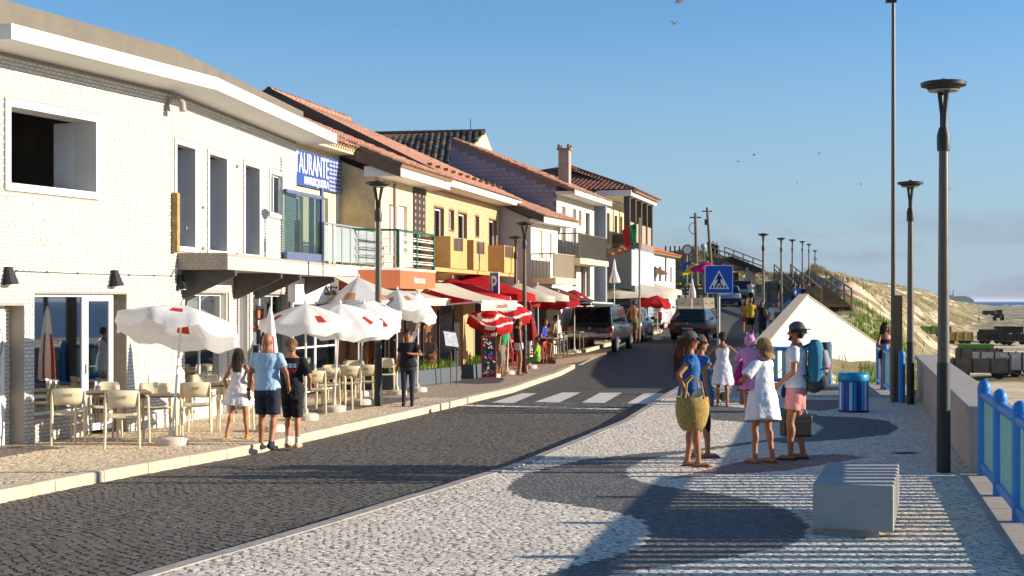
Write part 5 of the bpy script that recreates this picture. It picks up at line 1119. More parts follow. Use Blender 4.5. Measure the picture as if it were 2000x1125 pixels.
# ------------------------------------------------ parasols
def cloth(name, col, tr=.35): return M(name, col, .85, var=.05, scale=4, transl=tr, bump=.15, bscale=14)
m_cw = cloth('white_canvas', '#f0efec'); m_cr = cloth('red_canvas', '#c01118', .3); m_cs = cloth('sand_canvas', '#e2d8c4'); m_cg = cloth('grey_white_canvas', '#d3d3d6')
m_rl = M('logo_red', '#b8341d', .8, var=0, transl=.3); m_ylw = M('logo_yellow', '#e0a020', .8, var=0); m_tan = M('logo_tan', '#c78a5e', .8, var=0, transl=.3)
m_wpole = M('white_pole', '#d9d9d6', .4, var=.03); m_cbase = M('white_concrete', '#cbbfae', .9, var=.12, scale=8, bump=.3)
def parasol(label, base, apex, R, drop, mats, val=.16, n=8, logo=(), group=None, sq=False, rot=.3, base_r=.24, stripe=None, pole=None, tilt=None, asp=1.0, name='parasol'):
    """base, apex: world points; canopy radius R falls `drop` from apex to rim; logo: gores carrying a print"""
    base, apex = Vector(base), Vector(apex); t = thing(name, label, 'parasol', base, 0, group); ax = apex - base
    zax = (tilt and Vector(tilt).normalized()) or ax.normalized(); xax = Vector((math.cos(rot), math.sin(rot), 0)); xax = (xax - zax * xax.dot(zax)).normalized(); yax = zax.cross(xax)
    def pt(r, a, z): return ax + xax * (r * math.cos(a)) + yax * (r * asp * math.sin(a)) + zax * z
    m = MB(); sub = 14 if stripe else 6; rings = 22 if stripe else 8; N = n * sub; vs = []
    for i in range(rings + 1):
        f = i / rings
        for j in range(N):
            a = 2 * math.pi * j / N; ph = (j % sub) / sub; sag = 4 * ph * (1 - ph)
            if sq:
                rr = R / max(abs(math.cos(a - math.pi / 4 * 0)), abs(math.sin(a))) * f
                z = -drop * f ** 1.15 - .05 * R * math.sin(math.pi * f) * .6
            else:
                chord = math.cos(math.pi / n) / math.cos((ph - .5) * 2 * math.pi / n) if sub else 1
                rr = R * f * chord; z = -drop * f ** 1.3 - .05 * R * sag * f * f
            vs.append(pt(rr, a, z))
    for i in range(2):
        for j in range(N):
            a = 2 * math.pi * j / N; ph = (j % sub) / sub; sag = 4 * ph * (1 - ph); v0 = Vector(vs[rings * N + j]); v = v0 + zax * (-val * (i + 1) / 2 * (.8 + .25 * sag)) + (v0 - ax).normalized() * (.012 * (1 + i) * math.sin(j * 2.1 + i))
            vs.append(v)
    R2 = rings + 2
    for i in range(R2):
        for j in range(N):
            g = j // sub; mi = 0
            for lg in logo:
                if g == lg % n and 2 <= j % sub <= 3 and i in (5, 6): mi = 1
            if stripe and stripe((i + .5) / rings, j / N): mi = 2
            m.add([], []); m.f.append((i * N + j, (i + 1) * N + j, (i + 1) * N + (j + 1) % N, i * N + (j + 1) % N)); m.m.append(mi)
    m.v = [tuple(v) for v in vs]; m.build('canopy', list(mats) + [mats[0]] * (3 - len(mats)), t, smooth=True)
    m = MB(); m.tube([(0, 0, .05), tuple(ax + zax * .05)], .019 if pole is None else pole, 8); m.build('pole', m_wpole, t, smooth=40)
    m = MB(); m.lathe([(.022, 0), (.035, .02), (.02, .06), (.005, .09)], 8, c=tuple(ax)); m.build('finial', m_wpole, t, smooth=40)
    for k in range(4 if sq else n):
        a = 2 * math.pi * k / (4 if sq else n) + (math.pi / 4 if sq else 0); rr = (R * 1.414 if sq else R); m = MB()
        m.tube([pt(.03, a, -.05), pt(rr * .5, a, -drop * (.5 ** (1.15 if sq else 1.55)) - .04), pt(rr * .97, a, -drop - .02)], .007, 4); m.build('rib', m_wpole, t)
    if base_r:
        m = MB(); m.lathe([(base_r, 0), (base_r * 1.02, .03), (base_r, .09), (base_r * .85, .115), (.05, .12), (.045, .2), (.03, .21)], 22); m.build('base', m_cbase, t, smooth=40)
    return t
def closed_parasol(label, base, h, mats, r=.13, band=None, group=None, L=1.25):
    t = thing('closed_parasol', label, 'parasol', base, 0, group)
    m = MB(); m.tube([(0, 0, .05), (0, 0, h + .04)], .02, 8); m.build('pole', m_wpole, t)
    prof = [(.025, h), (.05, h - .12), (.085, h - .45), (r, h - .85), (r * 1.12, h - L), (r * .8, h - L - .03)]; w = lambda a, i: 1 + .12 * math.sin(5 * a + .3 * i) * min(1, i / 2)
    m = MB(); m.lathe(prof[::-1], 30, wav=lambda a, i: w(a, 5 - i)); 
    if band:
        for f in range(len(m.f)):
            if f < 90 and f >= 30 and (f % 30) % 6 in band: m.m[f] = 1
    m.build('furled_canopy', mats, t, smooth=True)
    m = MB(); m.lathe([(.24, 0), (.245, .03), (.24, .09), (.2, .115), (.05, .12)], 20); m.build('base', m_cbase, t, smooth=40); return t
GW = 'white parasols of the near terrace'
parasol('large tilted white parasol with red logos nearest the camera, shading the first table', G(335, 868), W(356, 597, 21.6), .95, .28, (m_cw, m_rl), .2, logo=(1, 3, 5, 7), group=GW, rot=.55, tilt=(.1, .26, 1))
closed_parasol('furled white parasol with red trim behind the bald man', G(528, 842), 2.03, [m_cw, m_rl], band=(1, 2), group=GW)
parasol('white parasol with red logos straight above the boy in black', G(597, 820), W(597, 594, 26), .84, .3, (m_cw, m_rl), .17, logo=(0, 2, 4, 6), group=GW, rot=.2)
parasol('white parasol with red logos between the boy and the first terrace lamp post', G(652, 803), W(664, 594, 27.9), .86, .3, (m_cw, m_rl), .17, logo=(1, 3, 5, 7), group=GW, rot=.1)
parasol('white parasol with red logo partly hidden by the terrace lamp post', G(703, 790), W(710, 592, 29.6), .85, .3, (m_cw, m_rl), .17, logo=(0, 2, 5, 6), group=GW, rot=.45)
parasol('pale grey square parasol with brown crest above the glazed shopfront', (W(700, 0, 33.6).x, 33.6, H(33.6)), W(700, 541, 33.6), .62, .62, (m_cg, m_tan), .14, n=4, sq=True, group=GW, rot=.5, logo=(0, 1, 2, 3))
parasol('white puffed parasol tipped toward the lamp post above the woman in black', (W(775, 0, 34).x, 34, H(34)), W(776, 566, 34), .72, .42, (m_cw, m_tan), .2, n=8, logo=(5, 6), group=GW, tilt=(-.12, .18, 1), rot=.1)
parasol('white puffed parasol tipped toward the street with tan triangles', (W(815, 0, 35.2).x, 35.2, H(35.2)), W(817, 572, 35.2), .62, .42, (m_cw, m_tan), .2, n=8, logo=(4, 6), group=GW, tilt=(.3, -.1, 1), rot=.6)
GR = 'red parasols of the middle terraces'
RW_ = [m_cr, M('logo_white', '#e9e4dd', .8, var=0, transl=.3), M('logo_white')]
parasol('large red square parasol behind the sand awning, its peak the higher one', (W(926, 0, 47).x, 47, H(47)), W(926, 533, 47), 1.65, .72, RW_, .2, n=4, sq=True, group=GR, rot=.25, base_r=.3)
parasol('red square parasol with lower peak nearest the cream balcony', (W(884, 0, 43.6).x, 43.6, H(43.6)), W(884, 543, 43.6), 1.45, .58, RW_, .2, n=4, sq=True, group=GR, rot=.25, base_r=.3)
wave = lambda f, g: abs(f - (.55 + .2 * math.sin(4 * math.pi * g))) < .085 or abs(f - (.9 + .1 * math.sin(6 * math.pi * g + 1))) < .045
parasol('red parasol with white wave print above the standing woman in shorts', (W(990, 0, 44.2).x, 44.2, H(44.2)), W(996, 584, 44.2), .82, .34, RW_, .2, stripe=wave, group=GR, tilt=(.25, -.3, 1))
parasol('lower red parasol with white wave print above the colourful ice board', (W(962, 0, 42.2).x, 42.2, H(42.2)), W(962, 606, 42.2), .72, .3, RW_, .2, stripe=wave, group=GR, tilt=(.2, -.25, 1))
closed_parasol('furled dark red parasol between two lamp posts', (W(1035, 0, 47.5).x, 47.5, H(47.5)), 2.2, [M('deep_red_canvas', '#7d1216', .85), M('deep_red_canvas')], r=.2, group=GR)
parasol('dark red round parasol left of the dark pickup', (W(1088, 0, 52).x, 52, H(52)), W(1091, 570, 52), .8, .36, [M('crimson_canvas', '#a8141c', .85, transl=.3), RW_[1], RW_[1]], .18, group=GR, logo=(1,), tilt=(-.1, -.1, 1))
parasol('dark red round parasol behind another one, above the pickup cab', (W(1122, 0, 55.5).x, 55.5, H(55.5)), W(1122, 566, 55.5), .72, .34, [M('crimson_canvas'), RW_[1], RW_[1]], .18, group=GR, logo=(6,), tilt=(.1, -.1, 1))
parasol('red parasol by the white van, its canopy plain', (W(1262, 0, 65).x, 65, H(65)), W(1262, 573, 65), .78, .32, [m_cr, RW_[1], RW_[1]], .18, group=GR, logo=(5,), tilt=(-.1, -.15, 1))
parasol('red and white parasol by the white van at the kerb end', (W(1284, 0, 64).x, 64, H(64)), W(1284, 577, 64), .7, .32, [m_cr, RW_[1], RW_[1]], .18, group=GR, logo=(0, 1, 7, 6), tilt=(.1, -.1, 1), stripe=lambda f, g: f < .95 and g < .33)
GS = 'pale square parasols'
parasol('sand-coloured square parasol beside the shaded side wall', (W(1012, 0, 49).x, 49, H(49)), W(1012, 552, 49), 1.05, .5, (m_cs,), .16, n=4, sq=True, group=GS, rot=.2, base_r=.3)
parasol('wide off-white square parasol above the parked cars', (W(1222, 0, 66).x, 66, H(66)), W(1222, 546, 66), 1.75, .62, (m_cs, m_dgrey), .26, n=4, sq=True, group=GS, rot=.35, base_r=.3)
parasol('second off-white square parasol just behind the wide one', (W(1262, 0, 70).x, 70, H(70)), W(1258, 548, 70), 1.3, .55, (m_cs,), .22, n=4, sq=True, group=GS, rot=.5, base_r=.3)
parasol('small brown parasol in front of the low white house', (W(1281, 0, 75).x, 75, H(75)), W(1281, 522, 75), .7, .3, (M('brown_canvas', '#7d6650', .85, transl=.3),), .06, n=6)
parasol('yellow parasol far up the road', (W(1350, 0, 93).x, 93, H(93)), W(1352, 515, 93), .85, .42, (cloth('yellow_canvas', '#d4c21e'),), .1, tilt=(-.35, 0, 1))
parasol('bright pink parasol far up the road behind the crossing sign', (W(1382, 0, 91).x, 91, H(91)), W(1382, 512, 91), 1.15, .5, (cloth('pink_canvas', '#d4127a'),), .12, tilt=(.08, 0, 1))
closed_parasol('furled white parasol by the concrete barriers', (W(1352, 0, 90).x, 90, H(90)), 2.3, [m_cw, m_rl], band=(1,), r=.2)
closed_parasol('furled white parasol in front of the blue-grey shop', (W(1200, 0, 62.5).x, 62.5, H(62.5)), 3.6, [m_cw, m_rl], r=.22, band=(2,), L=1.0)
# ------------------------------------------------ awnings
def awning(label, A, B, C, D, val, mat, vm=None, script=None):
    """A,B at the wall, C,D at the front (C under B)"""
    t = thing('awning', label, 'awning', Vector(D)); o = Vector(D); A, B, C, D = [Vector(q) - o for q in (A, B, C, D)]; m = MB(); vs = []; n = 8
    for i in range(n + 1):
        for j in range(13):
            f, g = i / n, j / 12; p = (A.lerp(B, g)).lerp(D.lerp(C, g), f); p.z -= .07 * math.sin(math.pi * f); vs.append(p)
    m.add(vs, [(i * 13 + j, (i + 1) * 13 + j, (i + 1) * 13 + j + 1, i * 13 + j + 1) for i in range(n) for j in range(12)]); m.build('fabric', mat, t, smooth=True)
    m = MB(); k = 24; vs = [D.lerp(C, j / k) + Vector((.01 * math.sin(j * 1.9), 0, -val * s)) for s in (0, .5, 1) for j in range(k + 1)]; m.add(vs, [(i * (k + 1) + j, (i + 1) * (k + 1) + j, (i + 1) * (k + 1) + j + 1, i * (k + 1) + j + 1) for i in range(2) for j in range(k)]); v = m.build('valance', vm or mat, t, smooth=True)
    m = MB(); m.tube([D, C], .035, 8); m.build('front_bar', m_wpole, t)
    for p, q in ((A, D), (B, C)):
        m = MB(); mid = (p + q) / 2 + Vector((0, 0, -.35)); m.tube([p + Vector((0, 0, -.3)), mid, q], .022, 6); m.build('arm', m_wpole, t)
    if script:
        d = (C - D); text(script, 'lettering', .2, M('script_red', '#8a3b34', .7, var=0), v, tuple(D.lerp(C, .55) + Vector((.03, -.012, -val * .5))), (math.pi / 2, 0, math.atan2(d.y, d.x)), ext=.002)
    return t
zA = 2.66
awning('sand-coloured awning below the glass-railed balcony', F2.P(-.3, -1.46, 2.7), F2.P(4.4, -1.46, 2.7), F2.P(4.6, -3.0, 2.14), F2.P(-.1, -3.0, 2.14), .16, m_cs)
awning('long sand-coloured awning with scripted valance below the terracotta balcony', F3.P(.2, -.9, 2.62), F3.P(4.4, -.9, 2.62), F3.P(4.4, -2.9, 2.08), F3.P(.2, -2.9, 2.08), .24, m_cs, script='Sorvetes del Mar')
awning('sand awning sheltering the shade under the ochre balconies', F3b.P(1.0, -.05, 2.75), F3b.P(6.0, -.05, 2.75), F3b.P(6.0, -1.3, 2.35), F3b.P(1.0, -1.3, 2.35), .2, m_cs)
awning('dark charcoal awning below the white house balcony', F4.P(.4, -.05, 2.6), F4.P(3.3, -.05, 2.6), F5.P(1.6, -1.9, 2.0), F4.P(.4, -2.2, 2.05), .12, cloth('charcoal_canvas', '#33332f', .1))
# ------------------------------------------------ terrace: planters, screens, menu boards
m_plan = M('slate_planter', '#4c545c', .7, var=.1, scale=6, bump=.2)
a0, a1 = Vector((-2.95, 35.9, 0)), Vector((-1.4, 40.3, 0)); dpl = (a1 - a0).normalized(); rzp = math.atan2(dpl.y, dpl.x)
def planter(p, L, rz, label, seed):
    t = thing('planter', label, 'planter', (p.x, p.y, H(p.y)), rz, 'grey terrace planters'); m = MB()
    vs = [(x, y, z) for x in (0.004, L - .004) for y, z in ((-.02, 0), (.0, .42), (.38, .42), (.4, 0))]
    m.add(vs, [(0, 1, 2, 3), (7, 6, 5, 4), (0, 4, 5, 1), (1, 5, 6, 2), (2, 6, 7, 3), (3, 7, 4, 0)]); m.build('trough', m_plan, t, bevel=.03)
    random.seed(seed); m = MB()
    for _ in range(90):
        x, y = random.uniform(.06, L - .06), random.uniform(.06, .32); h = random.uniform(.12, .32); a = random.random() * 6.28; w = .012; b = (x, y, .41); tp = (x + .12 * math.cos(a), y + .12 * math.sin(a), .41 + h); md = (x + .03 * math.cos(a), y + .03 * math.sin(a), .41 + h * .6); s, c = math.sin(a), math.cos(a)
        m.add([(b[0] - w * s, b[1] + w * c, b[2]), (b[0] + w * s, b[1] - w * c, b[2]), (md[0] + w * s, md[1] - w * c, md[2]), (md[0] - w * s, md[1] + w * c, md[2]), tp], [(0, 1, 2, 3), (3, 2, 4)])
    m.build('foliage', M('planter_leaves', '#6f8a2a', .8, var=.4, scale=12, transl=.3), t)
planter(a0, 1.5, rzp, 'grey planter with grass at the terrace corner beside the woman in black', 1); planter(a0 + dpl * 1.52, 1.5, rzp, 'grey planter with grass in the middle of the glass screen', 2); planter(a0 + dpl * 3.04, 1.5, rzp, 'grey planter with grass beside the black menu panel', 3)
planter(a0 + Vector((-1.45, .35, 0)), 1.42, math.atan2(-.35, 1.45), 'dark planter turned across the terrace towards the shopfront', 4); planter(Vector((-1.12, 41.4, 0)), 1.1, rzp, 'grey planter past the black menu panel by the ice board', 5)
t = thing('wind_screen', 'smoked glass wind screen with dark posts standing over the planters', 'screen', (a0.x, a0.y, H(36)), rzp)
for k in range(5):
    m = MB(); m.bb(k * 1.12 - .03, k * 1.12 + .03, .17, .23, .42, 1.95 + .02 * k); m.build('post', m_black, t)
for k in range(4):
    m = MB(); m.bb(k * 1.12 + .035, k * 1.12 + 1.085, .195, .205, .5, 1.9); m.build('glass_pane', g_smoke, t)
t = thing('wind_screen', 'smoked glass wind screen across the end of the terrace', 'screen', (a0.x, a0.y, H(36)), math.atan2(.35, -1.45))
for k in range(2):
    m = MB(); m.bb(k * 1.3 + .05, k * 1.3 + 1.3, -.2, -.19, .5, 1.6); m.build('glass_pane', g_smoke, t)
t = thing('black_screen', 'tall black slanted screen beside the menu stand', 'screen', (-1.55, 40.6, H(40.6)), rzp); m = MB(); m.slab([(-.75, 0, 0), (.15, 0, 0), (.15, 0, 1.75), (-.3, 0, 1.75), (-.75, 0, 1.55)], .25); m.build('panel', m_black, t)
t = thing('menu_stand', 'tilted menu display on a slim stand in front of the black panel', 'menu stand', (W(882, 0, 38.4).x, 38.4, H(38.4)), .15); m = MB(); m.tube([(-.02, 0, .0), (-.02, 0, 1.05)], .018, 6); m.tube([(.14, 0, .0), (.14, 0, 1.05)], .018, 6); m.build('leg', m_brown, t)
m = MB(); m.slab([(-.2, -.05, 1.0), (.24, -.05, .95), (.16, .2, 1.42), (-.24, .2, 1.47)], .04); m.build('frame', m_brown, t); m = MB(); m.slab([(-.165, -.04, 1.045), (.195, -.04, 1.0), (.13, .165, 1.38), (-.2, .165, 1.425)], .004); o = m.build('page', M('menu_page', '#d9e2ec', .5, var=.3, scale=14), t); o.location = (0, -.02, .012)
# colourful ice-cream board
t = thing('ice_cream_board', 'tall colourful ice-cream price board under red parasols', 'board', (W(955, 0, 41.6).x, 41.6, H(41.6)), .2); m = MB(); m.bb(-.22, .22, -.02, .03, .02, 1.25); m.build('panel', M('board_red', '#a5202a', .6), t); random.seed(5); cs = ['#1d1f24', '#2f62c4', '#d8d2c6', '#cf3328', '#4f9c48', '#e0b62c', '#7c3fa0', '#e7e3da']
m = MB(); m.bb(-.195, .195, -.0225, -.0205, .05, 1.21); m.build('poster', M('board_black', '#17181c', .5), t)
for j in range(58):
    z = random.uniform(.08, 1.16); x = random.uniform(-.17, .16); w, h = random.uniform(.015, .05), random.uniform(.015, .05); c = cs[random.choice([3, 4, 5, 7, 6]) if z < .42 else random.choice([1, 2, 7, 3, 6, 1]) if z < .8 else random.choice([2, 7, 2, 3])]; a = random.uniform(0, 3); n = 7; m = MB()
    m.slab([(x + w * math.cos(a + 6.283 * k / n) * random.uniform(.6, 1), -.0235 - j * .0001, z + h * math.sin(a + 6.283 * k / n) * random.uniform(.6, 1)) for k in range(n)], .0008); m.build('price_patch', M('patch' + c, c, .6, var=.2, scale=30), t)
# ------------------------------------------------ chairs and tables
m_ch = M('beige_plastic', '#d8c9a6', .45, var=.04); m_tt = M('brown_table_top', '#7a6450', .6, var=.15)
def chair(mat, name='terrace_chair', label='x', group=None, tall=1.0, motif=True):
    t = thing(name, label, 'chair', (0, 0, 0), 0, group)          # faces +Y
    m = MB(); vs = []; nx = 6; ny = 5
    for i in range(ny + 1):
        for j in range(nx + 1): x = -.215 + .43 * j / nx; y = -.2 + .42 * i / ny; vs.append((x, y, .445 + .012 * (x / .2) ** 2 + .01 * (i / ny)))
    m.add(vs, [(i * 7 + j, i * 7 + j + 1, (i + 1) * 7 + j + 1, (i + 1) * 7 + j) for i in range(ny) for j in range(nx)]); s = m.build('seat', mat, t, smooth=True); sd = s.modifiers.new('t', 'SOLIDIFY'); sd.thickness = .03
    m = MB(); vs = []
    for i in range(4):
        for j in range(9): a = -1 + 2 * j / 8; vs.append((.225 * a, -.215 - .06 * (1 - a * a) - .04 * i / 3, .575 + .075 * i + (.012 * (1 - a * a) if i == 3 else 0)))
    m.add(vs, [(i * 9 + j, i * 9 + j + 1, (i + 1) * 9 + j + 1, (i + 1) * 9 + j) for i in range(3) for j in range(8)]); b = m.build('backrest', mat, t, smooth=True); sd = b.modifiers.new('t', 'SOLIDIFY'); sd.thickness = .022
    if motif:
        m = MB(); m.bb(-.05, .05, -.305, -.302, .7, .735); m.build('motif', M('chair_print', '#9a8a66', .6), b)
    for sx in (-1, 1):
        m = MB(); m.tube([(sx * .235, -.27, 0), (sx * .222, -.225, .45), (sx * .222, -.25, .78)], [.016, .022, .014], 8); m.build('leg', mat, t, smooth=40)
        m = MB(); m.tube([(sx * .235, .23, 0), (sx * .225, .2, .44), (sx * .23, .19, .62), (sx * .23, .14, .655), (sx * .226, -.1, .665), (sx * .222, -.235, .655)], [.016, .021, .018, .018, .018, .016], 8); m.build('leg', mat, t, smooth=40)
    return t
ch0 = chair(m_ch, label='x', group='beige chairs of the near terrace'); CH_FIRST = [True]
def put(proto, flag, x, y, z, face, label, sc=1.0):
    t = proto if flag[0] else copy_tree(proto); flag[0] = False; t.location = (x, y, z); t.rotation_euler = (0, 0, math.radians(face) - math.pi / 2); t['label'] = label; t.scale = (sc,) * 3; return t
for px, py, fa, lab in (
    (133, 866, 108, 'beige chair nearest the white emblem door, back turned to the street'), (238, 873, 106, 'beige chair at the first table whose back is nearest the kerb'), (205, 850, -70, 'beige chair across the first table in front of the glazed door'), (303, 853, -75, 'beige chair across the first table just left of the large parasol base'),
    (383, 845, 100, 'beige chair just right of the large parasol pole, back to the street'), (455, 838, 105, 'beige chair half hidden by the girl in the white dress'), (400, 823, -75, 'beige chair under the shop canopy behind the girl, facing the street'), (482, 822, -78, 'beige chair behind the bald man, facing the street'),
    (612, 806, 98, 'beige chair just right of the boy in black, back to the street'), (640, 796, 100, 'beige chair second to the right of the boy in black'), (652, 790, -80, 'beige chair facing the street behind the second table'), (682, 790, 96, 'beige chair between the second and third small parasol bases'), (716, 786, 92, 'beige chair against the lamp post, back to the street'), (690, 776, -85, 'beige chair facing the street near the lamp post'),
    (752, 768, -80, 'beige chair just past the lamp post by the planter'), (735, 752, -90, 'beige chair inside the terrace behind the lamp post')):
    g = G(px, py); put(ch0, CH_FIRST, g.x, g.y, g.z, fa, lab, 1.04)
def table(top, tw, td, mat, label, group):
    t = thing('terrace_table', label, 'table', (0, 0, 0), 0, group)
    m = MB(); m.bb(-tw / 2, tw / 2, -td / 2, td / 2, .735, .765); m.build('table_top', top, t, bevel=.008)
    for sx in (-1, 1):
        for sy in (-1, 1): m = MB(); m.tube([(sx * (tw / 2 - .1), sy * (td / 2 - .08), .735), (sx * (tw / 2 - .05), sy * (td / 2 - .05), .68), (sx * (tw / 2 - .03), sy * (td / 2 - .03), 0)], [.02, .024, .018], 8); m.build('leg', mat, t, smooth=40)
    return t
tb0 = table(m_tt, 1.15, .72, m_ch, 'x', 'tables of the near terrace'); TB = [True]
for px, py, fa, lab, s in ((215, 862, 112, 'brown-topped table with beige legs at the first large parasol', 1.0), (288, 858, 112, 'brown-topped table beside the large parasol pole', .9), (425, 838, 112, 'brown-topped table behind the girl in the white dress', 1.0), (633, 800, 110, 'brown-topped table right of the boy in black', .95), (690, 782, 108, 'brown-topped table beside the terrace lamp post', .95), (770, 755, 108, 'brown-topped table inside the glass screen', 1.0)):
    g = G(px, py); put(tb0, TB, g.x, g.y, g.z, fa, lab, s)
m_rc = M('red_plastic', '#b3171b', .45, var=.05); rc0 = chair(m_rc, 'red_chair', 'x', 'red chairs of the ice-cream terrace', motif=False); RC = [True]
for px, py, fa, lab in ((1050, 712, 165, 'red chair with the seated child in green'), (1005, 716, 60, 'red chair behind the standing woman in shorts'), (985, 718, 30, 'red chair beside the person wrapped in a green towel'), (1012, 706, -60, 'red chair on the far side of the red table')):
    g = G(px, py); put(rc0, RC, g.x, g.y, g.z, fa, lab, 1.0)
rt = table(m_rc, .7, .7, m_rc, 'small red plastic table at the ice-cream terrace', None); g = G(1000, 711); rt.location = g
# far terrace: deck, wooden tables
t = thing('terrace_deck', 'low timber terrace deck beside the pickup', 'deck', (W(1065, 0, 52).x, 52, H(51.5)), F4.rz)
for k in range(12):
    m = MB(); m.bb(-2.0, 5.0, -1.0 + k * .18, -1.0 + k * .18 + .17, -.1, .12); m.build('plank', M('deck_plank', '#6f5c49', .85, var=.2), t)
m_bt = M('wood_table', '#8f7a5c', .8, var=.2); wt0 = table(m_bt, 1.5, .75, m_bt, 'x', 'wooden tables of the far terrace'); WT = [True]
for x, y, lab in ((1047, 50.2, 'wooden table where the man in blue leans'), (1100, 54.5, 'wooden table behind the pickup tailgate'), (1062, 53.5, 'wooden table next to the seated man in white')):
    put(wt0, WT, W(x, 0, y).x, y, H(y) + .12, 75, lab)
gc0 = chair(M('grey_plastic', '#5d5f60', .5), 'grey_chair', 'x', 'grey chairs of the far terrace', motif=False); GC = [True]
for x, y, fa, lab in ((1092, 51.8, 160, 'grey chair at the edge of the deck left of the pickup'), (1072, 52.4, 200, 'grey chair under the dark red parasol'), (1030, 51.0, 0, 'grey chair beside the furled dark red parasol')):
    put(gc0, GC, W(x, 0, y).x, y, H(y) + .12, fa, lab)
# blackboard easel beside the woman with the stroller
g = G(1477, 790); t = thing('chalk_board', 'black chalkboard menu stand beside the woman in the white crochet dress', 'chalkboard', g, .1)
m = MB(); m.bb(-.3, .3, -.03, .03, .05, 1.02); m.build('board', m_black, t); m = MB(); trim(m, (-.3, .3, .05, 1.02), .05, -.045, .04); m.build('frame', M('board_wood', '#5a3f2c', .7), t)
random.seed(9); m = MB()
for j in range(10):
    for i in range(2):
        x = -.24 + i * .26; m.bb(x, x + random.uniform(.08, .2), -.034, -.031, .12 + j * .072, .14 + j * .072)
m.build('chalk_writing', M('chalk', '#c9c9c2', .9), t); m = MB(); m.bb(-.34, .3, -.05, .06, 1.075, 1.3); m.build('header', M('header_grey', '#3f4143', .7), t); text('MENU', 'lettering', .17, M('chalk'), t, (0, -.054, 1.18), (math.pi / 2, 0, 0))
# stroller
g = G(1385, 785); t = thing('stroller', 'teal and black folding stroller held by the woman in the white dress', 'stroller', g, math.radians(20))
m = MB(); m.tube([(-.45, 0, 1.0), (-.2, 0, .55), (.35, 0, .12)], .016, 6); m.tube([(-.45, .42, 1.0), (-.2, .42, .55), (.35, .42, .12)], .016, 6); m.tube([(-.45, 0, 1.0), (-.45, .42, 1.0)], .02, 6); m.tube([(-.35, 0, .1), (.1, 0, .7)], .014, 6); m.tube([(-.35, .42, .1), (.1, .42, .7)], .014, 6); m.build('frame', m_black, t)
m = MB(); m.slab([(-.25, .03, .45), (-.25, .39, .45), (-.38, .39, .85), (-.38, .03, .85)], .04); m.slab([(-.25, .03, .42), (.15, .03, .48), (.15, .39, .48), (-.25, .39, .42)], .05); m.build('seat', M('teal_cloth', '#1f7f95', .8, var=.1), t)
m = MB(); m.ell((-.2, .21, .86), (.26, .2, .17)); m.build('hood', M('teal_cloth'), t, smooth=True); m = MB(); m.bb(-.25, .1, .06, .36, .15, .32); m.build('basket', M('red_cloth', '#8c2a24', .9), t)
for x in (-.35, .35):
    for y in (-.02, .44): m = MB(); m.lathe([(.04, -.02), (.1, -.018), (.11, 0), (.1, .018), (.04, .02)], 14); o = m.build('wheel', m_black, t, smooth=40); o.location = (x, y, .11); o.rotation_euler = (math.pi / 2, 0, 0)

g = G(1768, 885); m = MB(); m.bb(-.16, .16, -.1, .1, -.02, .006); o = m.build('drain_cover', M('cast_iron', '#3a3835', .7, var=.2), loc=g, rz=.3); tag(o, 'small cast iron drain cover set in the promenade paving', 'drain')

gl0 = None; m_gl = glass_mat('drinking_glass', '#e4ecec', .08)
for k, (px, py, dx, dy) in enumerate(((215, 862, -.2, .1), (215, 862, .15, -.1), (288, 858, .1, .1), (425, 838, -.2, 0), (425, 838, .2, .1), (633, 800, -.2, .05), (633, 800, .2, -.05), (690, 782, .15, .1), (690, 782, -.15, -.1), (770, 755, 0, .1), (770, 755, .2, -.1))):
    g = G(px, py)
    if gl0 is None:
        m = MB(); m.lathe([(.034, 0), (.034, .004), (.006, .01), (.005, .085), (.02, .1), (.038, .13), (.04, .17), (.034, .2), (.032, .2), (.036, .17), (.034, .132), (.004, .1)], 12); o = m.build('wine_glass', m_gl, smooth=True); gl0 = o.data
    else: o = bpy.data.objects.new('wine_glass', gl0); COL.objects.link(o)
    o.location = (g.x + dx, g.y + dy, g.z + .766 * (.9 if px == 288 else .95 if px in (633, 690) else 1)); tag(o, ('clear stemmed wine glass on the ' if k % 2 else 'clear stemmed wine glass at the edge of the ') + {215: 'table before the glazed entrance', 288: 'table beside the large parasol pole', 425: 'table behind the girl in white', 633: 'table right of the boy in black', 690: 'table beside the terrace lamp post', 770: 'table inside the glass screen'}[px], 'glass', 'wine glasses on the terrace tables')

parasol('plain red square parasol just left of the taller pale lamp post pair', (W(978, 0, 50.5).x - .3, 50.5, H(50.5)), W(972, 548, 50.5), 1.3, .6, RW_, .22, n=4, sq=True, group=GR, rot=.2, base_r=.3)
parasol('cream square parasol above the man in royal blue', (W(1052, 0, 50.8).x, 50.8, H(50.8)), W(1050, 556, 50.8), .85, .42, (m_cs,), .18, n=4, sq=True, group=GS, rot=.35, base_r=.3)
parasol('cream square parasol over the far car bonnets by the pale house', (W(1176, 0, 67.5).x, 67.5, H(67.5)), W(1180, 556, 67.5), 1.1, .5, (m_cs,), .22, n=4, sq=True, group=GS, rot=.3, base_r=.3)
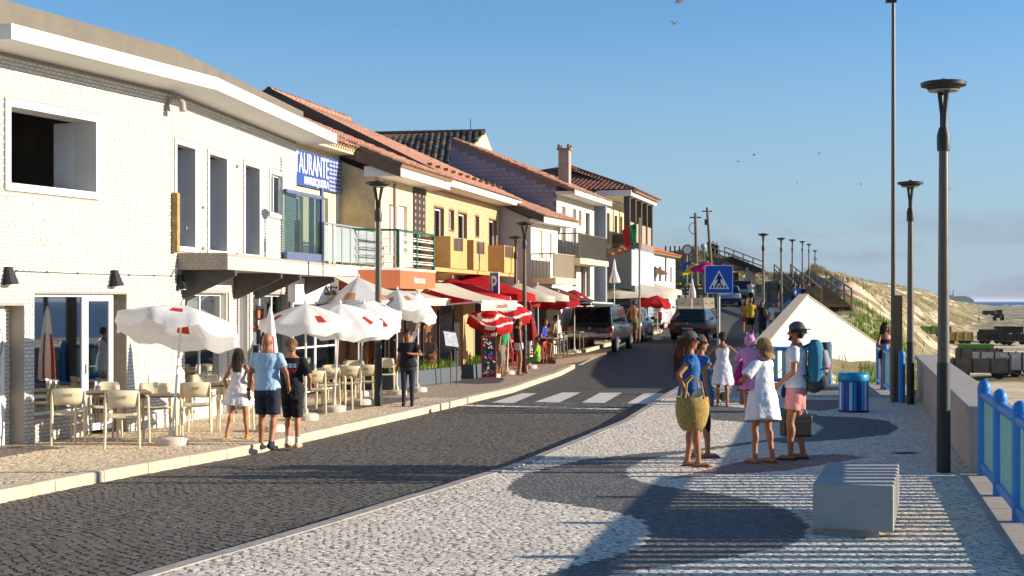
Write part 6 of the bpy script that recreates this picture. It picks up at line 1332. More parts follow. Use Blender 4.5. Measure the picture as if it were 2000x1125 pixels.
# ------------------------------------------------ people
def ik(a, c, l1, l2, pole):
    a, c, pole = Vector(a), Vector(c), Vector(pole); d = c - a; L = min(d.length, (l1 + l2) * .999); 
    if d.length < 1e-6: d = Vector((0, 0, -1))
    dn = d.normalized(); c = a + dn * L; x = (l1 * l1 - l2 * l2 + L * L) / (2 * L); hgt = math.sqrt(max(l1 * l1 - x * x, 0)); p = pole - dn * pole.dot(dn); p.normalize(); return a + dn * x + p * hgt, c
TOR = {'m': [(.83, .135, .105), (.92, .168, .12), (1.02, .155, .112), (1.12, .148, .105), (1.25, .165, .115), (1.36, .185, .12), (1.43, .17, .095), (1.48, .085, .07), (1.51, .058, .06)],
       'f': [(.83, .15, .115), (.91, .175, .125), (1.02, .145, .105), (1.12, .122, .092), (1.25, .14, .115), (1.34, .155, .11), (1.42, .14, .082), (1.465, .07, .06), (1.5, .048, .052)]}
TEX = {}
for _k, _s, _d in (('hair', .035, 2), ('cloth', .09, 1)):
    _t = bpy.data.textures.new('folds_' + _k, 'CLOUDS'); _t.noise_scale = _s; _t.noise_depth = _d; TEX[_k] = _t
def soft(o, vox, it=2):
    r = o.modifiers.new('remesh', 'REMESH'); r.mode = 'VOXEL'; r.voxel_size = vox; r.use_smooth_shade = True
    s = o.modifiers.new('smooth', 'SMOOTH'); s.factor = .5; s.iterations = it
    nm = o.name.split('.')[0]
    if nm in ('shirt', 'shorts', 'trousers', 'dress', 'shirt_dress', 'jacket', 'top', 'towel', 'hair', 'hood'):
        d = o.modifiers.new('folds', 'DISPLACE'); d.texture = TEX['hair' if nm == 'hair' else 'cloth']; d.strength = .03 if nm == 'hair' else .02; d.mid_level = .5; d.texture_coords = 'LOCAL'
    return o
def skinm(c): return M('skin' + c, c, .55, var=.08, scale=14, spec=.35)
def fabm(c, pat=0): return M('fabric' + c, c, .85, var=.10, scale=16, bump=.5, bscale=22)
def person(label, loc, face, h=1.75, sex='m', skin='#b07a58', wear=(), hair=('short', '#2e2219'), feet=None, hands=None, pel=(0, 0, .93), lean=(0, 0), yaw=0, nod=0, near=False, group=None, shoes=None, toes=(0, 0), elbow=((-.6, -.7, -.3), (.6, -.7, -.3)), heel=(0, 0), fat=1.0, kneeout=0.0):
    """loc: ground point, face: heading in degrees (0 = +X). local frame x right, y forward, z up at 1.75 m"""
    k = h / 1.75; t = thing('person', label, 'person', loc, math.radians(face) - math.pi / 2, group); t.scale = (k, k, k); vox = .0115 if near else .02
    pel = Vector(pel); lean = Vector((lean[0], lean[1], 0)); R = TOR[sex]; dz = pel.z - .93
    def C(z): f = (z - .93) / .5; return Vector((pel.x + lean.x * f, pel.y + lean.y * f, z + dz))
    sw = .178 if sex == 'm' else .152; feet = feet or ((-.1, 0, .08), (.1, 0, .08)); hands = hands or ((-.27, .05, .82 + dz), (.27, .05, .82 + dz))
    hip = [pel + Vector((s * .088, 0, -.02)) for s in (-1, 1)]; sh = [C(1.405) + Vector((s * sw, 0, 0)) for s in (-1, 1)]; kn = []; an = []; el = []; wr = []
    for i in (0, 1):
        a, b = ik(hip[i], feet[i], .418, .418, ((2 * i - 1) * kneeout, 1, .15)); kn.append(a); an.append(b); a, b = ik(sh[i], hands[i], .29, .255, elbow[i]); el.append(a); wr.append(b)
    b = MB(); lg = 1.0 if sex == 'm' else .94
    b.loft([(C(z), rx * fat, ry * fat, 0) for z, rx, ry in R], 16)
    hc = C(1.5) + Vector((0, .01, .128)); cy, sy = math.cos(math.radians(yaw)), math.sin(math.radians(yaw)); hd = lambda x, y, z: hc + Vector((x * cy - y * sy, x * sy + y * cy, z + y * math.tan(math.radians(nod))))
    b.cap(C(1.44), hc - Vector((0, 0, .06)), .054 * lg, .05 * lg, 10)
    Rh = Matrix.Rotation(math.radians(yaw), 3, 'Z'); b.ell(hd(0, -.005, .025), (.076, .094, .098), 14, rot=Rh); b.ell(hd(0, .022, -.045), (.056, .066, .068), 12, rot=Rh); b.cap(hd(0, .088, .0), hd(0, .104, -.022), .012, .015, 8); b.ell(hd(0, .075, -.062), (.024, .014, .012), 8, rot=Rh); b.ell(hd(0, .062, -.095), (.025, .02, .02), 8, rot=Rh)
    for s in (-1, 1): b.ell(hd(s * .076, -.008, -.005), (.012, .024, .034), 8, rot=Rh)
    for i, s in ((0, -1), (1, 1)):
        b.cap(hip[i], kn[i], .085 * lg * fat, .055 * lg, 12); b.cap(kn[i], an[i], .054 * lg, .036, 12); mid = kn[i].lerp(an[i], .3) + Vector((0, -.014, 0)); b.ell(mid, (.052 * lg, .056 * lg, .12), 10)
        ta = math.radians(toes[i]); f = Vector((math.sin(ta), math.cos(ta), 0)); hl = heel[i]; b.cap(an[i] - f * .035 + Vector((0, 0, -.045)), an[i] + f * .12 + Vector((0, 0, -.052 - hl * .5)), .034, .03, 10); b.ell(an[i] + f * .13 + Vector((0, 0, -.057 - hl * .6)), (.04, .05, .02), 10)
        b.cap(sh[i], el[i], .048 * lg, .038 * lg, 12); b.cap(el[i], wr[i], .038 * lg, .026, 12)
        d = (wr[i] - el[i]).normalized(); side = d.cross(Vector((0, 1, 0)) if abs(d.y) < .8 else Vector((0, 0, 1))).normalized(); nrm = side.cross(d).normalized()
        pc = wr[i] + d * .045; b.cap(wr[i], pc, .026, .034, 10); b.ell(pc + d * .015, (.03, .03, .036), 10)
        for q, ln in zip((-1.5, -.5, .5, 1.5), (.055, .068, .064, .048)):
            r0 = pc + d * .035 + nrm * (q * .0145); r1 = r0 + d * ln * .55 + side * (-s * .008); r2 = r1 + d * ln * .4 + side * (-s * .024); b.cap(r0, r1, .0095, .009, 6); b.cap(r1, r2, .009, .0075, 6)
        th = wr[i] + d * .025 + nrm * .03; b.cap(th, th + nrm * .028 + d * .032, .012, .0095, 6); b.cap(th + nrm * .028 + d * .032, th + nrm * .03 + d * .06, .0095, .008, 6)
    soft(b.build('body', skinm(skin), t), vox)
    if near or True:
        for s in (-1, 1): e = MB(); e.ell(hd(s * .03, .083, .012), (.011, .006, .0075), 8, rot=Rh); e.build('eye', M('eye_dark', '#241a14', .3, var=0), t)
    def fr(m, p, q, ra, rb, n=14): m.tube([p, q], [ra, rb], n)
    for w in wear:
        kind, col = w[0], w[1]; o = w[2] if len(w) > 2 else {}; m = MB(); nm = kind; e = o.get('e', .018); mat = o.get('mat') or fabm(col)
        if kind in ('shirt', 'top', 'jacket'):
            hem = o.get('hem', .86); zt = o.get('top', 1.455); zs = [hem] + [z for z, _, _ in R if hem + .03 < z < zt - .02] + [zt]; rr = []
            for z in zs:
                rx = np.interp(z, [q[0] for q in R], [q[1] for q in R]) * fat + e; ry = np.interp(z, [q[0] for q in R], [q[2] for q in R]) * fat + e
                loose = o.get('loose', .0) * max(0, min(1, (1.3 - z) / .4)); rr.append((C(z), rx + loose, ry + loose, 0))
            m.loft(rr, 18); sl = o.get('sleeve', .55)
            if sl:
                for i in (0, 1):
                    end = sh[i].lerp(el[i], min(sl, 1)); fr(m, sh[i] - (el[i] - sh[i]).normalized() * .02, end, .066 + o.get('loose', 0) * .3, .058 + o.get('loose', 0) * .5); m.ell(sh[i], (.064, .064, .064), 10)
                    if sl > 1: fr(m, el[i], el[i].lerp(wr[i], sl - 1), .056, .046); m.ell(el[i], (.055, .055, .055), 10)
        elif kind in ('shorts', 'trousers', 'leggings'):
            fl = o.get('len', .8); e2 = .005 if kind == 'leggings' else .022; m.loft([(C(z), np.interp(z, [q[0] for q in R], [q[1] for q in R]) * fat + e2, np.interp(z, [q[0] for q in R], [q[2] for q in R]) * fat + e2, 0) for z in (.82, .9, .96, o.get('waist', 1.03))], 18)
            for i in (0, 1):
                r0, r1 = (.092, .06) if kind == 'leggings' else (.112, .105 if fl < 1 else .085); end = hip[i].lerp(kn[i], min(fl, 1)); fr(m, hip[i] + Vector((0, 0, .02)), end, r0 * fat, r1 * (1 if fl < 1 else 1.03)); 
                if fl > 1: m.ell(kn[i], (.078 if kind != 'leggings' else .062,) * 3, 10); fr(m, kn[i], kn[i].lerp(an[i], fl - 1), .078 if kind != 'leggings' else .061, .062 if kind != 'leggings' else .044)
        elif kind in ('dress', 'skirt', 'shirt_dress'):
            zt = o.get('top', 1.36); hem = o.get('hem', .55); wz = o.get('waist', 1.1); fl = o.get('flare', .1); rr = []
            n = 40; zs = np.linspace(hem, wz, 7).tolist() + [z for z in np.linspace(wz + .06, zt, 5)]
            vs = []
            for z in zs:
                zz = max(z, .84); rx = np.interp(zz, [q[0] for q in R], [q[1] for q in R]) + e; ry = np.interp(zz, [q[0] for q in R], [q[2] for q in R]) + e; f = max(0, (wz - z) / (wz - hem)) if z < wz else 0; rx += fl * f; ry += fl * f
                c = C(z) if z > .93 else Vector((pel.x, pel.y, z + dz))
                for j in range(n): a = 2 * math.pi * j / n; wv = 1 + f * o.get('fold', .07) * math.sin(a * 7 + z * 3) + f * .03 * math.sin(a * 3 + 1); vs.append((c.x + rx * wv * math.cos(a), c.y + ry * wv * math.sin(a), c.z + f * .02 * math.sin(a * 2)))
            K = len(zs); m.add(vs, [(i * n + j, i * n + (j + 1) % n, (i + 1) * n + (j + 1) % n, (i + 1) * n + j) for i in range(K - 1) for j in range(n)] + [tuple(range(n - 1, -1, -1)), tuple((K - 1) * n + j for j in range(n))])
            if o.get('straps'):
                for s in (-1, 1): m.tube([C(zt - .02) + Vector((s * .09, -.1, 0)), C(1.44) + Vector((s * .085, -.0, .028)), C(zt - .02) + Vector((s * .09, .1, 0))], .02, 8)
            if o.get('sleeve'):
                for i in (0, 1): fr(m, sh[i], sh[i].lerp(el[i], o['sleeve']), .072, .085); m.ell(sh[i], (.068,) * 3, 10)
        elif kind == 'bikini_top':
            m.loft([(C(z), np.interp(z, [q[0] for q in R], [q[1] for q in R]) + .008, np.interp(z, [q[0] for q in R], [q[2] for q in R]) + .012, 0) for z in (1.2, 1.26, 1.31)], 16); m.tube([C(1.3) + Vector((-.07, .1, 0)), C(1.48) + Vector((0, -.06, .0)), C(1.3) + Vector((.07, .1, 0))], .012, 6)
        elif kind in ('shoe', 'sock', 'flip_flop'):
            for i in (0, 1):
                m = MB(); ta = math.radians(toes[i]); f = Vector((math.sin(ta), math.cos(ta), 0)); hl = heel[i]
                if kind == 'shoe': m.cap(an[i] - f * .045 + Vector((0, 0, -.035)), an[i] + f * .15 + Vector((0, 0, -.048 - hl * .55)), .045, .038, 12); m.cap(an[i] + Vector((0, 0, .0)), an[i] + Vector((0, 0, -.03)), .044, .045, 10)
                elif kind == 'sock': fr(m, an[i] + Vector((0, 0, .1)), an[i] + Vector((0, 0, -.03)), .043, .042)
                else: m.loft([(an[i] + f * .05 + Vector((0, 0, -.083)), .048, .14, -ta), (an[i] + f * .05 + Vector((0, 0, -.068)), .05, .142, -ta)], 14); m.tube([an[i] + f * .13 + Vector((-.04, 0, -.065)), an[i] + f * .1 + Vector((0, 0, -.02)), an[i] + f * .13 + Vector((.04, 0, -.065))], .008, 5)
                x = m.build(kind, mat, t); kind != 'flip_flop' and soft(x, vox, 1)
            continue
        ob = m.build(nm, mat, t); soft(ob, vox * 1.15, 1)
        if o.get('print'):
            o['print'](t, ob, C)
    if hair:
        kind, col = hair[0], hair[1]; m = MB(); mat = M('hair' + col, col, .6, var=.35, scale=30, bump=.7, bscale=60)
        if kind in ('short', 'long', 'pony', 'bun'):
            m.ell(hd(0, -.018, .05), (.086, .1, .095), 14, rot=Rh); m.ell(hd(0, -.045, .0), (.08, .075, .085), 12, rot=Rh)
        if kind == 'long':
            L = hair[2]; base = hd(0, -.06, -.02); rr = [(base + Vector((0, 0, .05)), .07, .06, 0)]
            for q in range(1, 6): f = q / 5; rr.append((base + Vector((-.01 * math.sin(q), -.05 * min(1, f * 2) - .02 * f, -L * f)), .085 + .02 * math.sin(math.pi * f), .05 * (1 - .35 * f), 0))
            m.loft(rr, 14)
            for s in (-1, 1): m.tube([hd(s * .07, .02, .05), hd(s * .085, .0, -.08), hd(s * .09, -.03, -L * .6)], [.02, .03, .016], 8)
        if kind == 'pony':
            m.tube([hd(0, -.085, .02), hd(0, -.115, -.06), hd(0, -.14, -.18), hd(0, -.135, -.33), hd(0, -.13, -.46)], [.035, .045, .05, .042, .012], 10)
        if kind == 'bun': m.ell(hd(0, -.1, .06), (.04, .04, .04), 10)
        soft(m.build('hair', mat, t), vox, 1)
        if near:
            m = MB(); rs = random.Random(len(label)); N = 170
            for q in range(N):
                a = rs.uniform(-2.6, 2.6) - math.pi / 2; e = rs.uniform(-.35, .0 if ' cap' in label else 1.2); n0 = Vector((math.cos(e) * math.cos(a), math.cos(e) * math.sin(a), math.sin(e))); p = hd(n0.x * .09, -.02 + n0.y * .104, .05 + n0.z * .1)
                Lh = {'short': rs.uniform(.03, .06), 'bun': .05, 'pony': rs.uniform(.05, .12)}.get(kind, rs.uniform(.3, 1.05) * (hair[2] if len(hair) > 2 else .2) + .06); w = .0035; pts = [p]; d = (n0 * (.12 if kind == 'long' else .4) + Vector((rs.gauss(0, .12 if kind == 'long' else .3), rs.gauss(0, .12 if kind == 'long' else .3) - .2, -.7))).normalized()
                for s_ in range(4): d = (d + Vector((rs.gauss(0, .09), rs.gauss(0, .09), -.35))).normalized(); pts.append(pts[-1] + d * Lh / 4)
                m.tube(pts, [w, w, w * .9, w * .7, w * .2], 3, caps=False)
            if kind == 'pony':
                for q in range(70): j = Vector((rs.gauss(0, .035), rs.gauss(0, .03), 0)); m.tube([hd(0, -.085, .02) + j * .6, hd(0, -.12, -.08) + j * 1.3, hd(0, -.145, -.2) + j * 1.7, hd(0, -.14, -.34) + j * 1.7, hd(0, -.13, -.47 - rs.random() * .08) + j * 2.2], [.004, .004, .004, .003, .001], 3, caps=False)
            m.build('hair_strands', mat, t, smooth=True)
    t['_'] = 0; del t['_']
    t_info = dict(t=t, hd=hd, C=C, wr=wr, el=el, sh=sh, hip=hip, Rh=Rh, vox=vox)
    return t_info
def cap_hat(I, col, back=False, brim='#2d2f33'):
    hd, t = I['hd'], I['t']; m = MB(); s = -1 if back else 1; m.ell(hd(0, -.012, .055), (.09, .108, .085), 16, rot=I['Rh']); c = hd(0, s * .11, .045); r = hd(1, 0, 0) - hd(0, 0, 0); f = hd(0, 1, 0) - hd(0, 0, 0)
    m.add([c + r * x + f * (s * y) + Vector((0, 0, z)) for z in (0, -.014) for x, y in ((-.075, -.03), (.075, -.03), (.07, .05), (.04, .085), (-.04, .085), (-.07, .05))], [(0, 1, 2, 3, 4, 5), (11, 10, 9, 8, 7, 6)] + [(i, 6 + i, 6 + (i + 1) % 6, (i + 1) % 6) for i in range(6)])
    soft(m.build('cap', fabm(col), t), I['vox'], 1)
def w2(I, v): t = I['t']; return Matrix.Translation(t.location) @ Matrix.Rotation(t.rotation_euler.z, 4, 'Z') @ Matrix.Scale(t.scale.x, 4) @ Vector(v)
WALK = ((-.1, -.18, .10), (.1, .16, .08))
# --- family walking on the kerb
I = person('girl in a white sundress walking beside the bald man', G(466, 857, 0), 82, 1.40, 'f', '#a8714e', [('dress', '#d9d8d6', dict(hem=.66, top=1.36, flare=.14, waist=1.16, straps=True)), ('flip_flop', '#d9b52c')], ('long', '#3f2a1c', .3), feet=((-.17, -.2, .12), (.13, .12, .08)), hands=((-.27, .14, .95), (.24, .12, .98)), near=True, heel=(.02, 0), toes=(-15, 5))
I = person('bald man in a pale blue polo shirt and navy shorts walking away', G(522, 880, -.1), 80, 1.76, 'm', '#a06a4c', [('shirt', '#9dbbd2', dict(hem=.9, sleeve=.62, loose=.018)), ('shorts', '#1d2736', dict(len=.88)), ('shoe', '#23272b')], None, feet=((-.12, .06, .08), (.13, -.22, .13)), hands=((-.30, .02, .88), (.29, .12, .95)), near=True, heel=(0, .05), fat=1.06)
m = MB(); m.tube([I['wr'][0] + Vector((0, 0, .01)), I['wr'][0] + Vector((0, 0, .045))], .034, 12); m.build('watch', m_black, I['t'])
def backprint(t, ob, C):
    m = MB(); random.seed(4)
    for i in range(4):
        c = C(1.33) + Vector((-.10 + i * .065, -.15, 0)); m.box(c, (.05, .006, .07))
    m.build('print', M('print_grey', '#aeb6bd', .8, var=.4, scale=60), t)
    text('FICTIV', 'print_lettering', .085, M('print_red', '#c22a30', .8, var=0), t, tuple(C(1.24) + Vector((0, -.152, 0))), (math.pi / 2, 0, 0), ext=.003, bold=.003)
I = person('boy in a black printed t-shirt and black shorts walking away', G(570, 874, -.1), 80, 1.66, 'm', '#b27a55', [('shirt', '#141416', dict(hem=.78, sleeve=.85, loose=.03, print=backprint)), ('shorts', '#18181b', dict(len=1.0)), ('sock', '#d8d8d6'), ('shoe', '#b8a184')], ('short', '#8a6a42'), feet=((-.07, .0, .08), (.12, -.08, .08)), hands=((-.22, .2, 1.0), (.25, .16, .98)), near=True)
I = person('woman in black top and dark leggings standing by the lamp post', G(797, 793), -88, 1.62, 'f', '#a06a48', [('shirt', '#15151a', dict(hem=.9, sleeve=.6, loose=.02)), ('leggings', '#2b2d38', dict(len=1.95)), ('shoe', '#17171a')], ('short', '#17110e'), feet=((-.09, 0, .08), (.1, .05, .08)), hands=((-.09, .24, 1.2), (.26, .04, .85)), near=True, elbow=((-.9, -.3, -.4), (.6, -.7, -.3)), fat=1.05)
# --- right-hand group
I = person('woman in a grey cap and blue top carrying a straw basket', G(1347, 911), 2, 1.72, 'f', '#a8704e', [('shirt', '#1f5a96', dict(hem=.80, sleeve=.35, loose=.03)), ('shorts', '#1b4f88', dict(len=.35)), ('flip_flop', '#6b4a32')], ('pony', '#6b3f25'), feet=((-.07, -.02, .08), (.08, .1, .08)), hands=((-.1, .2, 1.26), (.2, -.08, .98)), near=True, elbow=((-.7, -.5, -.6), (.5, -.9, -.1)))
cap_hat(I, '#4a4d52'); m = MB(); m.bb(-.06, .06, .0, .01, -.015, .015); hd = I['hd']; m = MB()
for s in (-1, 1): m.ell(hd(s * .032, .09, .014), (.03, .012, .02), 8)
m.build('sunglasses', m_black, I['t'], smooth=True)
g = w2(I, (.33, -.02, .50)); bk = thing('straw_basket', 'round straw basket bag on the arm of the capped woman', 'basket', g, .1)
m_straw = M('woven_straw', '#b0904e', .9, var=.35, scale=28, bump=.9, bscale=70); m = MB(); m.lathe([(.12, 0), (.17, .06), (.21, .2), (.215, .3), (.2, .42), (.19, .42), (.2, .3), (.15, .08)], 26, sx=1.0, sy=.8, wav=lambda a, i: 1 + .015 * math.sin(9 * a + i)); m.build('body', m_straw, bk, smooth=True)
for s in (-1, 1): m = MB(); m.tube([(-.12, s * .13, .4), (-.09, s * .1, .6), (0, s * .06, .68), (.09, s * .1, .6), (.12, s * .13, .4)], .014, 8); m.build('handle', M('straw_handle', '#a98a55', .9), bk, smooth=40)
m = MB(); m.cap((.02, 0, .36), (.08, -.06, .48), .07, .06); tag(m.build('folded_cloth', fabm('#b9b2aa'), loc=g, smooth=True), 'pale rolled cloth sticking out of the straw basket', 'cloth')
I = person('woman in blue tunic and black capri leggings half hidden behind the capped woman', G(1368, 893), 8, 1.66, 'f', '#a8704e', [('shirt', '#2a62a0', dict(hem=.74, sleeve=.5, loose=.06)), ('leggings', '#141416', dict(len=1.35)), ('flip_flop', '#33507a')], ('short', '#4a3322'), feet=((-.08, -.05, .08), (.09, .08, .08)), near=True)
I = person('blonde woman in a loose white beach shirt holding a child', G(1490, 904), 135, 1.62, 'f', '#ab7350', [('shirt_dress', '#e4e2e0', dict(hem=.62, top=1.44, waist=1.3, flare=.11, sleeve=.8, fold=.06)), ('flip_flop', '#7a5638')], ('long', '#9a7a4c', .14), feet=((-.12, .05, .08), (.12, -.08, .08)), hands=((-.2, .3, 1.12), (.05, .34, 1.05)), near=True, yaw=15, elbow=((-1, -.3, -.5), (1, -.3, -.5)))
m = w2(I, (-.13, .13, .74)); 
I = person('toddler in a pink hooded bathrobe carried by the blonde woman', m, 70, .98, 'f', '#b98566', [('jacket', '#d58bb4', dict(hem=.5, top=1.47, sleeve=1.6, e=.05, loose=.03))], None, feet=((-.12, .12, .12), (.12, .14, .16)), hands=((-.2, .26, 1.2), (.2, .26, 1.2)), near=True, kneeout=.4)
hd = I['hd']; m = MB(); m.ell(hd(0, -.02, .01), (.125, .125, .15), 14); [m.tube([hd(s * .06, -.02, .13), hd(s * .085, -.03, .2)], [.035, .012], 8) for s in (-1, 1)]; soft(m.build('hood', fabm('#d58bb4'), I['t']), .012, 2)
p = W(1457, 752, 18.6); t = thing('pink_beach_bag', 'magenta beach bag hanging by the blonde woman', 'bag', p, .2); m = MB(); m.loft([(Vector((0, 0, 0)), .15, .05, 0), (Vector((0, 0, .14)), .17, .06, 0), (Vector((.03, 0, .3)), .12, .04, 0)], 14); m.build('body', fabm('#b3176b'), t, smooth=True, bevel=0); m = MB(); m.tube([(-.06, 0, .28), (.02, 0, .5), (.1, 0, .28)], .01, 6); m.build('handle', fabm('#b3176b'), t)
I = person('man in backward grey cap, white t-shirt and pink shorts with a rucksack', G(1556, 897), 160, 1.83, 'm', '#a06a46', [('shirt', '#cfd0d6', dict(hem=.92, sleeve=.6, loose=.02)), ('shorts', '#cf8a84', dict(len=.66)), ('flip_flop', '#2a2018')], ('short', '#2b1f18'), feet=((-.12, .06, .08), (.12, -.06, .08)), hands=((-.22, .18, .98), (.28, -.04, .88)), near=True, yaw=12)
cap_hat(I, '#4f5358', back=True); m = MB(); m.tube([I['hd'](-.06, .06, -.06), I['hd'](0, .085, -.1), I['hd'](.06, .06, -.06)], .02, 8); soft(m.build('beard', M('hair#2b1f18'), I['t']), .012)
bp = w2(I, (0, -.24, 1.0)); t = thing('rucksack', 'teal and grey rucksack on the back of the man in pink shorts', 'rucksack', bp, I['t'].rotation_euler.z)
m = MB(); m.loft([(Vector((0, 0, 0)), .15, .1, 0), (Vector((0, -.01, .15)), .17, .12, 0), (Vector((0, -.01, .35)), .165, .115, 0), (Vector((0, 0, .5)), .13, .09, 0), (Vector((0, .01, .56)), .06, .05, 0)], 16); soft(m.build('main_sack', fabm('#1f6e86'), t), .014)
m = MB(); m.loft([(Vector((.02, -.1, .12)), .1, .06, 0), (Vector((.02, -.12, .25)), .12, .08, 0), (Vector((.02, -.1, .42)), .09, .05, 0)], 14); soft(m.build('pocket', fabm('#8a8b92'), t), .014); m = MB(); m.tube([(-.1, -.16, .19), (.0, -.205, .185), (.13, -.17, .19)], .012, 6); m.build('trim', fabm('#b8352c'), t); m = MB(); m.cap((0, .02, -.02), (0, -.06, .0), .14, .12); soft(m.build('base_roll', fabm('#3c3f45'), t), .014)
for s in (-1, 1): m = MB(); m.tube([(s * .09, .06, .5), (s * .1, .2, .44), (s * .11, .3, .3), (s * .12, .2, .1), (s * .12, .06, .05)], .018, 8); m.build('strap', fabm('#2f4f63'), t)
bp = w2(I, (.2, -.34, 1.02)); t = thing('grey_sling_bag', 'dark grey padded bag slung behind the rucksack', 'bag', bp, I['t'].rotation_euler.z); m = MB(); m.loft([(Vector((0, 0, 0)), .1, .07, 0), (Vector((0, 0, .25)), .12, .08, 0), (Vector((0, 0, .5)), .08, .06, 0)], 14); soft(m.build('sack', fabm('#46484b'), t), .014)
p = W(1531, 770, 19.25); t = thing('bodyboard', 'blue and white bodyboard under the arm of the man with the rucksack', 'bodyboard', p, .5); m = MB(); m.ell((0, 0, .1), (.09, .022, .15), 16); m.build('deck', M('board_blue', '#173f94', .4, var=.03), t, smooth=True); m = MB(); m.ell((.008, .014, .1), (.094, .018, .154), 16); m.build('underside', M('board_white', '#d5d9e0', .4), t, smooth=True); t.rotation_euler = (0, .7, .5)
p = W(1555, 852, 19.2); t = thing('cool_bag', 'black square cool bag hanging from the hand of the man in pink shorts', 'bag', p, .15); m = MB(); m.bb(-.2, .2, -.12, .12, 0, .3); m.build('body', M('black_nylon', '#1b1c1e', .6, var=.1), t, bevel=.03); m = MB(); m.tube([(-.15, 0, .3), (-.1, 0, .42), (.1, 0, .42), (.15, 0, .3)], .013, 6); m.build('handle', m_black, t); m = MB(); m.bb(-.2, .2, -.124, .124, .2, .22); m.build('piping', m_dgrey, t)
I = person('woman in a white crochet dress beside the chalkboard, seen from behind', G(1411, 794), 88, 1.56, 'f', '#a06a48', [('dress', '#d6d2d4', dict(hem=.52, top=1.37, flare=.1, waist=1.12, straps=True, fold=.05))], ('short', '#3a2419'), feet=((-.11, 0, .08), (.11, 0, .08)), hands=((-.3, .18, .98), (.17, .06, 1.08)), near=True, elbow=((-1, -.4, -.2), (1, -.2, .0)), fat=1.08)
# --- terrace people
P = person
def seated(label, x, y, z, face, h, sex, skin, wear, hair, **kw): return P(label, (x, y, z), face, h, sex, skin, wear, hair, pel=(0, 0, .55), feet=((-.12, .38, .08), (.12, .38, .08)), hands=kw.pop('hands', ((-.14, .32, .72), (.14, .32, .72))), **kw)
x, y = W(977, 0, 42.6).x, 42.6; I = P('person wrapped in a green towel standing by the ice-cream board', (x, y, H(y)), -20, 1.74, 'm', '#a87250', [('trousers', '#7b7264', dict(len=1.5)), ('shirt', '#3a4a3c', dict(hem=.85))], ('short', '#a58a5c'), lean=(0, .12))
m = MB(); C = I['C']; m.loft([(C(.98), .2, .17, 0), (C(1.15), .23, .18, 0), (C(1.35), .24, .16, 0), (C(1.46), .12, .1, 0)], 18); soft(m.build('towel', fabm('#1f8a50'), I['t']), .02)
y = 43.4; P('woman in a dark vest and white shorts standing among red chairs', (W(1013, 0, y).x, y, H(y)), 10, 1.72, 'f', '#a8704e', [('top', '#33171a', dict(hem=.95, sleeve=0)), ('shorts', '#c9cfd8', dict(len=.3))], ('pony', '#2e2019'))
y = 44.6; x = W(1049, 0, y).x; seated('child in a lime green t-shirt sitting on a red chair', x, y, H(y), 175, 1.45, 'm', '#a8704e', [('shirt', '#7fb53a', dict(hem=.85)), ('shorts', '#5d9438', dict(len=.9))], ('short', '#33251c'))
y = 45.2; P('woman with dark hair behind the standing woman at the red parasols', (W(985, 0, y).x, y, H(y)), -60, 1.6, 'f', '#a8704e', [('top', '#2b2330', dict(sleeve=.5))], ('long', '#1c1412', .2))
y = 50.3; seated('man in a royal blue t-shirt leaning over the wooden table', W(1055, 0, y).x, y, H(y) + .14, -20, 1.8, 'm', '#a06a48', [('shirt', '#2a3fae', dict())], ('short', '#2c221b'), lean=(0, .15))
y = 53.4; seated('man in a white vest sitting with his back to the street', W(1092, 0, y).x, y, H(y) + .14, 150, 1.8, 'm', '#a87250', [('top', '#d2c8b8', dict(sleeve=0, hem=.85))], ('short', '#2c221b'), lean=(0, .12))
for i, (px, y, f, c) in enumerate(((1070, 55, 200, '#3c5a7a'), (1082, 56, 160, '#b9a58c'), (1038, 53, 10, '#4b3a3a'))): seated(['diner in a slate blue shirt deep in the far terrace', 'diner in a tan shirt deep in the far terrace', 'diner in a dark brown shirt behind the furled parasol'][i], W(px, 0, y).x, y, H(y) + .12, f, 1.72, 'f' if i else 'm', '#a06a48', [('shirt', c, dict())], ('short', '#241a15'))
y = 36.8; P('waiter in a navy shirt standing inside the terrace', (W(757, 0, y).x, y, H(y)), -60, 1.72, 'm', '#8f5c40', [('shirt', '#232a3c', dict()), ('trousers', '#191a1f', dict(len=1.95))], ('short', '#1a1411'))
for i, (px, y, f, c) in enumerate(((796, 39.6, 250, '#8a98a4'), (815, 40.2, 240, '#6a7c6e'), (838, 41.4, 260, '#6a5850'))): seated(['diner in a grey-blue shirt behind the smoked glass', 'diner in a sage green shirt behind the smoked glass', 'diner in a brown shirt behind the smoked glass'][i], W(px, 0, y).x, y, H(y), f, 1.72, 'f' if i else 'm', '#a06a48', [('shirt', c, dict())], ('short', '#2a1e17'))
y = 62; P('shirtless man in patterned swim shorts between the parked cars', (W(1238, 0, y).x, y, H(y)), 95, 1.82, 'm', '#9a5f3c', [('shorts', '#6f6a3c', dict(len=.85))], ('short', '#1e1612'), fat=1.05, hands=((-.33, .0, .9), (.33, .0, .9)))
y = 60.6; P('person in dark clothes standing under the wide pale parasol', (W(1206, 0, 69).x, 69, H(69)), -70, 1.75, 'm', '#8f5c40', [('shirt', '#26262a', dict()), ('trousers', '#2b2b30', dict(len=1.9))], ('short', '#1e1612'))
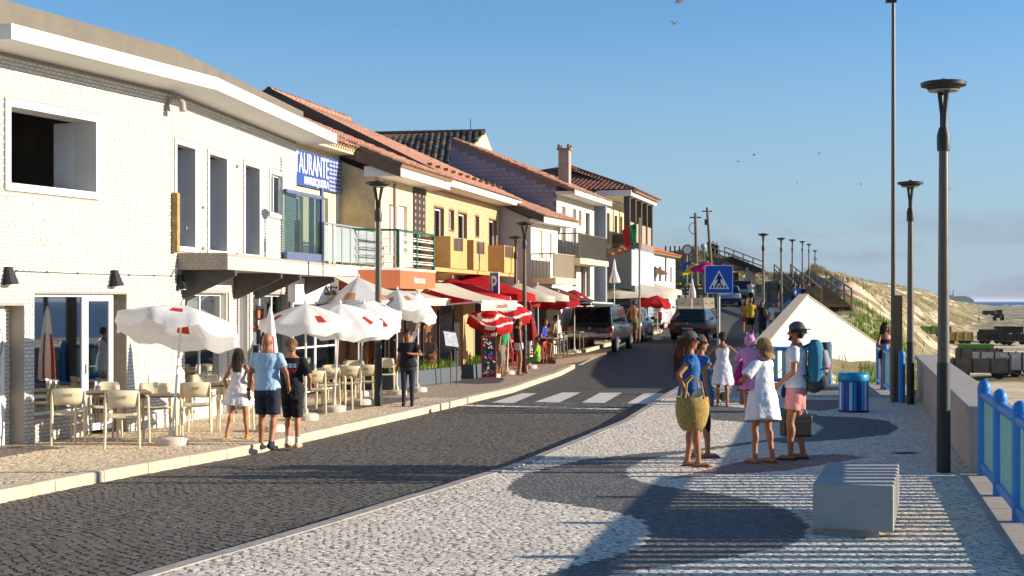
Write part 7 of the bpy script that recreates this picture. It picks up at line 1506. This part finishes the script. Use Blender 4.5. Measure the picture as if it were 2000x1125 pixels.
# --- walkers up the road
for px, y, f, h, sx, wear, hair, lab in (
    (1466, 66, 85, 1.76, 'm', [('shirt', '#c9a21c', dict(loose=.02)), ('shorts', '#17181c', dict(len=.85)), ('shoe', '#222222')], ('short', '#6a4a32'), 'man in a mustard yellow t-shirt and black shorts walking uphill'),
    (1456, 67, 85, 1.66, 'f', [('shirt', '#a8704e', dict()), ('shorts', '#8c4a3a', dict(len=.5))], ('long', '#5a3826', .2), 'woman in rust-coloured clothes at the yellow-shirted man\'s left'),
    (1489, 65, -100, 1.70, 'f', [('top', '#1b1a1d', dict(sleeve=.3)), ('trousers', '#2a2c33', dict(len=1.9))], ('long', '#2a1c15', .25), 'woman in black behind the lamp post next to the yellow shirt'),
    (1512, 64, -95, 1.72, 'm', [('shirt', '#c3ccd8', dict(loose=.02)), ('trousers', '#33507e', dict(len=1.95))], ('short', '#2a1c15'), 'man in a pale t-shirt and blue jeans standing by the white wall'),
    (1520, 66, -110, 1.64, 'f', [('top', '#2e3a55', dict(sleeve=.4)), ('trousers', '#22252d', dict(len=1.9))], ('long', '#1e1511', .25), 'woman in navy standing behind the man in jeans'),
    (1466, 105, 80, 1.80, 'm', [('shirt', '#b9b6a8', dict(loose=.03)), ('shorts', '#1a1b1f', dict(len=.9))], ('short', '#3a2a20'), 'man in a grey-green t-shirt walking a dog past the shelter'),
    (1522, 110, -90, 1.72, 'f', [('top', '#1d1c1f', dict(sleeve=0)), ('shorts', '#8c3a30', dict(len=.6))], ('short', '#7a5638'), 'woman in black top and red shorts walking down the far road'),
    (1552, 100, -20, 1.70, 'f', [('shirt', '#7fa6c4', dict()), ('shorts', '#2c4a78', dict(len=.6))], ('long', '#33221a', .2), 'person in pale blue leaning at the far parapet'),
    (1561, 98, 30, 1.70, 'm', [('shirt', '#2f7fc0', dict()), ('shorts', '#20304c', dict(len=.8))], ('short', '#1e1511'), 'person in bright blue at the far parapet'),
    (1569, 96, 200, 1.70, 'm', [('shirt', '#1b1c22', dict()), ('shorts', '#26303c', dict(len=.8))], ('short', '#33221a'), 'person in black leaning on the far parapet'),
    (1578, 108, 90, 1.70, 'f', [('shirt', '#d6d6d4', dict()), ('trousers', '#5878a0', dict(len=1.9))], ('short', '#1e1511'), 'person in white top at the far parapet'),
    (1587, 112, 60, 1.70, 'm', [('shirt', '#22242a', dict()), ('trousers', '#22242a', dict(len=1.9))], ('short', '#1e1511'), 'person in dark clothes at the top of the far parapet')):
    P(lab, (W(px, 0, y).x, y, H(y)), f, h, sx, '#a06a48', wear, hair, feet=((-.1, -.14, .1), (.1, .14, .08)))
I = P('woman with long dark hair in a black bikini top at the far blue fence', (W(1729, 0, 36.2).x, 36.2, H(36.2)), -75, 1.70, 'f', '#96603e', [('bikini_top', '#131316'), ('shorts', '#18181c', dict(len=.25))], ('long', '#2a1a12', .34), hands=((-.2, .24, 1.02), (.12, .26, 1.04)), near=True, elbow=((-1, -.2, -.4), (1, -.2, -.4))); hd = I['hd']; m = MB()
for s in (-1, 1): m.ell(hd(s * .032, .09, .014), (.03, .012, .02), 8)
m.build('sunglasses', m_black, I['t'], smooth=True)
for i, (px, c) in enumerate(((1385, '#1e2026'), (1393, '#5a4a50'), (1400, '#1f2833'))):
    y = 160; x = W(px, 0, y).x; P(['person in black on the hilltop, first of three', 'person in plum on the hilltop, middle of three', 'person in navy on the hilltop, last of three'][i], (x, y, float(dune_h(np.array([x]), np.array([float(y)]))[0])), -90, 1.72, 'm', '#8f5c40', [('shirt', c, dict()), ('trousers', '#23252b', dict(len=1.9))], ('short', '#1e1511'))
for px, py, lab in ((1912, 625, 'tiny figure walking on the beach beyond the carts'),):
    y = 330; P(lab, (W(px, 0, y).x, y, -3.05), 0, 1.8, 'm', '#7a5640', [('trousers', '#3a3f48', dict(len=1.9))], ('short', '#1e1511'))
# ------------------------------------------------ vehicles
m_tyre = M('tyre_rubber', '#17171a', .85, var=.1); m_rim = M('alloy_rim', '#9a9ca0', .35, metal=.8, var=.05); m_cg2 = M('car_glass', '#0d1013', .08, var=0, spec=.5); m_tail = M('tail_light', '#a3141a', .25, var=.05, coat=.5); m_plate = M('plate_white', '#c9ccd0', .5, var=0); m_pblue = M('plate_blue', '#1d3f9c', .5, var=0); m_trimk = M('black_trim', '#1d1d1f', .6)
def car(label, loc, head, L, Wd, zb, belt, roof, hood, cab, col, wr=.32, rough=.3, metal=.0, name='parked_car', cat='car', ends=None, bumper=None, plate='AB 12 CD', tall=False, wheels=None, extra=None):
    """cab = (rear bottom, rear top, front top, front bottom) along y; x right, y forward"""
    t = thing(name, label, cat, loc, math.radians(head) - math.pi / 2); pm = M('paint' + col, col, rough, metal=metal, var=.04, coat=.6); h = Wd / 2; y0, y1 = -L / 2, L / 2
    def ring(y, zl, zt, hw, ht): return [(-hw * .9, y, zl), (-hw, y, zl + .14), (-hw, y, (zl + zt) / 2 + .08), (-hw * ht, y, zt), (hw * ht, y, zt), (hw, y, (zl + zt) / 2 + .08), (hw, y, zl + .14), (hw * .9, y, zl)]
    st = ends or [(y0, zb + .12, belt - .12, h * .9, .93), (y0 + .12, zb, belt - .02, h * .98, .95), (cab[0] + .1, zb, belt, h, .96), (0, zb, belt, h, .96), (cab[3] - .05, zb, belt - .02, h, .94), (y1 - .35, zb, hood, h * .97, .9), (y1 - .06, zb + .06, hood - .14, h * .88, .88), (y1, zb + .16, hood - .28, h * .8, .88)]
    m = MB(); vs = [p for s in st for p in ring(*s)]; n = len(st); fs = [(i * 8 + j, (i + 1) * 8 + j, (i + 1) * 8 + (j + 1) % 8, i * 8 + (j + 1) % 8) for i in range(n - 1) for j in range(8)] + [tuple(range(8)), tuple((n - 1) * 8 + j for j in range(7, -1, -1))]
    m.add(vs, fs); m.build('body', pm, t, smooth=38, bevel=.025)
    a, b, c, d = cab; wb, wt = h * .95, h * .76 if not tall else h * .84; B = [(-wb, a, belt - .02), (wb, a, belt - .02), (wb, d, belt - .02), (-wb, d, belt - .02)]; Tp = [(-wt, b, roof), (wt, b, roof), (wt, c, roof), (-wt, c, roof)]
    m = MB(); m.add(B + Tp, [(4, 5, 6, 7), (0, 1, 5, 4), (1, 2, 6, 5), (2, 3, 7, 6), (3, 0, 4, 7)]); m.build('cabin', pm, t, bevel=.04)
    def pane(p, q, r, s, name='window', u=(.1, .9), v=(.14, .86), mt=None):
        p, q, r, s = map(Vector, (p, q, r, s)); f = lambda x, y: (p.lerp(q, x)).lerp(s.lerp(r, x), y); quad = [f(u[0], v[0]), f(u[1], v[0]), f(u[1], v[1]), f(u[0], v[1])]; nn = (quad[1] - quad[0]).cross(quad[3] - quad[0]).normalized(); mm = MB(); mm.slab([x + nn * .012 for x in quad], .02); return mm.build(name, mt or m_cg2, t)
    pane(B[0], B[1], Tp[1], Tp[0], 'rear_window', (.09, .91), (.12, .86)); pane(B[2], B[3], Tp[3], Tp[2], 'windscreen', (.06, .94), (.08, .92))
    for k in range(2):
        u = (.08, .5) if k == 0 else (.53, .92); pane(B[1], B[2], Tp[2], Tp[1], 'window', u); u2 = (1 - u[1], 1 - u[0]); pane(B[3], B[0], Tp[0], Tp[3], 'window', u2)
    for s in (-1, 1):
        for yw in (wheels or (y0 + .72, y1 - .78)):
            m = MB(); m.lathe([(wr * .62, -.09), (wr * .95, -.1), (wr, -.07), (wr, .07), (wr * .95, .1), (wr * .62, .09)], 24); o = m.build('wheel', m_tyre, t, smooth=35); o.location = (s * (h - .1), yw, wr); o.rotation_euler = (0, math.pi / 2, 0)
            m = MB(); m.lathe([(wr * .6, -.06), (wr * .62, .105), (wr * .5, .09), (wr * .2, .1), (.03, .1)], 20); r = m.build('rim', m_rim, o, smooth=35); r.rotation_euler = (0 if s > 0 else math.pi, 0, 0)
        zl = belt - .32; m = MB(); m.box((s * (h * .86), y0 + .045, zl), (h * .24, .14, .2 if not tall else .42)); m.build('tail_light', m_tail, t, bevel=.02)
        m = MB(); m.box((s * h * .68, y1 - .12, hood - .24), (h * .4, .16, .14)); m.build('headlight', m_rim, t, bevel=.03)
        m = MB(); m.box((s * (h + .09), cab[3] - .35, belt + .1), (.18, .1, .14)); m.build('mirror', pm, t, bevel=.03)
        for yy in (-.1,): m = MB(); m.box((s * (h + .004), cab[0] * .2, belt - .14), (.02, .16, .03)); m.build('door_handle', m_trimk, t)
    bm = bumper or m_trimk; m = MB(); m.box((0, y0 - .03, zb + .2), (Wd * .94, .16, .2)); m.build('rear_bumper', bm, t, bevel=.04); m = MB(); m.box((0, y1 - .06, zb + .2), (Wd * .9, .16, .22)); m.build('front_bumper', bm, t, bevel=.04)
    zp = belt - .42 if not tall else zb + .24; yp = y0 - .005 if not tall else y0 - .125
    m = MB(); m.box((0, yp, zp), (.5, .02, .11)); pl = m.build('licence_plate', m_plate, t); m = MB(); m.box((-.225, yp - .011, zp), (.045, .004, .1)); m.build('plate_band', m_pblue, pl); text(plate, 'plate_text', .1, m_black, pl, (.02, yp - .012, zp), (math.pi / 2, 0, 0), ext=.001)
    m = MB(); m.lathe([(.055, 0), (.05, .012)], 16); o = m.build('badge', m_rim, t); o.location = (0, y0 + (.0 if not tall else -.002), belt - .16); o.rotation_euler = (math.pi / 2, 0, 0)
    if extra: extra(t, y0, h)
    return t
SH = 75.5
def pick_extra(t, y0, h):
    for s in (-1, 1): m = MB(); m.beam((s * h * .66, -2.2, 1.86), (s * h * .66, .6, 1.86), .05, .05); m.build('roof_rail', m_rim, t)
    m = MB(); m.bb(-h * .55, h * .55, y0 - .015, y0 + .02, 1.02, 1.05); m.build('tailgate_seam', m_trimk, t)
    m = MB(); m.tube([(0, y0 - .1, .42), (0, y0 - .28, .42), (0, y0 - .28, .5)], .03, 8); m.build('tow_hook', m_trimk, t)
y = 58.47; car('dark grey pickup with canopy parked in the bay, seen from behind', (3.70, y, H(y) - .13), SH, 5.1, 1.86, .5, 1.12, 1.82, 1.1, (-2.5, -2.25, .55, 1.2), '#2c2e31', wr=.39, name='parked_pickup', cat='pickup', bumper=M('chrome_bumper', '#a9adb2', .25, metal=.9, var=.03), plate='71 CN 38', tall=True, wheels=(-1.5, 1.75), extra=pick_extra)
y = 65.4; car('dark blue hatchback parked in front of the pickup', (5.45, y, H(y) - .13), SH, 3.9, 1.68, .22, .92, 1.46, .86, (-1.9, -1.5, .2, 1.0), '#232f42', plate='40 71 RS')
y = 66.0; car('black hatchback driving up the road, seen from behind', (W(1343, 0, 64).x + .6, y, H(y) - .13), 72, 3.85, 1.70, .2, .93, 1.42, .88, (-1.86, -1.2, .2, 1.05), '#121317', plate='23 88 QT', name='hatchback')
y = 74; car('white van parked past the red parasols', (W(1268, 0, 72).x + .3, y, H(y) - .13), SH, 4.4, 1.8, .28, 1.05, 1.85, 1.0, (-2.15, -2.05, .7, 1.5), '#c9c9c7', metal=0, tall=True, name='parked_van', cat='van', plate='98 02 XB')
y = 111; car('grey four-wheel drive parked beside the timber shelter, facing downhill', (W(1447, 0, y).x, y, H(y) - .13), -95, 4.4, 1.85, .35, 1.1, 1.78, 1.05, (-2.1, -1.9, .5, 1.2), '#4a4e54', tall=True, name='parked_suv', plate='12 55 GH')
y = 106; car('silver car parked just behind the crossing sign up the road', (W(1424, 0, y).x, y, H(y) - .13), -98, 4.1, 1.75, .25, .95, 1.5, .9, (-1.95, -1.5, .3, 1.05), '#8e949b', plate='61 19 LM')
# bicycle leaning by the white van
p = W(1266, 0, 67); t = thing('bicycle', 'bicycle leaning at the kerb by the white van', 'bicycle', (p.x, 67, H(67)), math.radians(35))
for x in (-.5, .5):
    m = MB(); n = 20; m.tube([(x + .33 * math.cos(2 * math.pi * k / n), 0, .34 + .33 * math.sin(2 * math.pi * k / n)) for k in range(n + 1)], .018, 6, caps=False); w = m.build('wheel', m_tyre, t)
    m = MB(); [m.tube([(x, 0, .34), (x + .32 * math.cos(k * .785), 0, .34 + .32 * math.sin(k * .785))], .004, 4) for k in range(8)]; m.build('spokes', m_rim, w)
m = MB(); [m.tube([a, b], .017, 6) for a, b in (((-.5, 0, .34), (-.15, 0, .85)), ((-.5, 0, .34), (-.05, 0, .32)), ((-.05, 0, .32), (-.15, 0, .85)), ((-.05, 0, .32), (.35, 0, .82)), ((-.13, 0, .78), (.33, 0, .8)), ((.5, 0, .34), (.33, 0, .95)))]; m.build('frame', M('bike_green', '#3c5a3c', .4), t)
m = MB(); m.ell((-.17, 0, .92), (.13, .06, .035)); m.build('saddle', m_black, t); m = MB(); m.tube([(.33, -.25, 1.0), (.33, 0, .97), (.33, .25, 1.0)], .015, 6); m.build('handlebar', m_black, t)
# ------------------------------------------------ barriers and the far corner
def barrier(label, x, y, L, rz):
    t = thing('concrete_barrier', label, 'barrier', (x, y, H(y)), rz, 'concrete barriers across the road'); m = MB(); pr = [(-.3, 0), (.3, 0), (.3, .08), (.16, .3), (.09, .85), (-.09, .85), (-.16, .3), (-.3, .08)]; vs = [(s, a, z) for s in (-L / 2, L / 2) for a, z in pr]; n = 8
    m.add(vs, [tuple(range(n)), tuple(range(2 * n - 1, n - 1, -1))] + [(i, n + i, n + (i + 1) % n, (i + 1) % n) for i in range(n)]); m.build('block', M('barrier_concrete', '#b5a58c', .9, var=.15, scale=3, dirt=.3), t)
    for s in (-.3, .3): m = MB(); m.box((s * L, -.125, .48), (.07, .06, .07)); m.build('lifting_hole', m_dgrey, t)
barrier('longer concrete barrier standing across the road', W(1348, 0, 95).x, 95, 1.7, .05); barrier('shorter concrete barrier end turned away', W(1383, 0, 95.3).x, 95.3, .8, .35)
t = thing('timber_railing', 'dark timber railing hung with yellow flowers behind the barriers', 'railing', (W(1303, 0, 98).x, 98, H(98) + .0), .02)
for k in range(9): m = MB(); m.bb(k * .42 - .05, k * .42 + .05, -.05, .05, 0, 1.55); m.build('post', m_tim, t)
for z in (.95, 1.2, 1.45): m = MB(); m.bb(-.1, 3.5, -.07, -.055, z, z + .14); m.build('rail', m_tim, t)
random.seed(8)
for k in range(14): m = MB(); m.ell((random.uniform(0, 3.4), -.12, 1.62 + random.uniform(-.05, .1)), (.08, .06, .07), 6); m.build('flower', M('yellow_flower', '#cfa826', .8), t)
# timber shelter
y = 121; t = thing('timber_shelter', 'open timber shelter with dark brown gabled roof and pale posts', 'shelter', (W(1425, 0, y).x, y, H(y)), 0)
zr = 2.1 + 87 / F * y - H(y); ze = 2.1 + 66 / F * y - H(y); ze2 = 2.1 + 60 / F * y - H(y); m_sh = M('shelter_roof', '#5b4034', .85, var=.2)
for (xa, za, xb, zb_) in ((-1.75, ze2 + .1, 0, zr), (0, zr, 2.85, ze2)):
    m = MB(); vs = [(xa, -1.2, za), (xb, -1.2, zb_), (xb, 4.2, zb_), (xa, 4.2, za)]; m.slab(vs, .16); m.build('roof', m_sh, t)
for xx in (1.5, 1.75, 2.0, 2.25): m = MB(); m.bb(xx - .06, xx + .06, -1.0 + (xx - 1.5) * 2, -.88 + (xx - 1.5) * 2, 0, ze - .35); m.build('post', M('pale_post', '#b7a893', .8), t)
m = MB(); m.bb(1.2, 1.42, -1.05, -.8, 0, ze - .05); m.build('post', M('pale_post'), t); m = MB(); m.bb(-1.6, -1.45, -1.0, -.85, 0, ze); m.build('post', M('pale_post'), t)
m = MB(); m.bb(-1.6, 2.6, -1.02, -.86, ze - .32, ze - .12); m.build('beam', m_tim, t); m = MB(); m.bb(-1.7, 1.0, 1.5, 1.7, 0, ze - .4); m.build('back_screen', M('shelter_back', '#6b5a48', .9), t)
# utility poles, globe lamp
for x0, y0_, x1, y1_, Y, lab in ((1358, 416, 1362, 520, 112, 'utility pole with curled bracket behind the shelter'), (1381, 405, 1393, 520, 126, 'leaning taller utility pole with crossarm behind the shelter')):
    a, b = W(x1, y1_, Y), W(x0, y0_, Y); b0 = Vector((a.x, Y, H(Y) - .1)); t = thing('utility_pole', lab, 'utility pole', b0, 0, 'timber utility poles'); top = b - b0; m = MB(); m.tube([(0, 0, 0), top], [.16, .11], 10); m.build('pole', M('grey_pole_timber', '#7b6b58', .9, var=.2), t)
    m = MB(); m.beam(top + Vector((-.45, 0, -.35)), top + Vector((.45, 0, -.35)), .08, .1); m.build('crossarm', m_tim, t); m = MB()
    if x0 == 1358: m.tube([top + Vector((-.05 - .45 * math.sin(k * .35), 0, -1.2 - .45 * math.cos(k * .35))) for k in range(10)], .03, 6)
    else: m.box(top + Vector((-.12, 0, -1.3)), (.2, .2, .5))
    m.build('fitting', m_dgrey, t)
a = W(1374, 482, 132); t = thing('globe_lamp', 'globe lamp on a slim post between the utility poles', 'street lamp', (a.x, a.y, H(132))); m = MB(); m.tube([(0, 0, 0), (0, 0, a.z - H(132))], .06, 8); m.build('pole', m_dgrey, t); m = MB(); m.ell((0, 0, a.z - H(132)), (.3, .3, .3), 14); m.build('globe', M('globe_glass', '#a9b2b8', .3), t, smooth=True)
# timber stairs on the dunes
def stairs(label, A, B, w, n, post=1.0):
    A, B = Vector(A), Vector(B); t = thing('timber_stairs', label, 'stairs', A); d = B - A; hd_ = Vector((d.x, d.y, 0)).normalized(); s = Vector((-hd_.y, hd_.x, 0)) * (w / 2); m_ts = M('dune_stair_timber', '#8d7350', .9, var=.25)
    for k in range(n): m = MB(); p = d * ((k + .5) / n); m.box(p, (w, abs(d.length) / n * .8, .08), rz=math.atan2(hd_.y, hd_.x) - math.pi / 2); m.build('step', m_ts, t)
    for q in (-1, 1):
        for hz_ in (post, post * .5): m = MB(); m.beam(s * q + Vector((0, 0, hz_)), d + s * q + Vector((0, 0, hz_)), .08, .1); m.build('rail', m_ts, t)
        for k in range(max(2, n // 4) + 1): p = d * (k / max(2, n // 4)) + s * q; m = MB(); m.box(p + Vector((0, 0, post / 2 - .3)), (.1, .1, post + .6)); m.build('post', m_ts, t)
        m = MB(); m.beam(s * q + Vector((0, 0, -.12)), d + s * q + Vector((0, 0, -.12)), .06, .22); m.build('stringer', m_ts, t)
stairs('timber stairs leading down from the hilltop deck', W(1402, 500, 158), W(1476, 530, 146), 1.6, 18); stairs('timber stairs climbing the dune behind the far lamps', W(1528, 535, 150), W(1590, 592, 118), 1.7, 20); stairs('near timber stairs descending to the beach behind the white wall', W(1590, 560, 108), W(1634, 599, 88), 1.8, 18, 1.1)
t = thing('viewing_deck', 'timber railing of the hilltop viewing deck', 'railing', W(1300, 498, 150)); a = W(1300, 498, 150)
for k in range(8): m = MB(); p = W(1300 + k * 9, 490 + (k % 2), 150) - a; m.box(p + Vector((0, 0, -.4)), (.16, .16, 1.9)); m.build('post', M('dune_stair_timber', '#8d7350'), t)
for z in (.0, .5): m = MB(); m.beam(W(1300, 492, 150) - a - Vector((0, 0, z)), W(1363, 491, 150) - a - Vector((0, 0, z)), .1, .14); m.build('rail', M('dune_stair_timber', '#8d7350'), t)
# flag
p = W(1249, 560, 60.5); g0 = H(60.5); t = thing('flag', 'green and red flag drooping from a tall pole by the blue-grey shop', 'flag', (p.x, 60.5, g0)); top = 2.1 + 163 / F * 60.5 - g0; m = MB(); m.tube([(0, 0, 0), (0, 0, top)], .045, 8); m.build('pole', M('flag_pole', '#8a7662', .6), t)
for k0, k1, c in ((0, 5, '#15744c'), (5, 9, '#b3241f')):
    m = MB(); vs = []
    for i in range(k0, k1 + 1):
        f = i / 9
        for j in range(9): g = j / 8; vs.append((-.12 - .62 * f * (1 - .25 * g), .08 * math.sin(f * 9 + g * 2), top - .15 - .85 * g - .38 * f - .05 * math.sin(f * 7)))
    m.add(vs, [(i * 9 + j, (i + 1) * 9 + j, (i + 1) * 9 + j + 1, i * 9 + j + 1) for i in range(k1 - k0) for j in range(8)]); m.build('cloth', M('flag' + c, c, .8, var=.05, transl=.3), t, smooth=True)
# dog with the walker
p = W(1459, 0, 104); m = MB(); m.ell((0, 0, .42), (.13, .3, .14)); m.cap((0, .25, .5), (0, .38, .62), .08, .07); m.cap((0, .38, .62), (0, .5, .6), .07, .04); m.tube([(0, -.28, .48), (0, -.42, .62)], [.03, .015], 6)
for sx in (-.08, .08):
    m.tube([(sx, .2, .38), (sx, .2, .2), (sx, .21, .02)], [.05, .035, .03], 6); m.tube([(sx, -.2, .38), (sx, -.14, .24), (sx, -.24, .15), (sx, -.23, .02)], [.06, .045, .03, .03], 6); m.ell((sx * .7, .36, .7), (.02, .02, .05), 6)
o = soft(m.build('dog', M('tan_fur', '#8f6f4c', .9), loc=(p.x, 104, H(104)), rz=math.radians(-20)), .02); tag(o, 'brown dog beside the man near the timber shelter', 'dog')
# gulls
for px, py, Y, s, r, lab in ((1325, 4, 60, 1.0, .1, 'gull at the very top of the sky'), (1317, 46, 70, .8, -.2, 'gull with raised wings below the topmost one'), (1473, 303, 120, .7, .3, 'small gull above the dunes left of the mast'), (1442, 316, 130, .6, 0, 'faint gull lower than its neighbour above the road'), (1600, 300, 150, .7, .2, 'small gull midway between sign and mast'), (1557, 357, 160, .6, .4, 'tiny gull above the far lamps'), (1852, 370, 110, .7, -.3, 'gull right of the nearest lamp post'), (1682, 360, 150, .7, .3, 'tiny gull near the mast')):
    m = MB(); m.ell((0, 0, 0), (.07, .2, .06), 8); w = .55
    for q in (-1, 1): m.add([(q * .04, .06, .03), (q * w * .5, .1, .16), (q * w, -.02, .06), (q * w * .5, -.04, .15), (q * .04, -.09, .03)], [(0, 1, 3, 4), (1, 2, 3), (4, 3, 1, 0), (3, 2, 1)])
    o = m.build('gull', M('gull_feathers', '#c9c6c2', .8), loc=W(px, py, Y), rz=r + .8); o.scale = (s,) * 3; tag(o, lab, 'bird', 'gulls in the sky')
# ------------------------------------------------ carts and tractors on the beach
m_pl = [M('cart_planks_grey', '#6b6258', .9, var=.3, scale=3), M('cart_planks_dark', '#3a3530', .9, var=.3, scale=3), M('cart_planks_yellow', '#c39a4c', .85, var=.2), M('cart_tarp_green', '#5f8f2e', .8, var=.2), M('cart_board_white', '#b7b2aa', .8, var=.2)]
def cart(label, px, py, L, wd, hgt, mi, rz, top=None):
    Y = 5.1 * F / (py - HZ); x = W(px, 0, Y).x; z = float(max(dune_h(np.array([x]), np.array([Y]))[0], -3.0)); t = thing('beach_cart', label, 'cart', (x, Y, z), rz, 'timber carts parked on the beach')
    zb = .5; n = 4; hp = hgt / 3
    for s in (-1, 1):
        for k in range(3): m = MB(); m.bb(-L / 2, L / 2, s * wd / 2 - .03, s * wd / 2 + .03, zb + k * hp, zb + (k + 1) * hp - .02); m.build('plank', m_pl[mi], t)
        for k in range(3): m = MB(); m.bb(s * L / 2 - .03, s * L / 2 + .03, -wd / 2 + .035, wd / 2 - .035, zb + k * hp, zb + (k + 1) * hp - .02); m.build('plank', m_pl[mi], t)
        for k in range(4): xx = -L / 2 + .15 + (L - .3) * k / 3; m = MB(); m.bb(xx - .05, xx + .05, s * (wd / 2 + .032), s * (wd / 2 + .09), zb - .1, zb + hgt + .05); m.build('stake', m_pl[1], t)
        for xx in (-L * .3, L * .3): m = MB(); m.lathe([(.15, -.09), (.38, -.1), (.4, 0), (.38, .1), (.15, .09)], 16); o = m.build('wheel', m_tyre, t, smooth=35); o.location = (xx, s * (wd / 2 - .1), .4); o.rotation_euler = (math.pi / 2, 0, 0)
    m = MB(); m.bb(-L / 2, L / 2, -wd / 2, wd / 2, zb - .08, zb - .002); m.build('bed', m_pl[0], t); m = MB(); m.beam((L / 2, 0, zb - .05), (L / 2 + 1.3, 0, .15), .1, .1); m.build('drawbar', m_dgrey, t)
    if top is not None: m = MB(); m.bb(-L * .45, L * .3, -wd * .45, wd * .45, zb + hgt * .4, zb + hgt + .35); m.build('load', m_pl[top], t)
cart('grey plank cart with green load, rearmost of the near cart row', 1912, 715, 3.3, 1.8, .8, 0, -.15, 3); cart('white-boarded dark cart in the middle of the near cart row', 1950, 722, 3.3, 1.8, .8, 4, -.1); cart('long weathered plank cart nearest the promenade', 1915, 742, 3.6, 1.8, .8, 0, -.25); cart('dark cart with pale board at the picture edge', 1996, 740, 2.6, 1.8, .85, 4, .05)
cart('yellow timber cart half hidden by the nearest lamp post', 1868, 676, 3.2, 1.8, .9, 2, .1); cart('dark cart alone on open sand left of the pair', 1938, 672, 3.0, 1.8, .9, 1, .05, 1); cart('dark low cart at the edge beside another one', 1984, 674, 3.4, 1.8, .8, 1, 0); cart('dark cart on the tyre tracks in mid beach', 1970, 658, 3.6, 1.8, .9, 1, -.1); cart('green-tarped cart at the dune foot left of the lamp post', 1822, 676, 3.6, 1.8, .8, 3, .1); cart('small far cart near the tractor', 1932, 617, 4.0, 2.0, 1.2, 1, 0)
Y = 5.1 * F / (626 - HZ); x = W(1950, 0, Y).x; t = thing('tractor', 'dark tractor far out on the beach', 'tractor', (x, Y, -3.05), 1.4)
m = MB(); m.bb(-.5, 1.6, -.45, .45, .8, 1.6); m.build('bonnet', M('tractor_red', '#5a2420', .6), t); m = MB(); m.bb(-1.4, -.1, -.75, .75, 1.2, 2.7); m.build('cab', m_cg2, t); m = MB(); m.bb(-1.5, 0, -.85, .85, 2.7, 2.85); m.build('cab_roof', M('tractor_red'), t)
for xx, r in ((-.8, .85), (1.2, .5)):
    for s in (-1, 1): m = MB(); m.lathe([(r * .4, -.22), (r * .95, -.24), (r, 0), (r * .95, .24), (r * .4, .22)], 18); o = m.build('wheel', m_tyre, t, smooth=35); o.location = (xx, s * .95, r); o.rotation_euler = (math.pi / 2, 0, 0)
a = W(1996, 740, 90)
Y = 2400; x = W(1982, 0, Y).x + 0; t = thing('sailing_boat', 'tiny white boat out at sea', 'boat', (x + 130, Y + 1500, -3.1), .3); m = MB(); m.prism([(-12, -3), (8, -3), (14, 0), (8, 3), (-12, 3)], 0, 3); m.build('hull', m_white, t); m = MB(); m.bb(-6, 3, -2, 2, 3, 7); m.build('cabin', m_white, t)

# ------------------------------------------------ sea haze: the air itself, even density, over everything
m_hz = bpy.data.materials.new('sea_haze'); m_hz.use_nodes = True; n = m_hz.node_tree.nodes; n.clear(); o_ = n.new('ShaderNodeOutputMaterial'); pv = n.new('ShaderNodeVolumePrincipled')
pv.inputs['Color'].default_value = (.86, .92, 1, 1); pv.inputs['Density'].default_value = .00004; pv.inputs['Anisotropy'].default_value = .2; m_hz.node_tree.links.new(pv.outputs[0], o_.inputs['Volume'])
m = MB(); m.bb(-2500, 17000, -400, 29000, -6, 30); tag(m.build('haze', m_hz), kind='stuff')
